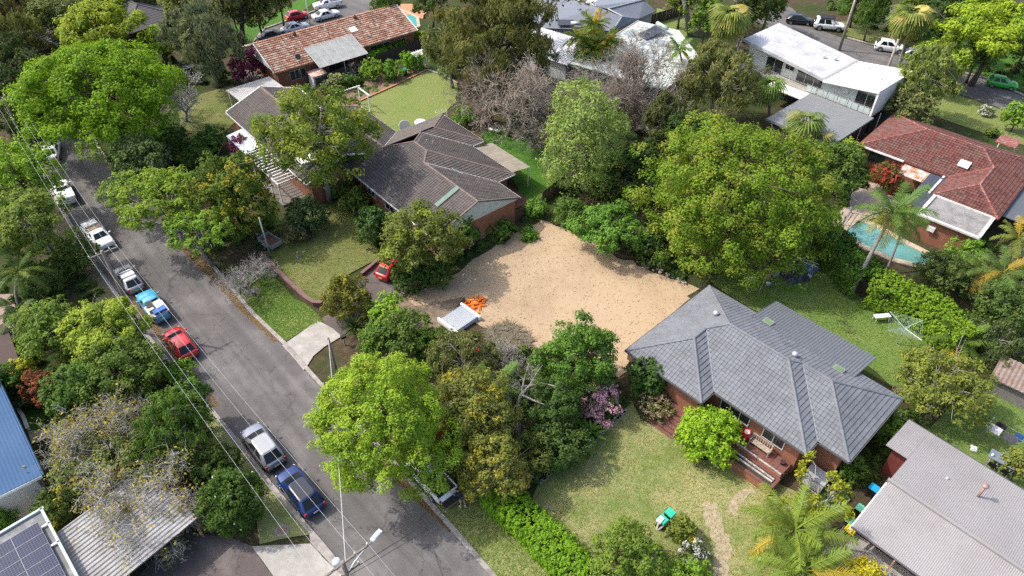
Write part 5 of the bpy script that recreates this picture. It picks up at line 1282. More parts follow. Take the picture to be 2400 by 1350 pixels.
# ---- swimming pools
def pool(label, water_px, cope, depth_col, z=.12):
    ws = [P(x, y) for x, y in water_px]; root = thing('swimming_pool', label, 'pool', (0, 0, 0))
    cx = sum(p.x for p in ws)/len(ws); cy = sum(p.y for p in ws)/len(ws); c = Vector((cx, cy, 0))
    n = len(ws); wm = bpy.data.materials.new('pool water')
    m, nt, b = _base('pool water '+label[:8]); v = _pos(nt); nz = _noise(nt, v, 1.6, 3); col = _ramp(nt, _noise(nt, v, .25, 3), [(.35, sc(depth_col, .8)), (.65, depth_col)])
    nt.links.new(col, b.inputs['Base Color']); b.inputs['Roughness'].default_value = .06; b.inputs['Specular IOR Level'].default_value = .5; _bump(nt, b, nz, .25, .05)
    mb = MB(); mb.prism([(p.x, p.y) for p in ws], .0, z-.07); mb.build('water', m, root)
    mb = MB(); out = []
    for i in range(n):
        a, p, q = ws[i-1], ws[i], ws[(i+1) % n]
        d1_ = (p-a).normalized(); d2_ = (q-p).normalized(); n1 = Vector((d1_.y, -d1_.x, 0)); n2 = Vector((d2_.y, -d2_.x, 0)); k = (n1+n2); k = k/max(.35, k.length_squared/2)
        if (p-c).dot(k) < 0: k = -k
        out.append(p+k*cope)
    vs = [(p.x, p.y, z) for p in ws]+[(p.x, p.y, z) for p in out]+[(p.x, p.y, 0) for p in ws]+[(p.x, p.y, 0) for p in out]
    fs = []
    for i in range(n):
        j = (i+1) % n; fs += [(i, j, n+j, n+i), (i, 2*n+i, 2*n+j, j), (n+i, n+j, 3*n+j, 3*n+i)]
    mb.add(vs, fs); mb.build('coping', M('sandstone coping', (.45, .36, .26), .9, .15, 2, dirt=(.33, .27, .2), dirt_scale=.9), root)
    return root
pool('turquoise swimming pool beside the red roofed brick house', [(1981, 546), (2012, 518), (2055, 536), (2110, 568), (2190, 608), (2160, 622), (2095, 606), (2030, 578)], .7, (.13, .31, .28))
pool('teal swimming pool behind the orange tiled house', [(930, 28), (942, 26), (975, 42), (978, 62), (955, 70), (938, 55)], .5, (.03, .30, .25))
# ------------------------------------------------------------------ trees and shrubs
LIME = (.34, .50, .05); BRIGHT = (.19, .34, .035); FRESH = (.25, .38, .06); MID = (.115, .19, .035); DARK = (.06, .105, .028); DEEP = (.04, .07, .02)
OLIVE = (.17, .18, .06); GREYG = (.15, .18, .095); YELG = (.36, .39, .05); GOLD = (.5, .40, .04); BRONZE = (.26, .17, .06)
PINKM = leaf_mat('leaf with pink flowers', accent=(.85, .5, .62)); MAGM = leaf_mat('leaf with magenta flowers', accent=(.33, .07, .16)); WHTM = leaf_mat('leaf with white flowers', accent=(.8, .8, .8))
YELM = leaf_mat('leaf with yellow new growth', accent=(.5, .45, .06)); TIPM = leaf_mat('leaf with lime new growth', accent=(.32, .385, .05)); REDM = leaf_mat('leaf with red new growth', accent=(.45, .09, .05)); CREAM = leaf_mat('leaf with cream flowers', accent=(.62, .45, .33)); ORM = leaf_mat('leaf with orange flowers', accent=(.55, .28, .06))

# --- main trees
plant('maple_tree', 'large lime green tree overhanging the street and the white ute', 'tree', 888, 982, 6.5, 160, 4.6, 'maple', (.275, .395, .045), 1, leafpx=1.85, lean=(-2.6, -.6), k=1.4, mat=TIPM, tip_p=.08, extra=[(1005, 1090, 4.6, 48), (960, 1100, 4.2, 40), (1045, 1070, 5.0, 34), (1020, 1130, 4.0, 26), (960, 1140, 3.8, 22), (805, 1115, 4.8, 26), (850, 1120, 4.6, 28), (770, 970, 6, 34), (1040, 1020, 5, 42)])
plant('maple_tree', 'huge domed yellow green tree behind the sandy lot', 'tree', 1725, 452, 7.0, 236, 6.8, 'dome', (.165, .255, .03), 2, k=1.25, leafpx=1.95, mat=TIPM, tip_p=.25, extra=[(1535, 495, 4.5, 46), (1565, 565, 3.8, 50), (1650, 605, 3.5, 46), (1745, 635, 3.2, 42), (1850, 600, 3.6, 50), (1908, 525, 5, 46), (1905, 430, 6, 42), (1590, 400, 6.5, 46), (1650, 300, 9, 40)])
plant('broadleaf_tree', 'big bright green tree over the top of the street', 'tree', 238, 228, 8.0, 190, 6.0, 'maple', (.19, .31, .022), 3, k=1.4)
plant('brush_box_tree', 'tall tree with yellow tipped leaves in front of the brown roofs', 'tree', 742, 325, 8.0, 138, 5.0, 'broad', (.13, .19, .035), 4, mat=TIPM, tip_p=.42, k=1.0, bark='grey')
plant('round_shrub', 'round lime green shrub in front of the grey roofed house', 'shrub', 1665, 1018, 1.9, 77, 2.1, 'maple', (.27, .42, .035), 5, trunk=True, k=1.3)
plant('conifer', 'conifer with golden yellow tips beside the pergola', 'tree', 548, 462, 5.0, 94, 4.4, 'dense', (.075, .115, .022), 6, mat=YELM, tip_p=.22, k=1.2, bark='dark')
plant('airy_tree', 'pale green airy tree over the bend of the street', 'tree', 395, 465, 5.5, 118, 2.6, 'airy', (.22, .31, .045), 7, k=.9, bark='grey')
plant('airy_tree', 'small grey green tree beside the street bend below the big tree', 'tree', 332, 372, 4.5, 66, 2.8, 'broad', (.17, .23, .09), 8, k=.9)
plant('airy_tree', 'spreading light green tree above the reddish gutter litter', 'tree', 470, 540, 4.5, 78, 2.2, 'airy', (.2, .32, .05), 9, k=.9, bark='grey')
plant('airy_tree', 'light green branch spray above the bend beside white cars', 'tree', 290, 440, 4.5, 55, 1.8, 'airy', (.22, .32, .07), 10, k=.7, bark='grey')
plant('broadleaf_tree', 'pale yellow green tree in front of the dark shingled roof', 'tree', 238, 64, 7.0, 98, 4.0, 'airy', (.28, .34, .045), 11, k=1.3)
plant('broadleaf_tree', 'small lime tree beside the dark shingled house', 'tree', 372, 95, 3.8, 46, 2.8, 'airy', (.32, .44, .055), 12, k=1.2)
plant('eucalyptus', 'grey green eucalyptus beside the orange tiled house', 'tree', 478, 100, 6.5, 92, 5.2, 'wispy', (.15, .175, .11), 13, k=1.0, bark='grey')
plant('casuarina', 'tall olive brown casuarina behind the mown lawn', 'tree', 1165, 95, 9.5, 142, 7.5, 'wispy', (.165, .165, .06), 14, k=1.35, bark='dark')
plant('casuarina', 'olive eucalyptus at the side of the casuarina', 'tree', 1055, 110, 6.0, 62, 5.0, 'wispy', (.19, .21, .09), 15, k=1.0, bark='grey')
plant('wattle_tree', 'tall narrow yellow green wattle at the corner of the lot', 'tree', 1382, 345, 6.0, 80, 6.2, 'column', (.25, .33, .10), 16, k=1.15, bark='grey')
plant('broadleaf_tree', 'ferny green tree at the top edge of the sandy lot', 'tree', 1425, 535, 2.8, 88, 2.8, 'airy', (.14, .27, .05), 17, k=1.3)
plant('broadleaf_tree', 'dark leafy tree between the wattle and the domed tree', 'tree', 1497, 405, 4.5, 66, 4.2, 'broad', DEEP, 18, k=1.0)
plant('bottlebrush_tree', 'olive green bottlebrush tree over the red car', 'tree', 985, 572, 4.2, 98, 3.6, 'broad', (.17, .20, .055), 19, mat=TIPM, tip_p=.12, k=1.1)
plant('camellia', 'camellia shrub beside the brown house lawn', 'shrub', 875, 528, 2.0, 46, 2.2, 'dense', (.09, .16, .05), 20, trunk=False, k=1.1)
plant('leafy_shrub', 'leafy shrub against the pale green gable end', 'shrub', 1078, 545, 2.0, 46, 1.7, 'shrub', (.11, .21, .04), 21, trunk=False)
plant('leafy_shrub', 'dark shrub under the bottlebrush tree by the lot', 'shrub', 1022, 642, 1.3, 38, 1.4, 'dense', (.08, .13, .035), 22, trunk=False)
plant('leafy_shrub', 'dark shrub behind the dirt track', 'shrub', 962, 650, 1.5, 42, 1.6, 'dense', DARK, 23, trunk=False)
plant('shrub_tree', 'dark rounded shrub at the corner of the white pergola', 'shrub', 718, 508, 1.8, 50, 2.0, 'dense', (.055, .09, .04), 24, trunk=False, k=1.1)
plant('shrub_tree', 'small pinkish shrub behind the box trailer', 'shrub', 688, 548, 1.2, 28, 1.1, 'shrub', (.2, .18, .09), 25, trunk=False)
plant('leafy_shrub', 'shrub below the first window of the brown house', 'shrub', 828, 470, 1.4, 36, 1.5, 'shrub', (.09, .14, .03), 26, trunk=False, mat=ORM, tip_leaf=.04)
plant('leafy_shrub', 'light green shrub at the foot of the tall yellow tipped tree', 'shrub', 790, 432, 1.2, 40, 1.3, 'shrub', (.17, .27, .04), 27, trunk=False)
plant('leafy_shrub', 'golden green shrub beside the concrete driveway', 'shrub', 812, 700, 2.0, 54, 2.3, 'shrub', (.18, .18, .04), 28, mat=YELM, tip_p=.1, k=1.1)
plant('leafy_shrub', 'light green sapling at the edge of the dirt track', 'shrub', 905, 722, 1.8, 48, 1.3, 'airy', (.26, .40, .06), 29, k=1.2)
plant('leafy_shrub', 'dark green shrub beside the stack of fence panels', 'tree', 950, 790, 2.4, 68, 2.4, 'broad', (.085, .13, .03), 30, k=1.0)
plant('leafy_shrub', 'mid green shrub above the lime tree by the pole', 'shrub', 885, 800, 2.0, 42, 2.2, 'broad', (.14, .23, .045), 31, k=1.0)
plant('leafy_shrub', 'dark green shrub overhanging the fence panels', 'shrub', 1015, 815, 2.0, 46, 1.9, 'broad', (.09, .16, .03), 32, k=1.0)
plant('olive_tree', 'grey olive tree at the street end of the lot', 'tree', 1085, 850, 3.6, 92, 2.4, 'wispy', (.19, .20, .09), 33, k=1.1, bark='grey')
plant('broadleaf_tree', 'dark glossy green tree at the near edge of the lot', 'tree', 1358, 845, 3.8, 94, 3.6, 'broad', (.085, .16, .03), 34, k=1.2)
plant('olive_tree', 'yellow olive tree with bare grey twigs above the hedge', 'tree', 1112, 965, 4.2, 105, 3.4, 'broad', (.2, .215, .06), 35, mat=YELM, tip_p=.16, k=1.0, bark='grey')
plant('olive_tree', 'yellow flowering tree overhanging the end of the hedge', 'tree', 1150, 1090, 3.2, 80, 2.6, 'broad', (.25, .26, .065), 36, mat=YELM, tip_p=.22, k=1.0, bark='grey')
plant('olive_tree', 'small golden tree between the ute and the hedge', 'tree', 1205, 1120, 2.2, 42, 1.5, 'airy', (.32, .27, .08), 37, k=1.1, bark='grey', mat=YELM, tip_p=.15)
plant('leafy_shrub', 'dark leafy shrub behind the dead grey tree', 'tree', 1290, 960, 2.8, 78, 2.6, 'broad', DARK, 38, k=1.0)
plant('leafy_shrub', 'dark spreading shrub beside the lawn edging', 'shrub', 1318, 1040, 1.8, 68, 1.9, 'dense', (.065, .105, .03), 39, trunk=False, k=1.0)
plant('leafy_shrub', 'olive shrub below the dead grey tree', 'shrub', 1250, 1070, 1.6, 55, 1.8, 'shrub', (.13, .16, .045), 40, trunk=False)
plant('leafy_shrub', 'reddish leaved shrub behind the white ute', 'shrub', 1060, 1030, 2.0, 38, 1.8, 'shrub', (.16, .1, .03), 41, trunk=False, mat=REDM, tip_p=.3)
plant('rhododendron', 'rhododendron covered with pink flowers above the front lawn', 'shrub', 1412, 946, 1.4, 50, 1.3, 'shrub', (.07, .11, .03), 42, mat=PINKM, tip_p=.5, tip_leaf=.1, trunk=False, k=1.2)
plant('leafy_shrub', 'dark camellia against the corner of the grey roof', 'shrub', 1518, 882, 2.2, 46, 2.2, 'dense', (.06, .11, .03), 43, trunk=False, k=1.2)
plant('flowering_shrub', 'low cream and pink flowering shrub by the brick steps', 'shrub', 1540, 948, .8, 42, .9, 'shrub', (.15, .17, .05), 44, mat=CREAM, tip_p=.35, tip_leaf=.1, trunk=False)
plant('leafy_shrub', 'bushy green tree at the bottom edge below the bins', 'tree', 1472, 1308, 2.0, 88, 1.8, 'broad', (.17, .25, .045), 45, k=1.2)
plant('leafy_shrub', 'shrub between the green bins and the yellow bin', 'shrub', 1600, 1240, 1.1, 33, 1.1, 'shrub', (.18, .22, .045), 46, trunk=False, k=1.1)
plant('flowering_shrub', 'shrub with white flowers below the yellow bin', 'shrub', 1622, 1298, .9, 34, .9, 'shrub', (.12, .15, .06), 47, mat=WHTM, tip_p=.25, tip_leaf=.15, trunk=False)
plant('leafy_shrub', 'bright green shrub at the bottom edge beside the white flowers', 'shrub', 1612, 1352, 1.0, 55, 1.1, 'shrub', (.2, .32, .045), 48, trunk=False, k=1.0)
plant('golden_conifer', 'golden yellow conifer at the bottom edge by the veranda', 'shrub', 2020, 1368, 1.0, 62, 1.2, 'dense', (.62, .55, .05), 49, trunk=False, k=1.0)
# --- right side
plant('tea_tree', 'spreading grey stemmed tree below the clothes hoist', 'tree', 2212, 908, 3.0, 110, 2.4, 'broad', (.21, .24, .055), 50, k=1.05, bark='pale')
plant('leafy_shrub', 'tall shrub between the domed tree and the red roofed house', 'tree', 1970, 395, 3.5, 55, 3.0, 'dense', (.09, .145, .035), 51, k=1.1)
plant('flowering_shrub', 'orange red shrub against the red roofed house', 'shrub', 2080, 418, 1.7, 34, 1.6, 'shrub', (.14, .15, .04), 52, mat=REDM, tip_p=.5, trunk=True)
plant('leafy_shrub', 'yellow green shrub climbing at the charcoal garage wall', 'shrub', 1995, 350, 2.4, 28, 1.6, 'airy', (.32, .40, .06), 53)
plant('broadleaf_tree', 'olive tree in front of the white modern house', 'tree', 1690, 188, 6.0, 100, 4.6, 'wispy', (.19, .20, .08), 54, k=1.2, bark='pale')
plant('broadleaf_tree', 'grey green tree behind the bare mauve trees', 'tree', 1575, 290, 4.5, 62, 4.0, 'wispy', (.13, .145, .065), 55, k=1.0, bark='pale')
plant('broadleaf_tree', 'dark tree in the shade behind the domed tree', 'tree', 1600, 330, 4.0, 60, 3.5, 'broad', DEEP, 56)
plant('broadleaf_tree', 'tall loose tree between the white house and the far street', 'tree', 2170, 190, 5.5, 78, 4.6, 'wispy', (.22, .27, .085), 57, k=1.1, bark='grey')
plant('broadleaf_tree', 'bushy grey green shrub tree beside the white house end wall', 'tree', 2128, 262, 3.2, 56, 3.0, 'broad', (.19, .21, .085), 58, k=1.0)
plant('broadleaf_tree', 'lime green tree at the top right corner', 'tree', 2335, 70, 8.0, 125, 4.5, 'airy', (.3, .4, .04), 59, k=1.4)
plant('broadleaf_tree', 'light green tree over the far side of the far street', 'tree', 2215, 130, 5.0, 70, 2.6, 'airy', (.28, .38, .055), 60, k=1.1)
plant('broadleaf_tree', 'dark hedge like tree behind the fan palm at top right', 'tree', 2215, 55, 5.0, 62, 4.5, 'dense', (.045, .085, .025), 61, k=1.1)
plant('broadleaf_tree', 'small bright green tree at the right edge of the sunny lawn', 'tree', 2388, 272, 2.2, 32, 1.7, 'shrub', (.22, .36, .05), 62)
plant('leafy_shrub', 'small white flowering shrub on the sunny lawn', 'shrub', 2312, 262, .5, 14, .6, 'shrub', (.2, .22, .12), 63, mat=WHTM, tip_p=.5, trunk=False)
plant('leafy_shrub', 'low green shrub on the sunny lawn by the red roof', 'shrub', 2330, 312, .5, 14, .5, 'shrub', (.16, .22, .06), 64, trunk=False)
plant('leafy_shrub', 'bright green clump beside the low terrace palms', 'shrub', 2260, 600, 1.5, 45, 1.7, 'shrub', (.19, .32, .05), 65, trunk=False, k=1.1)
plant('leafy_shrub', 'tangled olive shrub at the far corner of the pool hedge', 'tree', 2210, 640, 2.2, 60, 2.2, 'broad', (.15, .2, .06), 66)
plant('leafy_shrub', 'bushy tree under the palms at the right edge', 'tree', 2360, 720, 2.5, 75, 2.6, 'broad', (.10, .16, .045), 67, k=1.0)
plant('leafy_shrub', 'dark tangle below the palms at the right edge', 'tree', 2340, 800, 2.0, 70, 1.8, 'wispy', (.11, .15, .06), 68, k=1.0, bark='pale')
plant('leafy_shrub', 'tree overhanging the outdoor table at the right edge', 'tree', 2402, 1085, 2.4, 42, 1.6, 'airy', (.22, .25, .06), 69, k=1.1)
plant('leafy_shrub', 'green shrub beside the corner of the corrugated roof', 'shrub', 2085, 1010, 1.2, 38, 1.2, 'shrub', (.15, .27, .045), 70, trunk=False)
plant('leafy_shrub', 'low shrub at the foot of the white porch', 'shrub', 1995, 1098, 1.0, 34, 1.1, 'shrub', (.15, .25, .045), 71, trunk=False)
# --- left side
plant('broadleaf_tree', 'lime green tree at the left edge above the white sedan', 'tree', 45, 415, 5.5, 92, 3.8, 'broad', (.24, .37, .045), 72, k=1.0)
plant('broadleaf_tree', 'olive green gum with leaning grey trunk at the left edge', 'tree', 65, 525, 6.0, 105, 4.0, 'airy', (.19, .25, .055), 73, k=1.2, bark='grey', lean=(0, -1))
plant('leafy_shrub', 'dark shrub beside the utility pole at the street bend', 'shrub', 178, 600, 2.0, 50, 2.0, 'dense', (.11, .17, .045), 74, trunk=False)
plant('leafy_shrub', 'dark shrub under the gum at the left edge', 'shrub', 95, 655, 1.6, 52, 1.6, 'dense', (.1, .16, .05), 75, trunk=False)
plant('broadleaf_tree', 'light yellow green tree beside the blue pickup', 'tree', 245, 775, 4.0, 108, 3.0, 'airy', (.30, .38, .06), 76, k=1.5, bark='grey')
plant('broadleaf_tree', 'green tree behind the dark brown shed roof', 'tree', 125, 780, 3.5, 78, 3.0, 'broad', (.17, .25, .05), 77, k=1.1)
plant('broadleaf_tree', 'mid green tree beside the red hatchback', 'tree', 275, 880, 3.2, 98, 2.6, 'broad', (.15, .22, .05), 78, k=1.1)
plant('leafy_shrub', 'dark green rounded tree above the yellow flowering tree', 'tree', 178, 925, 3.0, 62, 2.6, 'dense', (.08, .14, .035), 79, k=1.1)
plant('leafy_shrub', 'red brown leaved shrub beside the blue roof', 'shrub', 98, 912, 2.0, 36, 2.2, 'shrub', (.26, .10, .05), 80, k=1.0)
plant('leafy_shrub', 'yellow leaved shrub beside the dark brown shed', 'shrub', 52, 870, 2.4, 30, 2.0, 'airy', (.42, .42, .05), 81)
plant('leafy_shrub', 'dark green shrub at the left edge above the blue roof', 'shrub', 12, 905, 2.2, 48, 2.2, 'dense', (.06, .12, .025), 82)
plant('leafy_shrub', 'grey leaved shrub beside the blue roof corner', 'shrub', 62, 938, .9, 24, .9, 'shrub', (.17, .22, .12), 83, trunk=False)
plant('wattle_tree', 'bright ferny green tree among the silver branches', 'tree', 395, 1010, 4.0, 92, 2.8, 'wispy', (.12, .2, .05), 84, k=1.2, bark='grey')
plant('wattle_tree', 'ferny green tree at the verge above the strap plants', 'tree', 440, 945, 3.2, 58, 2.4, 'airy', (.11, .2, .045), 85, k=1.2)
plant('camellia', 'dark glossy camellia at the corner of the carport driveway', 'tree', 548, 1175, 2.4, 68, 2.5, 'dense', (.06, .105, .022), 86, k=1.4, mat=WHTM, tip_leaf=.008)
plant('camellia', 'dark shrub above the glossy camellia', 'shrub', 505, 1095, 1.8, 55, 1.9, 'dense', (.055, .09, .022), 87, trunk=False, k=1.2)
plant('leafy_shrub', 'green shrub between the blue roof and the carport', 'shrub', 150, 1180, 1.6, 55, 1.6, 'shrub', (.10, .15, .035), 88, trunk=False, mat=YELM, tip_p=.15)
plant('leafy_shrub', 'small light shrub beside the solar roof', 'shrub', 8, 1225, 1.2, 26, 1.2, 'shrub', (.2, .32, .05), 89, trunk=False)
plant('leafy_shrub', 'bright green sprig over the edge of the verge by the red hatchback', 'shrub', 420, 868, 1.2, 34, .9, 'airy', (.2, .34, .05), 90)
# --- gardens at the top
plant('magenta_bush', 'magenta flowering bush at the end of the orange tiled house', 'shrub', 578, 158, 2.2, 40, 2.3, 'shrub', (.10, .07, .04), 91, mat=MAGM, tip_p=.7, trunk=False, k=1.2)
plant('magenta_bush', 'magenta flowering bush beside the white veranda', 'shrub', 568, 348, 1.6, 28, 1.6, 'shrub', (.10, .08, .04), 92, mat=MAGM, tip_p=.7, trunk=False, k=1.2)
for (x, y, r, c, lb, q) in ((872, 165, 27, (.19, .30, .045), 'leftmost of three clipped shrubs below the paling fence', 93), (918, 166, 25, (.16, .28, .04), 'middle of three clipped shrubs below the paling fence', 94), (966, 145, 27, (.16, .31, .03), 'clipped shrub beside the white garden arch', 95)):
    plant('clipped_shrub', lb, 'shrub', x, y, 1.3, r, 1.4, 'shrub', c, q, trunk=True, k=1.1, share='clip')
plant('standard_tree', 'pale flowering standard shrub in the rose garden', 'shrub', 788, 188, 1.5, 16, .8, 'shrub', (.35, .36, .17), 96, k=1.0)
plant('leafy_shrub', 'rounded shrub in the rose garden beside the standard', 'shrub', 815, 190, .9, 16, .9, 'shrub', (.12, .22, .05), 97, trunk=False, share='small')
plant('leafy_shrub', 'dark green shrub in the rose garden under the fence', 'shrub', 838, 192, .7, 11, .8, 'shrub', (.07, .13, .03), 98, trunk=False, share='small')
plant('leafy_shrub', 'grey shrub in the rose garden beside the white shed', 'shrub', 768, 205, .8, 16, .8, 'shrub', (.17, .2, .12), 99, trunk=False, share='small')
plant('leafy_shrub', 'shrub below the yellow tipped conifer by the street', 'shrub', 500, 330, 1.4, 42, 1.5, 'shrub', (.10, .19, .04), 100, trunk=False)
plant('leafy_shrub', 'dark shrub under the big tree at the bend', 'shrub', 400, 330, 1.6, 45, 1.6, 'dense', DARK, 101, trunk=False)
plant('leafy_shrub', 'dark shrub beside the shaded lawn', 'shrub', 462, 372, 1.2, 40, 1.3, 'dense', (.07, .12, .03), 102, trunk=False)
plant('leafy_shrub', 'dark shrub beside the red magenta bush and eucalyptus', 'shrub', 508, 168, 1.6, 22, 1.7, 'dense', (.06, .10, .025), 103, trunk=False)
plant('leafy_shrub', 'broad leaved green plant behind the brown house', 'shrub', 1090, 275, 1.0, 30, 1.0, 'shrub', (.11, .23, .03), 104, trunk=False)
plant('leafy_shrub', 'blue grey shrub at the corner of the mown lawn', 'shrub', 1050, 165, .9, 24, .9, 'shrub', (.16, .22, .1), 105, trunk=False)
plant('leafy_shrub', 'low green shrub under the white flat roof window', 'shrub', 1365, 195, 1.0, 24, 1.0, 'shrub', (.13, .25, .03), 106, trunk=False)
plant('leafy_shrub', 'weedy green shrub along the lot fence', 'shrub', 1175, 540, .8, 38, .9, 'shrub', (.13, .23, .045), 107, trunk=False)
plant('leafy_shrub', 'leafy weeds spilling onto the corner of the lot', 'shrub', 1238, 548, .35, 24, .5, 'shrub', (.12, .24, .035), 108, trunk=False)
plant('leafy_shrub', 'green shrub at the gap in the paling fence', 'shrub', 1262, 490, .8, 32, .9, 'shrub', (.13, .25, .045), 109, trunk=False)
plant('leafy_shrub', 'green shrub below the wattle at the lot corner', 'shrub', 1340, 500, 1.4, 40, 1.5, 'shrub', (.12, .2, .045), 110, trunk=False)
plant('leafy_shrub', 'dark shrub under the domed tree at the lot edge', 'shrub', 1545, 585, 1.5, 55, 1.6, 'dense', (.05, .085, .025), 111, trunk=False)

# --- wooded background at the top left and along the top
bg = [(30, 25, 70, 'wispy', (.13, .12, .055), 'olive brown tree in the top left corner'), (105, 12, 62, 'wispy', (.15, .145, .06), 'olive tree at the top edge near the left corner'), (175, 48, 52, 'broad', (.17, .20, .08), 'grey green tree above the mauve tiled roof'), (118, 58, 46, 'broad', (.18, .21, .075), 'pale olive tree left of the grey green tree'),
      (45, 95, 60, 'wispy', (.14, .155, .055), 'olive tree at the left edge above the dark conifers'), (235, 8, 50, 'broad', (.12, .15, .05), 'dark olive tree at the top edge beside the shingled roof'), (310, -8, 46, 'broad', (.16, .19, .06), 'olive tree behind the shingled roof'), (420, 8, 42, 'broad', (.2, .24, .08), 'light olive tree at the top beside the shingled roof'),
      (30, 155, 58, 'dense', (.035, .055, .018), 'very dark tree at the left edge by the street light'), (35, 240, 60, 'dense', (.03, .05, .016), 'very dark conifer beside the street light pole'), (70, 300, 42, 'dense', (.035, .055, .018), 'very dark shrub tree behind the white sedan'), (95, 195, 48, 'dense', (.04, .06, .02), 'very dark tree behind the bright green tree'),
      (600, 15, 48, 'broad', (.15, .18, .06), 'olive tree behind the red car at the top'), (545, 20, 42, 'broad', (.11, .15, .045), 'dark green tree at the top beside the branching gum'), (650, -10, 36, 'broad', (.12, .17, .05), 'green tree at the top edge above the red car'), (1600, -5, 45, 'broad', (.2, .27, .06), 'light green tree at the top above the white flat roof'),
      (1800, 5, 50, 'broad', (.09, .13, .035), 'dark green tree at the top above the white modern house'), (1760, 25, 45, 'broad', (.13, .17, .05), 'green tree beside the tall fan palm at the top'), (2015, -8, 42, 'dense', (.10, .19, .035), 'green hedge tree behind the four wheel drive'), (2050, 22, 30, 'dense', (.09, .16, .035), 'green hedge tree beside the side road'),
      (2150, 10, 40, 'broad', (.16, .22, .05), 'green tree behind the fan palm at top right'), (2260, -5, 50, 'broad', (.1, .16, .04), 'dark green tree at the top right edge'), (1010, -5, 42, 'broad', (.12, .17, .05), 'green tree at the top edge beside the teal pool'), (900, 8, 32, 'dense', (.1, .19, .035), 'green hedge at the top beside the teal pool'),
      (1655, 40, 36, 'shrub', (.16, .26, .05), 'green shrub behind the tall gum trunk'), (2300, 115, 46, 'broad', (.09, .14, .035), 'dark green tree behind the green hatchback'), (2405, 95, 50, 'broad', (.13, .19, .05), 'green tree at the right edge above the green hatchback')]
for q, (x, y, r, st, c, lb) in enumerate(bg):
    plant('woodland_tree', lb, 'tree', x, y, 5.0, r, 4.2 if st != 'dense' else 4.5, st, c, 200+q, 'trees along the top of the view', k=.9, share='bg %s %d' % (st, q % 2))

# --- leafless and dead trees
bare_tree('bare_tree', 'wide bare mauve twigged tree behind the mown lawn', 1195, 318, 0, 11.5, 301, 'mauve', depth=5, n_main=7, kids=(3, 4), spread=.8, gn=.03, minr=.02, share='m1')
bare_tree('bare_tree', 'bare mauve twigged tree above the white garden chairs', 1300, 340, 0, 11, 302, 'mauve', depth=5, n_main=7, kids=(3, 4), spread=.8, gn=.03, minr=.02, share='m1')
bare_tree('bare_tree', 'bare mauve tree nearest to the lush lawn edge', 1345, 378, 0, 6.0, 303, 'mauve', depth=5, n_main=6, kids=(3, 4), spread=.8, gn=.0, minr=.018, share='m2')
bare_tree('bare_tree', 'bare grey tree in front of the white flat roof', 1490, 268, 0, 10.5, 304, 'mauve', depth=5, n_main=6, kids=(3, 4), spread=.6, gn=.09, minr=.02, share='m3')
bare_tree('bare_tree', 'bare grey brown tree right of the yellow green wattle', 1440, 300, 0, 7.5, 320, 'mauve', depth=5, n_main=6, kids=(3, 4), spread=.75, gn=.04, minr=.018, share='m3')
bare_tree('bare_tree', 'bare grey brown tree behind the domed tree', 1520, 320, 0, 7.0, 321, 'mauve', depth=5, n_main=6, kids=(3, 4), spread=.75, gn=.04, minr=.018, share='m1')
bare_tree('bare_tree', 'pale leafless tree beside the shaded lawn', 436, 285, 0, 6.5, 305, 'pale', depth=5, n_main=5, kids=(2, 4), spread=.55, gn=.08, minr=.018)
bare_tree('bare_tree', 'grey leafless small tree on the grass verge', 597, 690, 0, 4.2, 306, 'grey', depth=5, n_main=5, kids=(3, 4), spread=.75, gn=.02, minr=.009)
bare_tree('gum_tree', 'tall gum with sparse crown behind the white shed', 1262, 175, 0, 17, 307, 'grey', depth=5, n_main=5, kids=(2, 3), spread=.6, gn=.08, r0=.42, trunk_h=7, minr=.025, leaves=(2600, (.22, .2, .11), .5, .5, .5))
bare_tree('gum_tree', 'dark forked gum trunk behind the orange tiled house', 570, 105, 0, 14, 308, 'dark', depth=4, n_main=4, kids=(2, 3), spread=.6, gn=.1, r0=.38, trunk_h=5, minr=.025, leaves=(2600, (.17, .2, .09), .5, .6, .5))
bare_tree('gum_tree', 'tall leaning pale gum trunk above the white flat roof', 1618, 85, 0, 13, 309, 'grey', depth=3, n_main=4, kids=(2, 3), spread=.5, gn=.12, r0=.36, trunk_h=8.5, minr=.03, leaves=(1600, (.18, .21, .09), .5, .7, .5), lean=(-1.5, .5))
bare_tree('silver_tree', 'twisted silver tree with yellow leaves beside the carport', 300, 1225, 0, 6.6, 310, 'pale', depth=5, n_main=7, kids=(3, 4), spread=.95, gn=-.02, r0=.2, minr=.011, leaves=(2300, (.5, .42, .1), .17, .12, .25), lean=(0, .6), share='s1')
bare_tree('silver_tree', 'silver branched tree with yellow leaves beside the blue roof', 215, 1130, 0, 6.0, 311, 'pale', depth=5, n_main=7, kids=(3, 4), spread=.95, gn=-.02, r0=.18, minr=.011, leaves=(3200, (.48, .4, .1), .17, .14, .25), share='s2')
bare_tree('silver_tree', 'silver branched tree over the corner of the carport roof', 430, 1215, 0, 5.2, 312, 'pale', depth=5, n_main=6, kids=(3, 4), spread=.95, gn=-.02, r0=.16, minr=.011, leaves=(1300, (.5, .42, .1), .17, .12, .25), share='s1')
bare_tree('silver_tree', 'silver branched tree with orange leaves behind the ferny trees', 300, 1035, 0, 6.0, 313, 'pale', depth=5, n_main=7, kids=(3, 4), spread=.9, gn=.0, r0=.18, minr=.011, leaves=(2600, (.46, .38, .11), .17, .14, .25), share='s2')
DT = P(1218, 1052); dt = thing('dead_tree', 'dead grey tree with two bent arms behind the hedge', 'tree', DT)
def dp(x, y, h): return P(x, y, h)-DT
mb = MB(); mb.tube([(0, 0, 0), dp(1216, 990, 1.8), dp(1214, 945, 3.2), dp(1222, 925, 3.9)], [.24, .2, .17, .15], 9); mb.build('trunk', BARK('grey'), dt, smooth=True)
mb = MB()
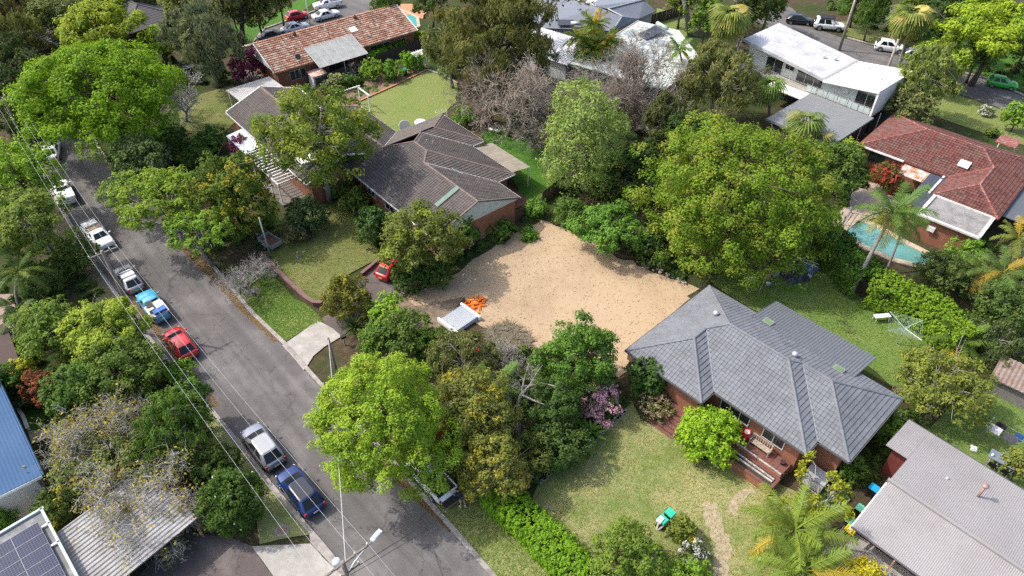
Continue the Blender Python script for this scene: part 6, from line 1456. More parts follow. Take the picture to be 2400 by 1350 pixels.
for pth, r0 in (([(1222, 925, 3.9), (1240, 905, 4.4), (1268, 898, 4.8), (1300, 905, 4.9), (1322, 912, 4.9)], .12), ([(1222, 925, 3.9), (1250, 938, 3.9), (1280, 950, 3.9), (1304, 942, 4.1), (1318, 932, 4.3)], .1), ([(1222, 925, 3.9), (1228, 890, 4.7), (1240, 850, 5.6)], .09), ([(1228, 890, 4.7), (1205, 868, 5.2), (1196, 850, 5.6)], .05), ([(1240, 905, 4.4), (1260, 870, 5.2), (1272, 855, 5.5)], .05)):
    mb.tube([dp(*q) for q in pth], [r0*(1-.7*k/(len(pth)-1)) for k in range(len(pth))], 7)
rq = np.random.default_rng(5)
for q in range(12): bare_branches(mb, rq, dp(1200+rq.random()*60, 860+rq.random()*50, 4.6), (rq.normal(), rq.normal(), .8), .6, .03, 3, .7, .05, (2, 3), .009)
mb.build('branches', BARK('grey'), dt)
bare_tree('bare_shrub', 'heap of bare grey twigs at the near edge of the lot', 1185, 842, 0, 2.6, 315, 'grey', depth=4, n_main=9, kids=(3, 4), spread=.95, gn=-.03, r0=.05, trunk_h=.2, minr=.01)
bare_tree('bare_shrub', 'bare grey twigs beside the dead tree', 1180, 930, 0, 3.4, 316, 'grey', depth=4, n_main=8, kids=(3, 4), spread=.8, gn=.02, r0=.06, trunk_h=.5, minr=.01)
bare_tree('bare_shrub', 'bare twiggy climber under the clear patio cover', 838, 178, 0, 3.2, 317, 'mauve', depth=4, n_main=6, kids=(2, 4), spread=.8, gn=.02, r0=.06, trunk_h=.3, minr=.014)
bare_tree('frangipani', 'knobbly frangipani with yellow green leaf tufts by the palms', 1902, 1222, 0, 4.6, 318, 'grey', depth=3, n_main=5, kids=(2, 3), spread=.7, gn=.06, r0=.14, trunk_h=1.3, minr=.035, leaves=(1700, (.42, .45, .05), .2, .6, .13))
bare_tree('bare_tree', 'white branched shrub among the grey trees behind the flat roof', 1545, 330, 0, 6, 319, 'pale', depth=4, n_main=6, kids=(2, 4), spread=.8, gn=.04, minr=.02)

# --- palms
pc = ((.13, .22, .04), (.5, .36, .05))
def P3(x, y, h): return P(x, y, h)
palm('queen_palm', 'tall queen palm leaning over the swimming pool', P(1990, 697), P(2092, 500, 8.0), 'feather', 3.4, 22, ((.12, .21, .045), (.34, .32, .07)), 401, r=.17, droop=(.4, 1.15), n=34, leafl=.85, w=.055)
palm('queen_palm', 'young palm behind the tall queen palm by the pool', P(2075, 640), P(2122, 520, 5.0), 'feather', 2.3, 13, ((.12, .21, .045), (.3, .3, .07)), 402, r=.1, droop=(.4, 1.15), n=24, leafl=.6, w=.05)
palm('queen_palm', 'large feathery palm with yellow fronds at the bottom right', P(1872, 1310), P(1862, 1245, 2.6), 'feather', 3.6, 20, ((.22, .30, .05), (.55, .42, .06)), 403, r=.2, droop=(.35, 1.0), n=58, leafl=.85, w=.034, hang=.9)
palm('queen_palm', 'second feathery palm cut by the bottom edge', P(1885, 1400), P(1880, 1340, 2.2), 'feather', 3.4, 18, ((.2, .28, .05), (.5, .4, .06)), 404, r=.2, droop=(.35, 1.0), n=58, leafl=.85, w=.034, hang=.9)
palm('bangalow_palm', 'glossy green palm in the shrubs beside the dead tree', P(1160, 990), P(1165, 908, 3.6), 'feather', 2.6, 11, ((.13, .23, .06), (.2, .3, .08)), 405, r=.11, droop=(.3, .9), n=30, leafl=.55, w=.06, crownshaft=True)
palm('low_palm', 'low feathery palm beside the clothes hoist', P(2240, 850), P(2245, 800, 1.6), 'feather', 2.7, 17, ((.13, .21, .04), (.5, .32, .04)), 406, r=.16, droop=(.3, .9), n=30, leafl=.65, w=.05)
palm('low_palm', 'spreading palm at the right edge above the fence', P(2350, 760), P(2350, 640, 4.0), 'feather', 3.0, 17, ((.12, .19, .05), (.45, .32, .05)), 407, r=.16, droop=(.4, 1.1), n=30, leafl=.7, w=.05)
palm('low_palm', 'palm at the right edge below the dark side roof', P(2400, 660), P(2385, 560, 4.0), 'feather', 2.6, 15, ((.2, .24, .05), (.5, .36, .05)), 408, r=.12, droop=(.4, 1.1), n=26, leafl=.6, w=.05)
palm('low_palm', 'palm with drooping dead leaves at the lower right edge', P(2300, 735), P(2305, 640, 3.2), 'feather', 2.4, 14, ((.15, .2, .06), (.45, .33, .08)), 409, r=.12, droop=(.5, 1.2), n=26, leafl=.6, w=.05)
for q, (x, y, h, lb) in enumerate(((1362, 92, 5.0, 'leftmost'), (1392, 62, 5.5, 'tallest'), (1420, 100, 5.0, 'rightmost'), (1385, 118, 4.0, 'nearest'))):
    palm('golden_cane_palm', '%s golden cane palm in the clump between the grey and white roofs' % lb, P(1390+(x-1390)*.4, 150+q*3), P(x, y, h), 'feather', 2.7, 24, ((.2, .27, .04), (.5, .36, .04)), 420+q, 'golden cane palms' and .09, droop=(.4, 1.1), n=20, leafl=.7, w=.09, group='clump of golden cane palms')
palm('fan_palm', 'tall fan palm with hanging leaves behind the white flat roof', P(1735, 185), P(1712, 40, 9.5), 'fan', 1.3, 52, ((.22, .27, .06), (.42, .36, .1)), 430, r=.22, droop=(.2, 1.1), dead=10, rad=1.5, n=18)
palm('fan_palm', 'fan palm with orange dead leaves over the far street', P(2105, 160), P(2137, 38, 8.5), 'fan', 1.3, 52, ((.2, .26, .06), (.44, .38, .12)), 431, r=.22, droop=(.3, 1.2), dead=16, rad=1.5, n=18)
palm('fan_palm', 'fan palm in front of the white balcony', P(1800, 280), P(1802, 205, 4.5), 'fan', 1.1, 24, ((.16, .26, .06), (.36, .36, .1)), 432, r=.15, droop=(.1, .9), rad=1.15, n=14)
palm('fan_palm', 'leafy fan palm against the grey garage roof', P(1885, 370), P(1888, 292, 4.2), 'fan', 1.2, 26, ((.17, .24, .06), (.34, .34, .1)), 433, r=.15, droop=(.1, .9), rad=1.25, n=14)
palm('fan_palm', 'low fan palm between the garage and the domed tree', P(1915, 390), P(1915, 335, 3.0), 'fan', 1.2, 20, ((.12, .19, .05), (.3, .3, .1)), 434, r=.14, droop=(.1, .9), rad=1.2, n=14)
palm('low_palm', 'feathery palm over the white flat roof edge', P(1600, 190), P(1592, 118, 5.0), 'feather', 2.2, 14, ((.15, .24, .06), (.3, .34, .08)), 435, r=.12, droop=(.35, 1.0), n=22, leafl=.6, w=.08)
palm('low_palm', 'dark feathery palm at the left edge below the gum', P(45, 715), P(42, 640, 4.0), 'feather', 2.8, 15, ((.10, .17, .04), (.2, .26, .06)), 436, r=.12, droop=(.4, 1.1), n=28, leafl=.6, w=.05)
palm('low_palm', 'grey green palm over the brown terrace', P(38, 790), P(40, 745, 3.0), 'feather', 2.0, 12, ((.15, .2, .07), (.2, .26, .06)), 437, r=.1, droop=(.4, 1.1), n=24, leafl=.5, w=.05)
strap_plant('strap_plant', 'yellow green strap leaved plant on the verge near the silver cars', 'plant', 500, 1050, 2.2, 1.0, 44, (.34, .36, .09), 440)
strap_plant('strap_plant', 'green strap leaved plant beside the ferny verge tree', 'plant', 462, 1012, 2.4, 1.0, 40, (.22, .30, .09), 441)
strap_plant('strap_plant', 'dark spiky plant at the foot of the leaning gum', 'plant', 90, 670, .3, 1.3, 40, (.09, .15, .05), 442)
strap_plant('cycad', 'dark spiky cycad beside the concrete driveway', 'plant', 832, 770, .5, 1.4, 46, (.08, .12, .035), 443, w=.12)
strap_plant('strap_plant', 'low strap leaved clump at the foot of the queen palm', 'plant', 2035, 712, .2, .9, 34, (.15, .22, .05), 444)
strap_plant('fern', 'fern between the grey roof and the corrugated roof', 'plant', 2070, 1028, .5, 1.1, 26, (.14, .25, .05), 445, w=.26)
strap_plant('fern', 'brownish tree fern at the corner of the grey roof', 'plant', 2088, 985, .9, 1.1, 24, (.2, .24, .09), 446, w=.22)
strap_plant('fern', 'fern fronds beside the stone lawn edging', 'plant', 1388, 1020, .7, 1.3, 26, (.12, .24, .045), 447, w=.24)
strap_plant('fern', 'fern at the dark edge of the domed tree', 'plant', 1665, 640, .8, 1.2, 24, (.05, .09, .03), 448, w=.2)
strap_plant('fern', 'bright fern under the golden palms at the right edge', 'plant', 2395, 610, .6, 1.2, 24, (.22, .27, .05), 449, w=.22)

# --- hedges
hedge('hedge', 'clipped bright green hedge along the front lawn', [(1158, 1165), (1232, 1238), (1308, 1308), (1405, 1420)], 1.7, 2.3, (.21, .38, .03), 460, k=1.2)
hedge('hedge', 'tall yellow green hedge behind the clothes hoist', [(2022, 700), (2090, 722), (2165, 762), (2245, 840)], 2.9, 2.8, (.22, .35, .035), 461, k=.95)
hedge('hedge', 'tall dark green hedge in front of the pool', [(1925, 590), (1965, 640), (2022, 698)], 3.0, 3.0, (.10, .2, .03), 462, k=1.0)
hedge('hedge', 'green hedge above the paling fence of the orange house', [(868, 158), (905, 138), (952, 120)], 1.9, 1.2, (.15, .3, .03), 463, k=1.0)
hedge('hedge', 'bright leafy creeper on the fence beside the teal pool', [(965, 88), (985, 98), (1003, 102)], 1.6, .9, (.3, .42, .05), 464, k=1.0)

# --- undergrowth in the beds
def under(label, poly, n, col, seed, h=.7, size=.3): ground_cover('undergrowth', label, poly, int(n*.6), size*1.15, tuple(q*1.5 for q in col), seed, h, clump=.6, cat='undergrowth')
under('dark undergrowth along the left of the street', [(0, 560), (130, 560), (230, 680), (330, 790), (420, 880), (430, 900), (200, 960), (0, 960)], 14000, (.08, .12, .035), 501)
plant('wattle_tree', 'soft green shrubs seen through the silver branches', 'tree', 240, 1065, 2.4, 112, 2.0, 'airy', (.2, .235, .095), 112, k=1.2, bark='grey')
plant('wattle_tree', 'grey green shrub at the upper edge of the carport roof', 'tree', 345, 1120, 2.0, 75, 1.6, 'airy', (.18, .22, .09), 113, k=1.1, bark='grey')
under('undergrowth below the silver trees', [(110, 960), (440, 920), (540, 1080), (600, 1200), (440, 1210), (330, 1150), (130, 1180)], 14000, (.12, .17, .05), 502)
under('undergrowth between the lot and the hedge', [(850, 760), (1040, 800), (1240, 825), (1440, 860), (1470, 930), (1330, 1070), (1250, 1130), (1150, 1130), (1000, 1080), (900, 950), (840, 860)], 16000, (.09, .13, .035), 503)
under('undergrowth behind the sandy lot', [(1290, 500), (1330, 440), (1420, 400), (1560, 480), (1640, 630), (1600, 660), (1480, 600), (1350, 540)], 9000, (.08, .13, .035), 504)
under('undergrowth around the grey bare trees', [(1120, 200), (1380, 190), (1600, 230), (1700, 300), (1550, 400), (1400, 400), (1330, 360), (1180, 300)], 9000, (.09, .10, .045), 505, size=.5)
under('undergrowth at the right edge', [(2150, 600), (2280, 560), (2420, 620), (2420, 900), (2330, 880), (2260, 830), (2200, 740)], 9000, (.1, .15, .045), 506, size=.4)
under('undergrowth beside the street bend', [(240, 360), (420, 290), (560, 310), (600, 420), (660, 520), (600, 590), (520, 600), (440, 540), (300, 440)], 9000, (.08, .13, .04), 507, size=.4)
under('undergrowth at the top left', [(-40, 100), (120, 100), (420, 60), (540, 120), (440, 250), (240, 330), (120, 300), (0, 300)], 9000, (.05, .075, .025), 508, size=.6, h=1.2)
under('undergrowth along the brown house front', [(800, 480), (860, 470), (960, 560), (1100, 585), (1230, 510), (1235, 520), (1105, 600), (1000, 660), (930, 650), (880, 560)], 6000, (.09, .14, .04), 509, size=.3)
under('undergrowth at the top right', [(1900, -20), (2100, 40), (2400, 110), (2420, 210), (2250, 150), (2120, 90), (1960, 40)], 7000, (.08, .13, .035), 510, size=.6)
under('flowers and herbs in the rose garden bed', [(790, 235), (850, 200), (960, 165), (1000, 155), (1000, 162), (900, 208), (832, 240)], 1800, (.17, .22, .08), 511, h=.3, size=.3)
under('undergrowth beside the white modern house', [(1900, 330), (2010, 360), (2040, 420), (1990, 480), (1940, 480), (1890, 400)], 5000, (.08, .13, .035), 512, size=.4)
under('undergrowth between the grey house and the corrugated house', [(2000, 1090), (2080, 1000), (2110, 960), (2160, 960), (2080, 1070), (2040, 1130), (1960, 1190), (1920, 1160)], 4000, (.09, .15, .04), 513, size=.25, h=.4)
# ------------------------------------------------------------------ vehicles
TYRE = M('tyre rubber', (.02, .02, .02), .9, .1); RIMM = M('alloy rim', (.5, .5, .52), .35, .05, metal=.8)
BLKP = M('black trim', (.018, .018, .02), .5, .1); CHROME = M('chrome', (.6, .6, .6), .2, .05, metal=1)
LAMP = M('lamp glass', (.75, .75, .72), .1, .05); TAIL = M('tail lamp', (.35, .01, .012), .2, .1)
PLATE = M('yellow plate', (.62, .5, .08), .5); PLATEW = M('white plate', (.7, .7, .68), .5)
def paint(name, c, metal=.15, rough=.28): return M('car paint '+name, c, rough, .04, 1.5, metal=metal, spec=.5, coat=.8)
CARGLASS = glass_mat('car glass', (.012, .016, .018), .12); CARGLASS.node_tree.nodes['Principled BSDF'].inputs['Specular IOR Level'].default_value = .35

_wh = {}
def wheel_me(r, w):
    k = (round(r, 2), round(w, 2))
    if k not in _wh:
        n = 20; mb = MB(); prof = [(r*.62, -w/2), (r*.94, -w/2), (r, -w*.35), (r, w*.35), (r*.94, w/2), (r*.62, w/2)]
        for rr, y in prof:
            for a in range(n): mb.v.append((rr*math.cos(2*PI*a/n), y, rr*math.sin(2*PI*a/n)))
        for i in range(5):
            for a in range(n): b = (a+1) % n; mb.f.append((i*n+a, (i+1)*n+a, (i+1)*n+b, i*n+b))
        t = mb.mesh('wheel', True); t.materials.append(TYRE)
        mb = MB()
        for y, sg in ((-w*.46, -1), (w*.46, 1)):
            mb.add([(r*.6*math.cos(2*PI*a/10), y, r*.6*math.sin(2*PI*a/10)) for a in range(10)], [tuple(range(10))])
            for q in range(5):
                a = 2*PI*q/5; c, s = math.cos(a), math.sin(a)
                mb.box((c*r*.32, y+sg*.012, s*r*.32), (.02, .02, .02), 0)
                mb.add([(c*.03-s*.04, y+sg*.02, s*.03+c*.04), (c*.03+s*.04, y+sg*.02, s*.03-c*.04), (c*r*.6+s*.03, y+sg*.02, s*r*.6-c*.03), (c*r*.6-s*.03, y+sg*.02, s*r*.6+c*.03)], [(0, 1, 2, 3)])
        h = mb.mesh('rim'); h.materials.append(RIMM); _wh[k] = (t, h)
    return _wh[k]

def car(label, px, py, head, kind, L, W, Ht, mat, h_ref=.5, cat='car', name='parked_car', group='cars parked along the street', roof=None, rear_dark=False, plate=PLATE, z0=.012, xy=None):
    """vehicle whose middle is seen at (px, py); head = heading angle in degrees, +x is forward"""
    g = P(px, py, h_ref) if xy is None else Vector((*xy, 0))
    root = thing(name, label, cat, (g.x, g.y, z0), R(head), group)
    hl, hw = L/2, W/2
    S = {  # hood height, belt, cabin rear-bottom, rear-top, front-top, front-bottom (share of half length), tail height
     'hatch': (.90, .96, -.92, -.66, .12, .58, .96), 'suv': (1.0, 1.06, -.93, -.70, .14, .57, 1.04), 'sedan': (.86, .92, -.70, -.40, .12, .54, .94),
     'ute': (1.0, 1.08, -.12, -.06, .26, .48, 1.05), 'wagon4': (1.08, 1.12, -.96, -.90, .18, .36, 1.12), 'dual': (1.05, 1.12, -.30, -.22, .24, .48, 1.08)}[kind]
    hood, belt, rb, rt, ft, fb, tail = S
    k = Ht/({'hatch': 1.5, 'suv': 1.68, 'sedan': 1.42, 'ute': 1.5, 'wagon4': 1.85, 'dual': 1.8}[kind]); hood *= k; belt *= k; tail *= k
    gc = .2 if kind not in ('wagon4', 'dual') else .34
    box = .55 if kind in ('wagon4',) else 1.0
    # lower body: lofted sections
    xs = [-1, -.97, -.9, -.75, -.5, -.2, .1, .35, .5, .62, .76, .88, .95, .985, 1]
    mb = MB(); rings = []
    for s in xs:
        a = abs(s); w = hw*(1-.17*a**8*box-.06*a**3*box)
        if a > .96: w *= (.94 if a < .99 else .86)
        if s > fb: zt = hood-(hood*.16*((s-fb)/(1-fb))**2.2)-(.10*k if s > .96 else 0)-(.14*k if s > .99 else 0)
        elif s < rb: zt = tail-(.05*k if s < -.96 else 0)-(.12*k if s < -.99 else 0)
        else: zt = belt
        zb = gc+(.05 if a > .93 else 0)+(.14 if a > .99 else 0)
        crown = .05 if s > fb else .02
        half = [(0, zb), (w*.82, zb), (w*.96, zb+.1), (w, zb+(zt-zb)*.45), (w*.985, zb+(zt-zb)*.75), (w*.93, zt-.03), (w*.80, zt+.005), (w*.4, zt+crown*.7), (0, zt+crown)]
        ring = [(s*hl, y, z) for y, z in half]+[(s*hl, -y, z) for y, z in half[-2:0:-1]]
        rings.append(ring)
    n = len(rings[0])
    for r in rings: mb.v += r
    for i in range(len(rings)-1):
        for j in range(n): a = i*n+j; b = i*n+(j+1) % n; mb.f.append((a, b, b+n, a+n))
    mb.f.append(tuple(range(n-1, -1, -1))); mb.f.append(tuple((len(rings)-1)*n+j for j in range(n)))
    bm = bmesh.new(); me = mb.mesh('body', True); bm.from_mesh(me); bmesh.ops.recalc_face_normals(bm, faces=bm.faces); bm.to_mesh(me); bm.free(); me.update()
    body = link('body', me, root, mat)
    # cabin: rings of the same count from belt to roof
    def cring(xr, xf, w, z, bow):
        ys = [-.78, -.4, 0, .4, .78]
        p = [(xf+bow*(1-(y/.78)**2)*.5, y*w, z) for y in ys]+[(xf-.07, w*.95, z)]
        ms = [.16, .5, .54, .86]; p += [(xf-.07+(xr+.07-xf+.07)*m, w, z) for m in ms]
        p += [(xr+.07, w*.95, z)]+[(xr-bow*.6*(1-(y/.78)**2)*.5, y*w, z) for y in ys[::-1]]+[(xr+.07, -w*.95, z)]
        p += [(xf-.07+(xr+.07-xf+.07)*m, -w, z) for m in ms[::-1]]+[(xf-.07, -w*.95, z)]
        return p
    B = cring(rb*hl, fb*hl, hw*.93, belt-.02, .12); T = cring(rt*hl, ft*hl, hw*.74, Ht-.07, .1); T2 = cring(rt*hl+.1, ft*hl-.1, hw*.64, Ht-.015, .06)
    n = len(B); glass = {'windscreen': [0, 1, 2, 3], 'side_window_a': [6], 'side_window_b': [8], 'rear_window': [11, 12, 13, 14], 'side_window_c': [17], 'side_window_d': [19]}
    # widen side glass over the pillar faces next to it
    used = {i: g_ for g_, l in glass.items() for i in l}
    cab = MB(); cab.v += B+T+T2
    for j in range(n):
        a, b = j, (j+1) % n
        if j not in used: cab.f.append((a, b, n+b, n+a))
        cab.f.append((n+a, n+b, 2*n+b, 2*n+a))
    cab.f.append(tuple(2*n+j for j in range(n)))
    me = cab.mesh('cabin', True); bm = bmesh.new(); bm.from_mesh(me); bmesh.ops.recalc_face_normals(bm, faces=bm.faces); bm.to_mesh(me); bm.free()
    link('cabin', me, root, mat)
    if roof is not None:
        rm = MB(); T3 = cring(rt*hl+.08, ft*hl-.08, hw*.665, Ht-.004, .05); T4 = cring(rt*hl+.16, ft*hl-.14, hw*.6, Ht+.012, .04)
        rm.v += T3+T4; rm.f += [(j, (j+1) % n, n+(j+1) % n, n+j) for j in range(n)]+[tuple(n+j for j in range(n))]; rm.build('roof_panel', roof, root)
    for gname, idx in glass.items():
        gm = MB()
        for j in idx:
            a, b = B[j], B[(j+1) % n]; c, d = T[(j+1) % n], T[j]; m_ = .06
            lo = lambda p, q, t: tuple(p[i]+(q[i]-p[i])*t for i in range(3))
            gm.add([lo(a, d, m_), lo(b, c, m_), lo(b, c, .95), lo(a, d, .95)], [(0, 1, 2, 3)])
            if gname.startswith('side') is False and False: pass
        gm2 = gname if not gname.startswith('side') else 'side_window'
        gm.build(gm2, CARGLASS, root, smooth=True)
    # dark band behind the glass so pillars read
    # wheels
    wr = {'hatch': .31, 'suv': .36, 'sedan': .31, 'ute': .33, 'wagon4': .40, 'dual': .39}[kind]; wt = .21 if kind not in ('wagon4', 'dual') else .26
    for sx in (-.60, .62):
        for sy in (-1, 1):
            t, h = wheel_me(wr, wt); o = link('wheel', t, root, None, (sx*hl, sy*(hw-wt*.5+.015), wr)); link('rim', h, o)
            am = MB(); m_ = 14
            for i in range(m_+1):
                a = PI*i/m_; c, s = math.cos(a), math.sin(a)
                for rr, yy in ((wr*1.06, hw+.006), (wr*1.22, hw+.006)): am.v.append((sx*hl+c*rr, sy*(yy-.004*0), wr+s*rr))
            am.f += [(2*i, 2*i+1, 2*i+3, 2*i+2) for i in range(m_)]
            am.build('wheel_arch', BLKP if kind in ('suv', 'wagon4', 'dual') else mat, root)
    # lamps, mirrors, plates
    for sy in (-1, 1):
        mb = MB(); mb.box((hl*.925, sy*hw*.66, hood*.74), (.16, .34, .14), R(-18*sy)); mb.build('headlight', LAMP, root)
        mb = MB(); mb.box((-hl*.955, sy*hw*.74, tail*.8), (.12, .26, .24), R(14*sy)); mb.build('tail_light', TAIL, root)
        mb = MB(); mb.box((fb*hl-.28, sy*(hw+.10), belt+.04), (.13, .2, .13)); mb.build('mirror', BLKP if rear_dark else mat, root)
    mb = MB(); mb.box((-hl-.005, 0, tail*.58), (.02, .4, .12)); mb.build('number_plate', plate, root)
    mb = MB(); mb.box((hl+.0, 0, .42*k), (.03, .95, .16)); mb.build('grille', BLKP, root)
    if rear_dark: mb = MB(); mb.box((-hl-.0, 0, gc+.2), (.06, W*.8, .18)); mb.build('bumper', BLKP, root)
    return root, dict(hl=hl, hw=hw, belt=belt, Ht=Ht, rb=rb, rt=rt, ft=ft, fb=fb, tail=tail)
def roof_bars(root, d, n=2, mat=None):
    for q in range(n):
        x = d['rt']*d['hl']+(d['ft']-d['rt'])*d['hl']*(.28+.5*q/(max(1, n-1)))
        mb = MB(); mb.box((x, 0, d['Ht']+.07), (.06, d['hw']*1.5, .035)); mb.box((x, d['hw']*.66, d['Ht']+.02), (.1, .08, .12)); mb.box((x, -d['hw']*.66, d['Ht']+.02), (.1, .08, .12)); mb.build('roof_bar', mat or BLKP, root)
def tray(root, d, inner, lip=None, x1=None, depth=.3):
    """open load tray behind the cabin"""
    hl, hw = d['hl'], d['hw']; xa = -hl*.93; xb = (x1 if x1 is not None else d['rb']*hl-.08); z = d['tail']
    mb = MB()
    for c, s in ((((xa+xb)/2, hw*.88, z+.03), (xb-xa, .1, .1)), (((xa+xb)/2, -hw*.88, z+.03), (xb-xa, .1, .1)), ((xa, 0, z+.03), (.1, hw*1.76, .1)), ((xb, 0, z+.03), (.1, hw*1.76, .1))): mb.box(c, s)
    mb.build('tray_rail', lip, root)
    mb = MB(); mb.box(((xa+xb)/2, 0, z+.035), (xb-xa-.1, hw*1.66, .02)); mb.build('tray_bed', inner, root)
    return xa, xb, z

WHP = paint('white', (.75, .76, .76), 0); SILV = paint('silver', (.36, .37, .39), .5); SILB = paint('silver blue', (.28, .30, .34), .5); BLUE = paint('blue', (.008, .03, .14), .3); REDP = paint('red', (.50, .012, .018), .1)
GRNP = paint('green', (.04, .42, .05), .15); BLKC = paint('black', (.012, .014, .018), .2); SKY = paint('sky blue', (.06, .33, .52), .1); DKG = paint('dark green', (.03, .06, .055), .3)
_, d = car('silver sport utility car parked behind the blue one', 617, 1048, 131.5, 'suv', 4.55, 1.82, 1.68, SILB, roof=M('silver roof', (.33, .345, .36), .35, .04, metal=.4), rear_dark=True, plate=PLATEW)
_, d = car('metallic blue sport utility car parked nearest the bottom pole', 704, 1152, 132, 'suv', 4.5, 1.85, 1.62, BLUE, roof=M('dark glass roof', (.02, .024, .032), .12, .1, coat=.5), plate=PLATEW)
car('bright red hatchback parked under the wires', 424, 806, 132, 'hatch', 4.25, 1.78, 1.46, REDP, plate=PLATE)
r_, d = car('silver hatchback with roof bars parked behind the sky blue pickup', 303, 655, 131, 'hatch', 4.3, 1.76, 1.48, SILV, roof=M('pale silver roof', (.66, .67, .68), .3, .04, metal=.2)); roof_bars(r_, d)
r_, d = car('old sky blue pickup loaded with boxes and tarpaulin', 360, 719, 132, 'ute', 4.6, 1.75, 1.5, SKY, name='pickup', cat='pickup')
xa, xb, z = tray(r_, d, M('grey tray', (.3, .31, .32), .6), ALU)
RR = r_.rotation_euler.z
def on(root, x, y, z): c, s = math.cos(root.rotation_euler.z), math.sin(root.rotation_euler.z); return (root.location.x+x*c-y*s, root.location.y+x*s+y*c, root.location.z+z)
def crate(label, loc, size, mat, rz=0, name='box', cat='box', lid=None, group=None):
    t = thing(name, label, cat, loc, rz, group); mb = MB(); mb.box((0, 0, size[2]/2), size); o = mb.build('body', mat, t)
    bv = o.modifiers.new('soft edges', 'BEVEL'); bv.width = min(size)*.08; bv.segments = 2
    mb = MB(); mb.box((0, 0, size[2]+.015), (size[0]*1.03, size[1]*1.03, .03)); mb.build('lid', lid or mat, t); return t
crate('white board lying in the tray of the sky blue pickup', on(r_, -.75, -.35, z+.06), (1.1, .65, .1), WHITE, RR)
crate('blue tarpaulin bundle at the tail of the sky blue pickup', on(r_, -1.75, -.1, z+.06), (.6, 1.1, .22), M('blue tarpaulin', (.03, .13, .42), .5, .2, 4, bump=.5), RR+.05)
crate('dark toolbox in the tray of the sky blue pickup', on(r_, -.7, .35, z+.06), (.9, .5, .3), BLKP, RR)
crate('cream box in the tray of the sky blue pickup', on(r_, -1.3, .45, z+.06), (.4, .5, .3), M('cream box', (.55, .48, .36), .7), RR+.1)
r_, d = car('white work ute facing down the street with a ladder rack', 232, 556, -44, 'ute', 4.7, 1.75, 1.5, WHP, name='pickup', cat='pickup')
xa, xb, z = tray(r_, d, M('grey tray', (.3, .31, .32)), WHP)
mb = MB()
for x in (xa+.1, xb-.1):
    mb.tube([(x, -.7, z), (x, -.7, z+.55), (x, .7, z+.55), (x, .7, z)], .03, 6)
mb.build('ladder_rack', ALU, r_)
crate('brown timber bundle in the tray of the white work ute', on(r_, -.6, .05, z+.06), (.5, 1.2, .25), M('timber', (.34, .2, .11), .8, .3, 5), r_.rotation_euler.z)
crate('white storage box in the tray of the white work ute', on(r_, -1.5, .0, z+.06), (.9, 1.35, .4), WHITE, r_.rotation_euler.z)
r_, d = car('older white ute with a white tray cover at the street bend', 151, 452, 127, 'ute', 4.8, 1.8, 1.45, WHP, name='pickup', cat='pickup')
xa, xb, z = tray(r_, d, M('white cover', (.72, .74, .75), .45, .08), WHP)
car('white sedan parked at the top of the street', 122, 356, 113, 'sedan', 4.6, 1.78, 1.45, WHP)
r_, d = car('white ute with black tray cover and lowered tailgate', 1005, 1118, 131.5, 'dual', 5.1, 1.88, 1.8, WHP, name='pickup', cat='pickup', z0=.06); roof_bars(r_, d, 3)
xa, xb, z = tray(r_, d, BLKP, WHP)
mb = MB(); mb.box((-d['hl']-.28, 0, .82), (.55, 1.5, .05)); mb.build('tailgate', BLKP, r_)
UTE = (r_, d)
# far cars
FG = 'cars parked on the far streets'
r_, d = car('white four wheel drive with black roof rack on the far street', 1942, 62, -14, 'wagon4', 4.75, 1.9, 1.9, WHP, group=FG, rear_dark=True)
mb = MB(); mb.box((-.55, 0, 2.0), (2.3, 1.5, .08)); mb.build('roof_rack', BLKP, r_); mb = MB(); mb.tube([(-d['hl']-.1, 0, 1.0), (-d['hl']-.34, 0, 1.0)], .36, 14); mb.build('spare_wheel', TYRE, r_)
car('white sport utility car in the middle of the far street', 2086, 112, -22, 'suv', 4.5, 1.84, 1.68, WHP, group=FG)
car('silver car half hidden behind the white far sport utility', 2150, 132, -22, 'hatch', 4.3, 1.78, 1.5, SILV, group=FG)
car('bright green hatchback at the right of the far street', 2348, 196, -25, 'hatch', 3.9, 1.7, 1.5, GRNP, group=FG)
car('black car behind the white four wheel drive', 1873, 48, -14, 'hatch', 4.3, 1.78, 1.5, BLKC, group=FG)
car('small red hatchback on the street behind the orange house', 696, 38, 38, 'hatch', 3.8, 1.68, 1.5, REDP, group=FG)
r_, d = car('white ute at the top edge behind the orange house', 768, 12, 205, 'ute', 4.9, 1.8, 1.6, WHP, group=FG, name='pickup', cat='pickup'); tray(r_, d, M('dark tray', (.06, .06, .065), .6), WHP)
car('white car nearest the orange tiled ridge', 692, 66, 38, 'sedan', 4.6, 1.8, 1.45, WHP, group=FG)
car('second white car partly hidden by a fern at the top', 764, 36, 38, 'sedan', 4.7, 1.8, 1.45, WHP, group=FG)
car('black car behind the left end of the orange tiled ridge', 638, 85, 38, 'sedan', 4.6, 1.8, 1.45, BLKC, group=FG)
car('dark green car under the grey green eucalyptus', 455, 168, 30, 'hatch', 4.3, 1.75, 1.48, DKG, group=FG, z0=.0)
car('red car hidden under the bottlebrush tree', 922, 625, 60, 'hatch', 4.2, 1.75, 1.48, REDP, group=None, z0=.05)
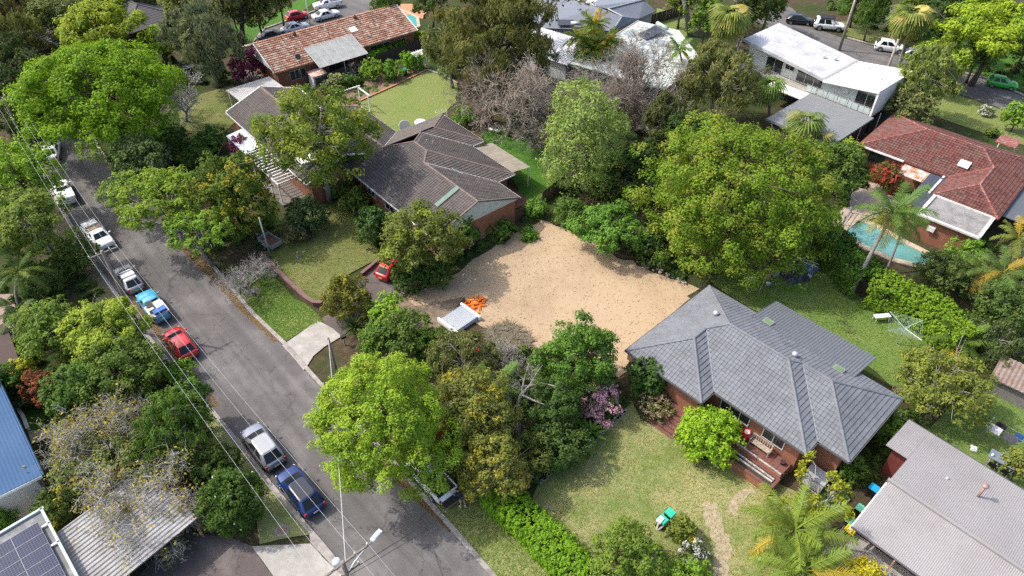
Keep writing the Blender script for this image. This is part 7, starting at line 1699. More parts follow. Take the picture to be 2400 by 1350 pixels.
# ------------------------------------------------------------------ poles and wires
POLEW = M('pole timber', (.20, .17, .145), .9, .3, 5, bump=.4); GALV = M('galvanised steel', (.48, .50, .52), .45, .1, 3, metal=.6); WIREM = M('wire', (.36, .38, .38), .6, .05); WIRED = M('dark wire', (.03, .03, .03), .6, .05)
PORC = M('insulator', (.6, .56, .5), .3)
ROADN = Vector((math.cos(R(42)), math.sin(R(42)), 0))       # across the street, away from the parked cars
def pole(label, top_px, h, arms=((9.3, 2.4),), lamp=None, r=.15, arm_dir=None, mat=None, name='utility_pole'):
    t = P(*top_px, h); root = thing(name, label, 'pole', (t.x, t.y, 0))
    mb = MB(); mb.tube([(0, 0, 0), (0, 0, h*.5), (0, 0, h)], [r*1.15, r, r*.85], 10); mb.build('pole', mat or POLEW, root, smooth=True)
    ad = arm_dir or ROADN; ends = []
    for (z, w) in arms:
        a = ad*(w/2); mb = MB(); mb.box((0.0, .12, z), (w, .1, .12), math.atan2(ad.y, ad.x)); mb.build('crossarm', POLEW, root)
        for f in (-.95, -.45, .45, .95):
            q = a*f; mb = MB(); mb.lathe([(.05, 0), (.05, .08), (.07, .12), (.04, .2)], (q.x, q.y+.12, z+.06), 8); mb.build('insulator', PORC, root, smooth=True)
            ends.append(Vector((t.x+q.x, t.y+q.y+.12, z+.27)))
    if lamp:
        (lx, ly, lz) = lamp; e = P(lx, ly, lz)-Vector((t.x, t.y, 0)); b = Vector((0, 0, lz-.5))
        mb = MB(); mb.tube([b, b.lerp(e, .3)+Vector((0, 0, .25)), e], .04, 8); mb.build('lamp_arm', GALV, root, smooth=True)
        d = (e-b); d.z = 0; d.normalize(); mb = MB(); mb.box(e+d*.35+Vector((0, 0, .0)), (.8, .3, .12), math.atan2(d.y, d.x)); hd = mb.build('lamp_head', M('lamp housing', (.6, .64, .67), .4, .05), root)
        bv = hd.modifiers.new('soft edges', 'BEVEL'); bv.width = .05; bv.segments = 3
        mb = MB(); mb.box(e+d*.4+Vector((0, 0, .068)), (.5, .2, .02), math.atan2(d.y, d.x)); mb.build('lamp_cover', M('lamp cover', (.42, .5, .56), .4), root)
    return root, ends
def wire(label, a, b, sag, mat=None, r=.012, group=None):
    mb = MB(); pts = []
    for k in range(13): t = k/12; p = a.lerp(b, t); p = p-Vector((0, 0, sag*4*t*(1-t))); pts.append(p)
    mb.tube(pts, r, 4); return tag(mb.build('power_line', mat or WIREM), label, 'wire', group)
p1, e1 = pole('timber utility pole with street lamp at the bottom edge', (803, 1318), 9.6, arms=((9.3, 3.2), (8.2, 1.6)), lamp=(872, 1266, 8.6))
p2, e2 = pole('utility pole with crossarm beside the white work ute', (238, 588), 9.6, arms=((9.3, 2.3),))
p3, e3 = pole('dark utility pole with street lamp at the left edge', (6, 228), 9.6, arms=((9.3, 2.0),), lamp=(46, 207, 9.3))
mb = MB(); mb.lathe([(.22, 0), (.24, .3), (.2, .42), (.05, .5)], (-.6, .55, 8.3), 14); mb.build('lamp_globe', M('white dome', (.75, .76, .76), .4), p1, smooth=True)
for k in range(4):
    nm = ('outermost', 'second', 'third', 'innermost')[k]
    wire('%s overhead wire above the parked cars' % nm, e1[k], e2[k], .7, group='street wires', r=.009)
    wire('%s overhead wire above the white cars at the bend' % nm, e2[k], e3[k], .7, group='street wires', r=.009)
    f = e1[k]+(e1[k]-e2[k]).normalized()*22
    wire('%s overhead wire leaving the bottom edge' % nm, e1[k], f, .2, group='street wires', r=.009)
p4, _ = pole('short dark service pole beside the concrete driveway', (769, 792), 5.2, arms=(), r=.11)
T4 = Vector((p4.location.x, p4.location.y, 5.1)); T1 = Vector((p1.location.x, p1.location.y, 8.4))
wire('pale service cable crossing the street to the service pole', T1, T4, .4, r=.03)
wire('dark service cable from the bottom pole to the ute', T1, P(1240, 1050, 5.0), .5, WIRED, r=.02)
wire('thin dark service cable beside the first', T1-Vector((0, 0, .4)), P(1235, 1075, 4.5), .6, WIRED, r=.014)
pole('timber power pole beside the far four wheel drive', (2014, -30), 9.5, arms=((9.2, 2.0),), r=.18, mat=M('pale pole', (.32, .28, .24), .9, .2, 4))
pole('timber power pole in front of the white far car', (2106, 92), 8.0, arms=(), r=.16, mat=M('pale pole', (.32, .28, .24)))
pole('slim grey steel pole on the front lawn by the trailer', (607, 510), 5.2, arms=(), r=.07, mat=GALV, name='steel_pole')
pole('pale steel pole on the street behind the orange house', (714, -12), 7.0, arms=(), r=.08, mat=M('pale steel', (.6, .6, .58), .5), name='steel_pole')

# ------------------------------------------------------------------ bins
BINB = M('bin body', (.012, .03, .026), .5, .1); BINBLK = M('black bin body', (.015, .015, .017), .5, .1)
def bin_(label, px, py, lidc, body, rz, h=1.0, group='wheelie bins'):
    g = P(px, py, h); t = thing('wheelie_bin', label, 'bin', (g.x, g.y, .06), rz, group)
    mb = MB(); b = [(-.21, -.24), (.21, -.24), (.21, .24), (-.21, .24)]; T = [(-.28, -.31), (.28, -.31), (.28, .31), (-.28, .31)]
    mb.add([(x, y, .06) for x, y in b]+[(x, y, .95) for x, y in T], [(3, 2, 1, 0), (4, 5, 6, 7)]+[(i, (i+1) % 4, 4+(i+1) % 4, 4+i) for i in range(4)]); mb.build('body', body, t)
    mb = MB(); mb.add([(-.31, -.36, .97), (.31, -.36, .97), (.31, .33, .97), (-.31, .33, .97), (-.27, -.3, 1.04), (.27, -.3, 1.04), (.27, .28, 1.06), (-.27, .28, 1.06)], [(3, 2, 1, 0), (4, 5, 6, 7)]+[(i, (i+1) % 4, 4+(i+1) % 4, 4+i) for i in range(4)]); mb.build('lid', lidc, t)
    mb = MB(); mb.tube([(-.24, .38, .92), (.24, .38, .92)], .02, 6); mb.build('handle', body, t)
    for x in (-.25, .25): mb = MB(); mb.tube([(x-.03, .26, .1), (x+.03, .26, .1)], .1, 12); mb.build('wheel', TYRE, t)
    return t
GRL = M('green lid', (.03, .42, .28), .45, .06); YLL = M('yellow lid', (.72, .42, .01), .45, .08); BLL = M('blue lid', (.01, .33, .62), .45, .06); YLB = M('bright yellow lid', (.8, .6, .01), .45, .06); MNL = M('mint lid', (.16, .62, .42), .45, .06)
bin_('green lidded bin, the upper of two on the front lawn', 1571, 1202, GRL, BINB, R(40)); bin_('green lidded bin beside the letter box', 1553, 1218, GRL, BINB, R(40))
bin_('yellow lidded bin beside the white flowers', 1622, 1264, YLL, BINBLK, R(45))
bin_('blue lidded bin beside the corrugated roof edge', 2049, 1144, BLL, BINBLK, R(42)); bin_('upper mint lidded bin beside the corrugated roof', 2018, 1192, MNL, BINBLK, R(42)); bin_('lower mint lidded bin next to the bright yellow bin', 1996, 1222, MNL, BINBLK, R(42)); bin_('bright yellow lidded bin at the corrugated roof corner', 1993, 1242, YLB, BINBLK, R(42))
bin_('green lidded black bin between the clipped shrubs', 948, 163, GRL, BINBLK, R(30)); 
g = P(1542, 1238, 0); lb_ = thing('letter_box', 'white letter box post with timber rail beside the bins', 'letter box', (g.x, g.y, .06), R(-42))
mb = MB(); mb.box((0, 0, .5), (.12, .45, 1.0)); mb.build('post', WHITE, lb_); mb = MB(); mb.box((.0, .0, 1.06), (.35, .5, .14)); mb.build('box', WHITE, lb_); mb = MB(); mb.box((.35, -.15, .75), (.9, .1, .16), R(78)); mb.build('rail', M('weathered wood', (.34, .28, .22)), lb_)
g = P(1546, 1231, 0); ht = thing('hose_reel', 'black tyre shaped hose coil leaning at the letter box', 'hose', (g.x, g.y, .06), R(20)); 
mb = MB(); mb.tube([(0, .24*math.cos(a), .3+.24*math.sin(a)) for a in [2*PI*k/16 for k in range(17)]], .07, 8); mb.build('coil', TYRE, ht, smooth=True); mb = MB(); mb.tube([(-.05, 0, .3), (.05, 0, .3)], .08, 10); mb.build('hub', WHITE, ht)

# ------------------------------------------------------------------ building lot
g = P(1072, 742, .3); a0 = P(1115, 745, .3)-P(1083, 716, .3); 
pa_, pb_, pc_ = P(1033, 748, .4), P(1082, 716, .4), P(1115, 746, .4)
ex = (pb_-pa_); Lx = ex.length; ang = math.atan2(ex.y, ex.x)
st = thing('fence_panel_stack', 'flat stack of temporary mesh fence panels on the lot', 'fence panels', (pa_.x, pa_.y, .03), ang)
W_ = (pc_-pb_).length
for q in range(8):
    mb = MB(); z = .05+.055*q; o_ = .02*((q*7) % 3)
    for y in (0, -W_): mb.tube([(o_, y, z), (Lx+o_, y, z)], .022, 6)
    for x in (o_, Lx+o_): mb.tube([(x, 0, z), (x, -W_, z)], .022, 6)
    p_ = mb.build('panel_frame', GALV, st)
    if q == 7:
        for k in range(22):
            mm = MB(); mm.tube([(Lx*(k+.5)/22, 0, z), (Lx*(k+.5)/22, -W_, z)], .006, 3); mm.build('mesh_wire', GALV, p_)
    mm = MB(); mm.box((Lx/2+o_, -W_/2, z-.012), (Lx-.05, W_-.05, .012)); mm.build('mesh_sheet', M('mesh panel', (.34, .37, .40), .5, .12, 5, metal=.3), p_)
for x, lbl in ((-.12, ''), (Lx+.12, '')):
    mb = MB(); mb.box((x, -W_/2, .28), (.26, W_+.5, .5)); o = mb.build('wrapped_end', M('white wrap', (.76, .76, .76), .5, .08), st); bv = o.modifiers.new('soft edges', 'BEVEL'); bv.width = .08; bv.segments = 3
ORG = M('orange plastic', (.72, .18, .02), .5, .12, 3); ORG2 = M('pale orange plastic', (.80, .33, .05), .5, .12, 3)
def foot_mesh():
    mb = MB(); pr = [(-.34, -.1), (-.3, -.13), (.3, -.13), (.34, -.1), (.34, .1), (.3, .13), (-.3, .13), (-.34, .1)]
    mb.prism(pr, 0, .12); mb.prism([(-.24, -.09), (.24, -.09), (.24, .09), (-.24, .09)], .12, .16); return mb.mesh('body')
fm = foot_mesh(); fm.materials.append(ORG); fm2 = fm.copy(); fm2.materials.clear(); fm2.materials.append(ORG2)
hole = MB()
for x in (-.17, 0, .17): hole.lathe([(.035, .158), (.035, .166)], (x, 0, 0), 8)
hme = hole.mesh('socket'); hme.materials.append(BLKP)
rngf = random.Random(9); spots = [(1092, 712), (1100, 706), (1108, 702), (1117, 697), (1124, 702), (1131, 700), (1136, 706), (1096, 718), (1104, 714), (1112, 710), (1120, 710), (1128, 713), (1132, 718), (1100, 724), (1108, 720), (1116, 722), (1124, 724), (1108, 730), (1116, 734), (1112, 741), (1104, 708), (1118, 704), (1112, 716), (1126, 706), (1097, 710)]
for k, (x, y) in enumerate(spots):
    g = P(x, y, 0); lv = .0 if k < 20 else .13
    pale = rngf.random() > .6
    t = thing('barrier_block', '%s orange plastic fence block in the scattered pile on the lot' % ('pale' if pale else 'deep'), 'fence block', (g.x, g.y, .04+lv), rngf.uniform(0, 3.1), 'orange fence blocks piled on the lot')
    b = link('body', fm2 if pale else fm, t); b.rotation_euler = (rngf.uniform(-.15, .15), rngf.uniform(-.2, .2), 0); s_ = .9; b.scale = (s_, s_, s_); link('socket', hme, b)
# rubble along the lot's far edge
RUB = M('rubble stone', (.29, .25, .21), .95, .3, 4, bump=.6)
rr_ = random.Random(4)
for k in range(34):
    t = rr_.random(); x = 1500+110*t+rr_.uniform(-8, 8); y = 618+48*t+rr_.uniform(-5, 7); g = P(x, y)
    bm = bmesh.new(); bmesh.ops.create_icosphere(bm, subdivisions=1, radius=.09+.13*rr_.random())
    for v in bm.verts: v.co *= rr_.uniform(.65, 1.2)
    me = bpy.data.meshes.new('rock'); bm.to_mesh(me); bm.free(); o = link('rock', me, None, RUB, (g.x, g.y, .1), (rr_.random(), rr_.random(), rr_.random()*3)); tag(o, 'broken rubble stone along the shaded edge of the lot', 'rock', 'rubble along the lot edge')
ground_cover('twigs', 'tangle of grey sticks at the near corner of the sand', [(1140, 770), (1200, 760), (1250, 800), (1220, 830), (1150, 810)], 900, .5, (.3, .26, .22), 79, .25, upright=.3, aspect=12, cat='twigs')
g = P(1117, 812, .8); bk = thing('bucket', 'small pink red bucket among the twigs beside the lot', 'bucket', (g.x, g.y, .03)); mb = MB(); mb.lathe([(.16, 0), (.24, .4), (.26, .42), (.2, .36)], (0, 0, 0), 14); mb.build('body', M('pink red', (.6, .03, .06), .4), bk, smooth=True); mb = MB(); mb.tube([(-.24, 0, .4), (0, 0, .6), (.24, 0, .4)], .01, 4); mb.build('handle', GALV, bk)

# ------------------------------------------------------------------ walls and fences
def low_wall(label, pts, h, th, mat, cap, name='wall', cat='wall'):
    ws = [P(x, y) for x, y in pts]; root = thing(name, label, cat, (ws[0].x, ws[0].y, 0)); o0 = ws[0]
    for (z0, z1, t_, m_, nm) in ((0, h, th, mat, 'wall_body'), (h, h+.07, th+.08, cap, 'coping')):
        mb = MB(); vs = []
        for i, p in enumerate(ws):
            d = (ws[min(i+1, len(ws)-1)]-ws[max(0, i-1)]); d.z = 0; d.normalize(); n = Vector((-d.y, d.x, 0))*t_/2; q = p-o0
            vs += [(q.x-n.x, q.y-n.y, z0), (q.x+n.x, q.y+n.y, z0), (q.x+n.x, q.y+n.y, z1), (q.x-n.x, q.y-n.y, z1)]
        m = len(ws); fs = []
        for i in range(m-1):
            for k in range(4): fs.append((4*i+k, 4*i+(k+1) % 4, 4*i+4+(k+1) % 4, 4*i+4+k))
        fs += [(3, 2, 1, 0), (4*m-4, 4*m-3, 4*m-2, 4*m-1)]; mb.add(vs, fs); mb.build(nm, m_, root)
    return root
low_wall('low dark brick wall along the verge of the brown house', [(612, 602), (650, 640), (690, 680), (722, 708), (738, 717), (752, 718), (768, 712)], .55, .35, BRICK_D, M('dark coping', (.16, .10, .085), .9, .25, 5, bump=.4))
low_wall('low timber edging wall beside the reddish driveway', [(848, 648), (870, 630), (890, 612)], .4, .25, BRICK_D, M('dark coping', (.16, .10, .085)))
low_wall('curved white garden edging beside the blue roofed house', [(28, 958), (45, 962), (58, 980), (70, 1010)], .35, .2, WHITE, WHITE)
low_wall('mulch edging along the mown lawn', [(832, 244), (930, 200), (1002, 165)], .16, .15, M('terracotta', (.45, .2, .11)), M('terracotta', (.45, .2, .11)), cat='edging', name='edging')
low_wall('low stone edging around the far corner of the mown lawn', [(1004, 166), (1040, 179), (1072, 197)], .16, .2, RUB, RUB, cat='edging', name='edging')
PAL = M('brown palings', (.115, .075, .055), .9, .3, 6, bump=.4); PALD = M('dark palings', (.055, .045, .038), .9, .3, 6, bump=.4); PALG = M('grey palings', (.22, .2, .18), .9, .3, 6, bump=.4)
def fence(label, a, b, h, mat, open_=False):
    A, B = P(*a), P(*b); L = (B-A).length; root = thing('paling_fence', label, 'fence', (A.x, A.y, 0), math.atan2((B-A).y, (B-A).x))
    n = max(2, int(L/2.4)); rn = random.Random(int(L*100))
    for k in range(n+1): mb = MB(); mb.box((L*k/n, .06, h/2), (.1, .1, h)); mb.build('post', mat, root)
    for z in (.3, h-.25): mb = MB(); mb.box((L/2, .03, z), (L, .05, .08)); mb.build('rail', mat, root)
    if not open_:
        m = int(L/.13); pb = MB(); pb.box((0, 0, h/2), (.115, .018, h)); me = pb.mesh('paling'); me.materials.append(mat)
        for k in range(min(m, 120)):
            o = link('paling', me, root, None, (L*(k+.5)/min(m, 120), -.015, rn.uniform(-.04, .03))); o.scale = (L/min(m, 120)/.125, 1, 1); o.rotation_euler = (0, rn.gauss(0, .012), 0)
    else:
        mb = MB()
        for k in range(int(L/.5)): mb.tube([(L*k/int(L/.5), 0, .1), (L*k/int(L/.5), 0, h-.1)], .006, 3)
        for z in (.4, .7, 1.0, 1.3): mb.tube([(0, 0, z), (L, 0, z)], .006, 3)
        mb.build('wire_mesh', GALV, root)
    return root
fence('brown paling fence at the far corner of the lot', (1272, 478), (1322, 438), 1.7, PAL)
fence('brown paling fence behind the weeds along the lot', (1165, 545), (1232, 505), 1.4, PAL)
fence('wire fence along the lot beside the gable end', (1100, 585), (1165, 545), 1.3, PALG, True)
fence('dark paling fence behind the rose garden', (745, 212), (850, 168), 1.8, PALD); fence('dark paling fence below the clipped hedge', (850, 168), (990, 118), 1.8, PALD)
fence('dark paling fence beside the white flat roof', (1515, 62), (1600, 36), 1.8, PALD); fence('weathered paling fence at the right edge', (2325, 838), (2400, 868), 1.7, PALG)
fence('black pool fence beside the paved court', (1955, 560), (1995, 500), 1.2, BLKP, True); fence('brown paling fence between the lot and the grey house', (1470, 842), (1490, 860), 1.6, PAL)
fence('dark paling fence between the hedge and the pool', (1900, 560), (1960, 590), 1.5, PALD)
# stone edging of the front lawn
ws = [(1268, 1132), (1300, 1105), (1340, 1075), (1372, 1050), (1405, 1022), (1440, 990), (1465, 965)]
rr_ = random.Random(8); es = thing('stone_edging', 'row of rough stones edging the front lawn', 'edging', P(*ws[0]))
for k in range(46):
    t = k/45*(len(ws)-1.001); i = int(t); x = ws[i][0]+(ws[i+1][0]-ws[i][0])*(t-i); y = ws[i][1]+(ws[i+1][1]-ws[i][1])*(t-i); g = P(x+rr_.uniform(-1, 1), y+rr_.uniform(-1, 1))
    mb = MB(); mb.box((0, 0, .07), (.28+.12*rr_.random(), .18, .14)); o = mb.build('stone', M('edging stone', (.30, .28, .26), .95, .35, 4, bump=.5), es, loc=(g.x-es.location.x, g.y-es.location.y, .04), rot=(0, 0, R(45)+rr_.uniform(-.25, .25)))

# ------------------------------------------------------------------ garden things
g = P(2100, 806); hs = thing('clothes_hoist', 'rotary clothes hoist on the back lawn', 'clothes hoist', (g.x, g.y, .06), R(20))
HG = M('hoist green', (.38, .56, .50), .4, .08, metal=.3); mb = MB(); mb.tube([(0, 0, 0), (0, 0, 2.0)], .045, 8); mb.build('post', GALV, hs)
for k in range(4):
    a = PI/2*k; e = Vector((math.cos(a)*1.9, math.sin(a)*1.9, 2.25)); mb = MB(); mb.tube([(0, 0, 1.95), e], .028, 6); arm = mb.build('arm', HG, hs)
    mb = MB(); mb.tube([(0, 0, 1.5), e*.45+Vector((0, 0, 1.1))], .018, 5); mb.build('brace', GALV, hs)
for q in range(8):
    r_2 = .55+.19*q; mb = MB(); pts = [Vector((math.cos(PI/2*k)*r_2, math.sin(PI/2*k)*r_2, 1.97+.15*r_2)) for k in range(5)]; mb.tube(pts, .005, 3, cap=False); mb.build('line', M('hoist line', (.6, .68, .66), .5), hs)
g = P(2062, 752); tb = thing('garden_bench', 'white low bench table beside the clothes hoist', 'bench', (g.x, g.y, .06), R(8)); mb = MB(); mb.box((0, 0, .6), (1.5, .5, .05)); mb.build('seat', M('white plastic', (.72, .72, .68), .5), tb)
for x in (-.6, .6):
    for y in (-.2, .2): mb = MB(); mb.tube([(x, y, .58), (x*1.1, y*1.25, 0)], .025, 5); mb.build('leg', M('white plastic', (.72, .72, .68)), tb)
# box trailer
g = P(637, 578); tr = thing('box_trailer', 'grey box trailer with rusty load on the front lawn', 'trailer', (g.x, g.y, .1), R(142))
TG = M('trailer grey', (.28, .31, .34), .5, .12, 3, metal=.3); mb = MB(); mb.box((0, 0, .5), (2.2, 1.3, .06)); mb.build('floor', M('rusty load', (.24, .11, .07), .9, .4, 4), tr)
for c, s in (((0, .66, .7), (2.3, .06, .42)), ((0, -.66, .7), (2.3, .06, .42)), ((1.13, 0, .7), (.06, 1.3, .42)), ((-1.13, 0, .7), (.06, 1.3, .42))): mb = MB(); mb.box(c, s); mb.build('side', TG, tr)
for y in (-.8, .8): t_, h_ = wheel_me(.28, .17); o = link('wheel', t_, tr, None, (-.1, y, .28)); link('rim', h_, o); mb = MB(); mb.box((-.1, y, .62), (.8, .22, .03)); mb.build('mudguard', TG, tr)
mb = MB(); mb.tube([(1.1, .5, .48), (2.3, 0, .45)], .035, 5); mb.tube([(1.1, -.5, .48), (2.3, 0, .45)], .035, 5); mb.tube([(2.3, 0, .45), (2.5, 0, .45)], .04, 5); mb.build('drawbar', TG, tr)
# outdoor table and chairs with the washing line
g = P(2352, 1078, .75); ot = thing('outdoor_table', 'grey outdoor dining table behind the corrugated roof', 'table', (g.x, g.y, .05), R(-42))
mb = MB(); mb.box((0, 0, .73), (1.9, 1.0, .04)); mb.build('tabletop', M('slate top', (.16, .19, .22), .4, .1), ot)
for x in (-.85, .85):
    for y in (-.42, .42): mb = MB(); mb.tube([(x, y, 0), (x, y, .72)], .025, 5); mb.build('leg', ALU, ot)
mb = MB(); mb.lathe([(.08, .75), (.1, .82), (.06, .95), (.02, .97)], (-.75, -.2, 0), 10); ob = mb.build('lantern', WHITE, None, smooth=True, loc=(g.x, g.y, .05), rot=(0, 0, R(-42))); tag(ob, 'small white lantern on the outdoor table', 'lantern')
def chair(label, loc, rz):
    t = thing('outdoor_chair', label, 'chair', loc, rz, 'chairs at the outdoor table')
    for k in range(6): mb = MB(); mb.box((0, -.2+.08*k, .43), (.5, .07, .025)); mb.build('slat', BLKP, t)
    for k in range(5): mb = MB(); mb.box((0, -.25-.015*k, .52+.09*k), (.5, .025, .075)); mb.build('slat', BLKP, t)
    for x in (-.27, .27):
        mb = MB(); mb.tube([(x, .24, 0), (x, .24, .64), (x, -.24, .64), (x, -.32, .95)], .018, 5); mb.tube([(x, -.22, .44), (x, -.3, 0)], .018, 5); mb.build('frame', ALU, t)
chair('chair at the near side of the outdoor table, next to the lantern', on(ot, -.5, -.75, 0), R(-42)); chair('chair at the near side of the outdoor table, under the tree', on(ot, .35, -.75, 0), R(-42)); chair('chair at the far side of the outdoor table', on(ot, .5, .8, 0), R(130))
g = P(2281, 1053); pp = thing('board', 'white sheet of board lying on the grass by the outdoor table', 'board', (g.x, g.y, .07), R(-30)); mb = MB(); mb.box((0, 0, .03), (.45, .55, .03)); mb.build('sheet', WHITE, pp); mb = MB(); mb.box((0, 0, .012), (.4, .5, .015)); mb.build('batten', WHITE, pp)
la, lb2 = P(2325, 985, 1.9), P(2440, 1052, 1.9); lw = thing('washing_line', 'washing line with posts over the back lawn', 'washing line', (la.x, la.y, 0), math.atan2(lb2.y-la.y, lb2.x-la.x)); Lw = (lb2-la).length
for o_ in (-.3, .3): mb = MB(); mb.tube([(0, o_, 1.9), (Lw, o_, 1.9)], .008, 4); mb.build('line', WIREM, lw)
for x in (0, Lw): mb = MB(); mb.tube([(x, 0, 0), (x, 0, 1.95)], .04, 6); mb.box((x, 0, 1.92), (.06, .8, .06)); mb.build('post', GALV, lw)
for k, (x, o_, w, c, nm) in enumerate(((.5, -.3, .9, (.6, .6, .66), 'white printed'), (.7, .3, .7, (.015, .015, .02), 'black'), (1.6, -.3, .9, (.07, .07, .09), 'charcoal'), (2.0, .3, .6, (.02, .07, .22), 'blue'), (2.8, .3, .6, (.12, .28, .36), 'pale blue'), (3.4, -.3, 1.1, (.03, .03, .09), 'navy'), (3.5, .3, .8, (.012, .012, .018), 'dark'))):
    p = on(lw, x, o_, 1.9); t = thing('washing', '%s washing hanging on the line' % nm, 'washing', (p[0], p[1], 1.9), lw.rotation_euler.z); mb = MB(); n = 8
    for sd in (0, 1):
        for i in range(n+1):
            u = -w/2+w*i/n
            for j in range(4): mb.v.append((u, (.05 if sd else -.05)*j/3*4+.03*math.sin(i*1.9)*j/3, .02-.62*j/3))
    for sd in (0, 1):
        b = sd*(n+1)*4
        for i in range(n):
            for j in range(3): q = b+i*4+j; mb.f.append((q, q+1, q+5, q+4))
    mb.build('cloth', M('cloth '+nm, c, .85, .15, 6), t, smooth=True); mb = MB(); mb.box((-w*.35, 0, .03), (.02, .03, .07)); mb.box((w*.35, 0, .03), (.02, .03, .07)); mb.build('peg', M('peg', (.5, .36, .2), .8), t)
# junk under the domed tree
def tarp(label, px, py, size, mat, seed):
    g = P(px, py); rn = random.Random(seed); t = thing('tarpaulin_heap', label, 'tarpaulin', (g.x, g.y, .03), rn.random()); n = 12; mb = MB()
    for i in range(n+1):
        for j in range(n+1):
            u, v = i/n-.5, j/n-.5; r = max(abs(u), abs(v))*2; z = max(0, size[2]*(1-r**3)*(.6+.5*rn.random())); mb.v.append((u*size[0]*(1+.1*rn.random()), v*size[1]*(1+.1*rn.random()), z))
    for i in range(n):
        for j in range(n): a = i*(n+1)+j; mb.f.append((a, a+n+1, a+n+2, a+1))
    mb.build('sheet', mat, t); mb = MB(); mb.box((0, 0, size[2]*.22), (size[0]*.6, size[1]*.6, size[2]*.44)); mb.build('load', PAL, t); return t
tarp('crumpled black tarpaulin heap under the domed tree', 1862, 648, (2.4, 2.0, 1.0), M('black plastic sheet', (.035, .04, .05), .25, .3, 3), 3)
tarp('blue grey tarpaulin heap beside the dark hedge', 1898, 632, (1.4, 1.3, .9), M('blue grey sheet', (.10, .16, .2), .4, .2, 3), 5)
crate('white laundry trough on the shaded lawn', P(1758, 662)+Vector((0, 0, .05)), (.8, .65, .55), M('grey white plastic', (.55, .55, .53), .5), R(-30), 'trough', 'trough')
bk = thing('bucket', 'white bucket on the shaded lawn beside the junk', 'bucket', P(1798, 672)+Vector((0, 0, .05))); mb = MB(); mb.lathe([(.17, 0), (.22, .42), (.24, .44), (.19, .38)], (0, 0, 0), 14); mb.build('body', M('grey white plastic', (.55, .55, .53)), bk, smooth=True); mb = MB(); mb.tube([(-.22, 0, .42), (0, 0, .62), (.22, 0, .42)], .01, 4); mb.build('handle', GALV, bk)
crate('brown carton on the bare earth under the domed tree', P(1792, 655)+Vector((0, 0, .05)), (.7, .6, .3), M('carton', (.3, .2, .13), .9, .2), R(10)); crate('grey plastic tub beside the black tarpaulin', P(1816, 645)+Vector((0, 0, .05)), (.5, .5, .4), M('pale grey plastic', (.35, .37, .37), .5), R(20)); crate('dark blue plastic drum box under the domed tree', P(1838, 632)+Vector((0, 0, .05)), (.6, .6, .7), M('navy plastic', (.012, .02, .08), .4), R(35))
crate('white crumpled sack beside the dark hedge', P(1892, 652)+Vector((0, 0, .05)), (.7, .4, .2), M('white sack', (.6, .58, .55), .8, .15, 5, bump=.5), R(35), 'sack', 'sack')
ld = thing('ladder_frame', 'pale steel frame lying on the black tarpaulin', 'frame', P(1885, 632)+Vector((0, 0, 1.0)), R(-38)); 
for y in (-.25, .25): mb = MB(); mb.tube([(-1.1, y, 0), (1.1, y, .1)], .03, 5); mb.build('rail', GALV, ld)
for x in (-.8, -.3, .2, .7): mb = MB(); mb.tube([(x, -.25, .04), (x, .25, .04)], .02, 5); mb.build('rung', GALV, ld)
st2 = thing('timber_prop', 'thin timber prop leaning over the shaded lawn', 'prop', P(1778, 685)); mb = MB(); e_ = P(1806, 632, 1.6)-P(1778, 685); mb.tube([(0, 0, 0), e_], .035, 5); mb.build('prop', WD, st2); mb = MB(); mb.tube([e_, e_+Vector((.15, .05, .02))], .04, 6); mb.build('tip', WD, st2)
wt_ = thing('rain_tank', 'open rusty drum at the corner of the grey roofed house', 'drum', P(2095, 930)); mb = MB(); mb.lathe([(.42, 0), (.42, .9), (.44, .92), (.38, .9), (.36, .2)], (0, 0, 0), 16); mb.build('drum', M('rusty drum', (.16, .10, .08), .7, .3, 3), wt_, smooth=True); mb = MB(); mb.disc((0, 0, .6), .37); mb.build('water', BLKP, wt_)
# shed at the right edge
g = P(2385, 880, 2.0); rs = thing('shed', 'rickety timber shed roof at the right edge', 'shed', (g.x, g.y, 0), R(-42)); corrugated(rs, 'roof', M('rusty brown sheet', (.22, .17, .145), .8, .2, 2, dirt=(.2, .12, .09), dirt_scale=1.5), -1.6, 2.6, -1.5, 1.5, lambda u, v: 2.0+.1*v, pitch=.35, amp=.03, along='v'); walls(rs, [(-1.3, -1.2), (2.4, -1.2), (2.4, 1.2), (-1.3, 1.2)], 0, 1.85, PALG)
# garden behind the brown house
AR = M('white timber', (.76, .75, .72), .6, .06)
g = P(868, 262); ar = thing('garden_pergola', 'white timber garden frame at the edge of the mown lawn', 'pergola', (g.x, g.y, .05), R(128))
for x, y in ((0, 0), (2.6, 0), (2.6, 4.2)): mb = MB(); mb.box((x, y, 1.2), (.12, .12, 2.4)); mb.build('post', AR, ar)
mb = MB(); mb.box((1.3, 0, 2.45), (3.4, .12, .14)); mb.build('beam', AR, ar); mb = MB(); mb.box((2.6, 2.1, 2.59), (.12, 4.8, .14)); mb.build('beam', AR, ar)
g = P(985, 160); ac = thing('garden_arch', 'white garden arch with slatted roof below the fence', 'arch', (g.x, g.y, .05), R(40))
for x in (-.8, .8):
    for y in (-.6, .6): mb = MB(); mb.box((x, y, 1.1), (.12, .12, 2.2)); mb.build('post', AR, ac)
for k in range(7): mb = MB(); mb.box((-1.0+.33*k, 0, 2.3), (.08, 1.7, .08)); mb.build('slat', AR, ac)
for y in (-.6, .6): mb = MB(); mb.box((0, y, 2.22), (2.2, .1, .1)); mb.build('beam', AR, ac)
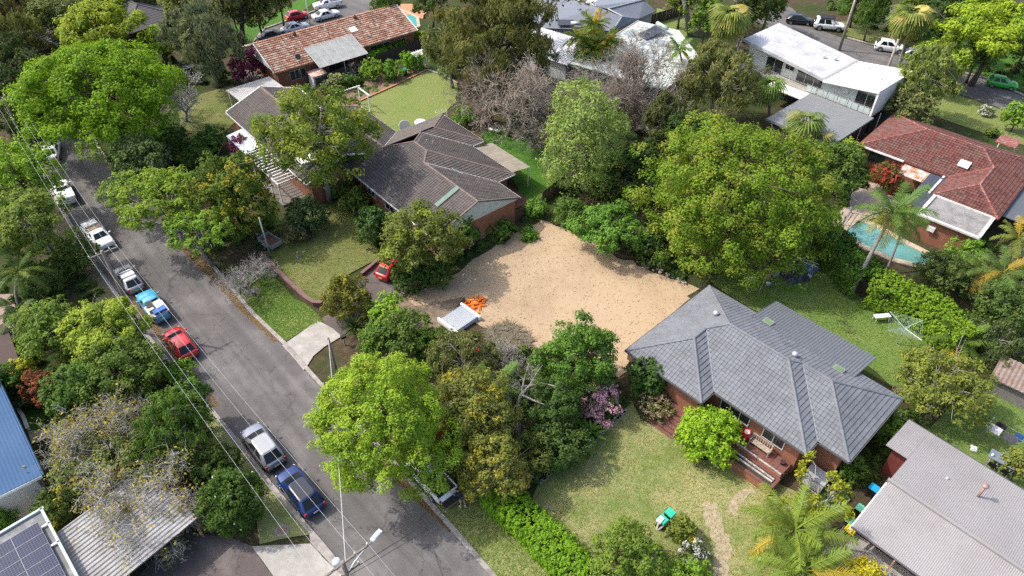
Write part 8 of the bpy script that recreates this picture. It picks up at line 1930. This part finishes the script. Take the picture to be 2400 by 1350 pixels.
def round_table(label, px, py, r, tilt):
    g = P(px, py, .7); t = thing('garden_table', label, 'table', (g.x, g.y, .06)); mb = MB(); mb.lathe([(r*.96, -.02), (r, 0), (r*.96, .03)], (0, 0, 0), 24); o = mb.build('tabletop', AR, t, smooth=False, loc=(0, 0, .75), rot=(tilt, 0, .3)); mb = MB(); mb.tube([(0, 0, 0), (0, 0, .72)], .05, 8); mb.lathe([(.3, 0), (.28, .04), (.06, .08)], (0, 0, 0), 12); mb.build('pedestal', AR, t)
round_table('round white garden table beside the brown roof', 985, 288, .75, 0.1); round_table('round white table turned on edge behind the brown roof', 948, 296, .7, 1.2)
g = P(1035, 270, .5); cl = thing('clothes_airer', 'white folding clothes airer behind the brown roof', 'airer', (g.x, g.y, .06), R(20))
for x in (-.7, .7): mb = MB(); mb.tube([(x, -.5, 0), (x, .5, 1.0)], .02, 5); mb.tube([(x, .5, 0), (x, -.5, 1.0)], .02, 5); mb.build('leg', AR, cl)
for y in (-.5, -.25, 0, .25, .5): mb = MB(); mb.tube([(-.75, y, 1.0), (.75, y, 1.0)], .012, 4); mb.build('rail', AR, cl)
def gchair(label, px, py, rz, mat):
    g = P(px, py, .4); t = thing('garden_chair', label, 'chair', (g.x, g.y, .06), rz, 'white garden chairs')
    mb = MB(); mb.lathe([(.02, .42), (.3, .42), (.31, .45), (.02, .45)], (0, 0, 0), 14); mb.build('seat', mat, t)
    mb = MB(); mb.tube([(.3*math.cos(a), .3*math.sin(a), .45+.45*max(0, math.sin(a))) for a in [-.3+k*(PI+.6)/12 for k in range(13)]], .025, 5); mb.build('backrest', mat, t)
    for x in (-.22, .22):
        for y in (-.2, .2): mb = MB(); mb.tube([(x, y, .43), (x*1.2, y*1.2, 0)], .02, 5); mb.build('leg', mat, t)
gchair('white round garden chair on the lush lawn', 1150, 304, R(20), AR); gchair('pale green garden chair beside the white one', 1163, 307, R(-60), M('pale green chair', (.5, .6, .52), .5))
g = P(1140, 288); bb = thing('barbecue', 'brick barbecue at the back of the lush lawn', 'barbecue', (g.x, g.y, .05), R(40)); mb = MB(); mb.prism([(-.9, -.4), (.9, -.4), (.9, .4), (-.9, .4)], 0, .8); mb.build('base', BRICK_O, bb); mb = MB(); mb.prism([(-.9, .2), (.9, .2), (.9, .4), (-.9, .4)], .8, 1.7); mb.build('back_wall', BRICK_O, bb)
g = P(748, 200); ws_ = thing('shed', 'small white garden shed below the orange house', 'shed', (g.x, g.y, 0), R(39)); mb = MB(); mb.box((0, 0, .9), (2.0, 1.5, 1.8)); mb.build('wall', WHITE, ws_); mb = MB(); mb.poly3([(-1.15, -.9, 1.85), (1.15, -.9, 1.85), (1.15, .9, 2.05), (-1.15, .9, 2.05)], .06); mb.build('roof', M('rusty sheet', (.55, .5, .45)), ws_)
g = P(1013, 103, 1.2); sb = thing('surfboard', 'white surfboard leaning at the fence by the casuarina', 'surfboard', (g.x, g.y, .7), R(15)); mb = MB(); n = 14; mb.v += [(1.2*math.cos(2*PI*k/n), .27*math.sin(2*PI*k/n)*(1-.2*math.cos(2*PI*k/n)), z) for z in (.5, .56) for k in range(n)]; mb.f += [tuple(range(n-1, -1, -1)), tuple(range(n, 2*n))]+[(k, (k+1) % n, n+(k+1) % n, n+k) for k in range(n)]; mb.build('deck', WHITE, sb); mb = MB(); mb.tube([(-.6, 0, -.7), (-.6, 0, .5)], .04, 6); mb.tube([(.6, 0, -.7), (.6, 0, .5)], .04, 6); mb.build('rack', PALG, sb)
g = P(985, 78, 1); pf = thing('pool_railing', 'white pool railing below the teal pool', 'railing', (g.x, g.y, .05), R(-48))
for z in (.2, 1.05): mb = MB(); mb.box((0, 0, z), (4.4, .06, .07)); mb.build('rail', AR, pf)
for k in range(18): mb = MB(); mb.box((-2.15+.253*k, 0, .62), (.04, .03, .8)); mb.build('baluster', AR, pf)
g = P(642, 604); gk = thing('garden_ornament', 'small grey stone ornament on the brown house lawn', 'ornament', P(700, 604)+Vector((0, 0, .1))); mb = MB(); mb.lathe([(.16, 0), (.14, .25), (.05, .35), (.12, .5), (.1, .65), (.02, .72)], (0, 0, 0), 10); mb.build('body', RUB, gk, smooth=True); mb = MB(); mb.box((0, 0, .02), (.4, .4, .05)); mb.build('base', RUB, gk)
g = P(662, 1245); mh = thing('drain_cover', 'concrete drain cover set in the narrow grass strip', 'drain', (g.x, g.y, .09), R(40)); mb = MB(); mb.lathe([(.48, 0), (.48, .03), (.36, .035)], (0, 0, 0), 20); mb.build('surround', CONCD, mh); mb = MB(); mb.lathe([(.33, .03), (.33, .05)], (0, 0, 0), 18); mb.build('lid', M('rusty lid', (.26, .17, .11), .9, .3, 8), mh)
g = P(1548, 992); tp = thing('garden_pot', 'white garden pot on the bed by the front lawn', 'pot', (g.x, g.y, .06)); mb = MB(); mb.lathe([(.18, 0), (.3, .3), (.32, .34), (.24, .3)], (0, 0, 0), 12); mb.build('body', M('pale stone pot', (.5, .48, .44), .8), tp, smooth=True); mb = MB(); mb.disc((0, 0, .3), .25, 12); mb.build('soil', M('dark soil', (.05, .04, .03)), tp)
g = P(805, 792, .9); lb3 = thing('letter_box', 'dark letter box beside the concrete driveway', 'letter box', (g.x, g.y, .05), R(30)); mb = MB(); mb.box((0, 0, .45), (.1, .1, .9)); mb.build('post', PALG, lb3); mb = MB(); mb.box((0, 0, 1.0), (.45, .3, .25)); mb.build('box', BLKP, lb3)

# ------------------------------------------------------------------ person at the tailgate
def person():
    r_, d = UTE; c, s = math.cos(r_.rotation_euler.z), math.sin(r_.rotation_euler.z)
    loc = on(r_, -d['hl']-.78, -.50, 0); root = thing('person', 'person in dark shirt and tan shorts leaning on the lowered tailgate', 'person', (loc[0], loc[1], .09), r_.rotation_euler.z)
    SKIN = M('skin', (.46, .27, .19), .6, .06, 4)
    J = dict(pel=(0, 0, .93), chest=(.24, 0, 1.28), neck=(.36, 0, 1.47), head=(.45, 0, 1.62), top=(.48, 0, 1.74), hl=(0, .1, .9), kl=(.02, .13, .5), al=(-.06, .14, .08), tl=(.12, .15, .04), hr=(0, -.1, .9), kr=(-.12, -.12, .5), ar=(-.28, -.13, .1), tr=(-.1, -.14, .04),
             sl=(.3, .2, 1.40), el=(.42, .27, 1.12), wl=(.62, .2, .98), pl=(.7, .19, .95), sr=(.3, -.2, 1.40), er=(.44, -.28, 1.12), wr=(.64, -.18, 1.0), pr=(.72, -.16, .97))
    rad = dict(pel=.15, chest=.17, neck=.06, head=.1, top=.07, hl=.1, kl=.06, al=.042, tl=.035, hr=.1, kr=.06, ar=.042, tr=.035, sl=.07, el=.045, wl=.03, pl=.035, sr=.07, er=.045, wr=.03, pr=.035)
    E = [('pel', 'chest'), ('chest', 'neck'), ('neck', 'head'), ('head', 'top'), ('pel', 'hl'), ('hl', 'kl'), ('kl', 'al'), ('al', 'tl'), ('pel', 'hr'), ('hr', 'kr'), ('kr', 'ar'), ('ar', 'tr'), ('chest', 'sl'), ('sl', 'el'), ('el', 'wl'), ('wl', 'pl'), ('chest', 'sr'), ('sr', 'er'), ('er', 'wr'), ('wr', 'pr')]
    for sd, sg in (('l', 1), ('r', -1)):
        p = Vector(J['p'+sd])
        for k in range(5):
            n = 'f%s%d' % (sd, k); off = (-.035+.0175*k)*sg if k < 4 else .05*sg; J[n] = tuple(p+Vector((.05 if k < 4 else .01, off, -.005))); J[n+'t'] = tuple(p+Vector((.085+.008*(k in (1, 2)) if k < 4 else .035, off*1.15, -.03))); rad[n] = .011; rad[n+'t'] = .008; E += [('p'+sd, n), (n, n+'t')]
    names = list(J); me = bpy.data.meshes.new('body'); me.from_pydata([J[n] for n in names], [(names.index(a), names.index(b)) for a, b in E], []); o = link('body', me, root, SKIN)
    sk = o.modifiers.new('skin', 'SKIN'); o.modifiers.new('sub', 'SUBSURF').levels = 2; o.modifiers['sub'].render_levels = 2
    for i, n in enumerate(names): v = me.skin_vertices[0].data[i]; v.radius = (rad[n], rad[n]*(.8 if n in ('chest', 'pel') else 1)); v.use_root = (n == 'pel')
    def sleeve(nm, pts, rs, mat):
        mb = MB(); mb.tube(pts, rs, 10); q = mb.build(nm, mat, root, smooth=True); return q
    SH = M('dark shirt', (.02, .022, .03), .85, .15, 6); TAN = M('tan shorts', (.42, .27, .18), .85, .12, 6)
    sleeve('shirt', [(-.03, 0, .93), (.1, 0, 1.08), (.26, 0, 1.3), (.33, 0, 1.44), (.36, 0, 1.48)], [.16, .17, .2, .17, .07], SH)
    for sg in (1, -1): sleeve('sleeve', [(.3, .12*sg, 1.42), (.31, .22*sg, 1.38), (.38, .26*sg, 1.2)], [.1, .085, .065], SH)
    for (h, k_) in (('hl', 'kl'), ('hr', 'kr')): a, b = Vector(J[h]), Vector(J[k_]); sleeve('shorts_leg', [a+Vector((0, 0, .08)), a, a.lerp(b, .85)], [.12, .115, .085], TAN)
    for a, t in (('al', 'tl'), ('ar', 'tr')):
        A, B = Vector(J[a]), Vector(J[t]); mb = MB(); mb.box((A+B)/2+Vector((.03, 0, -.01)), (.27, .1, .09)); q = mb.build('shoe', WHITE, root); bv = q.modifiers.new('soft edges', 'BEVEL'); bv.width = .03; bv.segments = 2
    bm = bmesh.new(); bmesh.ops.create_uvsphere(bm, u_segments=14, v_segments=8, radius=.112); bm.verts.ensure_lookup_table()
    for v in list(bm.verts):
        if v.co.x > .05 and v.co.z < .03 or v.co.z < -.06: bm.verts.remove(v)
    me = bpy.data.meshes.new('hair'); bm.to_mesh(me); bm.free(); link('hair', me, root, M('dark hair', (.03, .02, .014), .7, .2, 8), (.455, 0, 1.685))
    for y in (-.035, .035): mb = MB(); mb.lathe([(.004, -.012), (.012, 0), (.004, .012)], (.55, y, 1.64), 6); mb.build('eye', BLKP, root)
    mb = MB(); mb.add([(.55, -.015, 1.6), (.55, .015, 1.6), (.58, 0, 1.595), (.55, 0, 1.64)], [(0, 1, 2), (0, 2, 3), (1, 3, 2), (0, 3, 1)]); mb.build('nose', SKIN, root); mb = MB(); mb.box((.545, 0, 1.57), (.01, .045, .01)); mb.build('mouth', M('lips', (.35, .13, .11), .6), root)
    for y in (-.105, .105): mb = MB(); mb.box((.45, y, 1.63), (.04, .02, .06)); mb.build('ear', SKIN, root)
person()
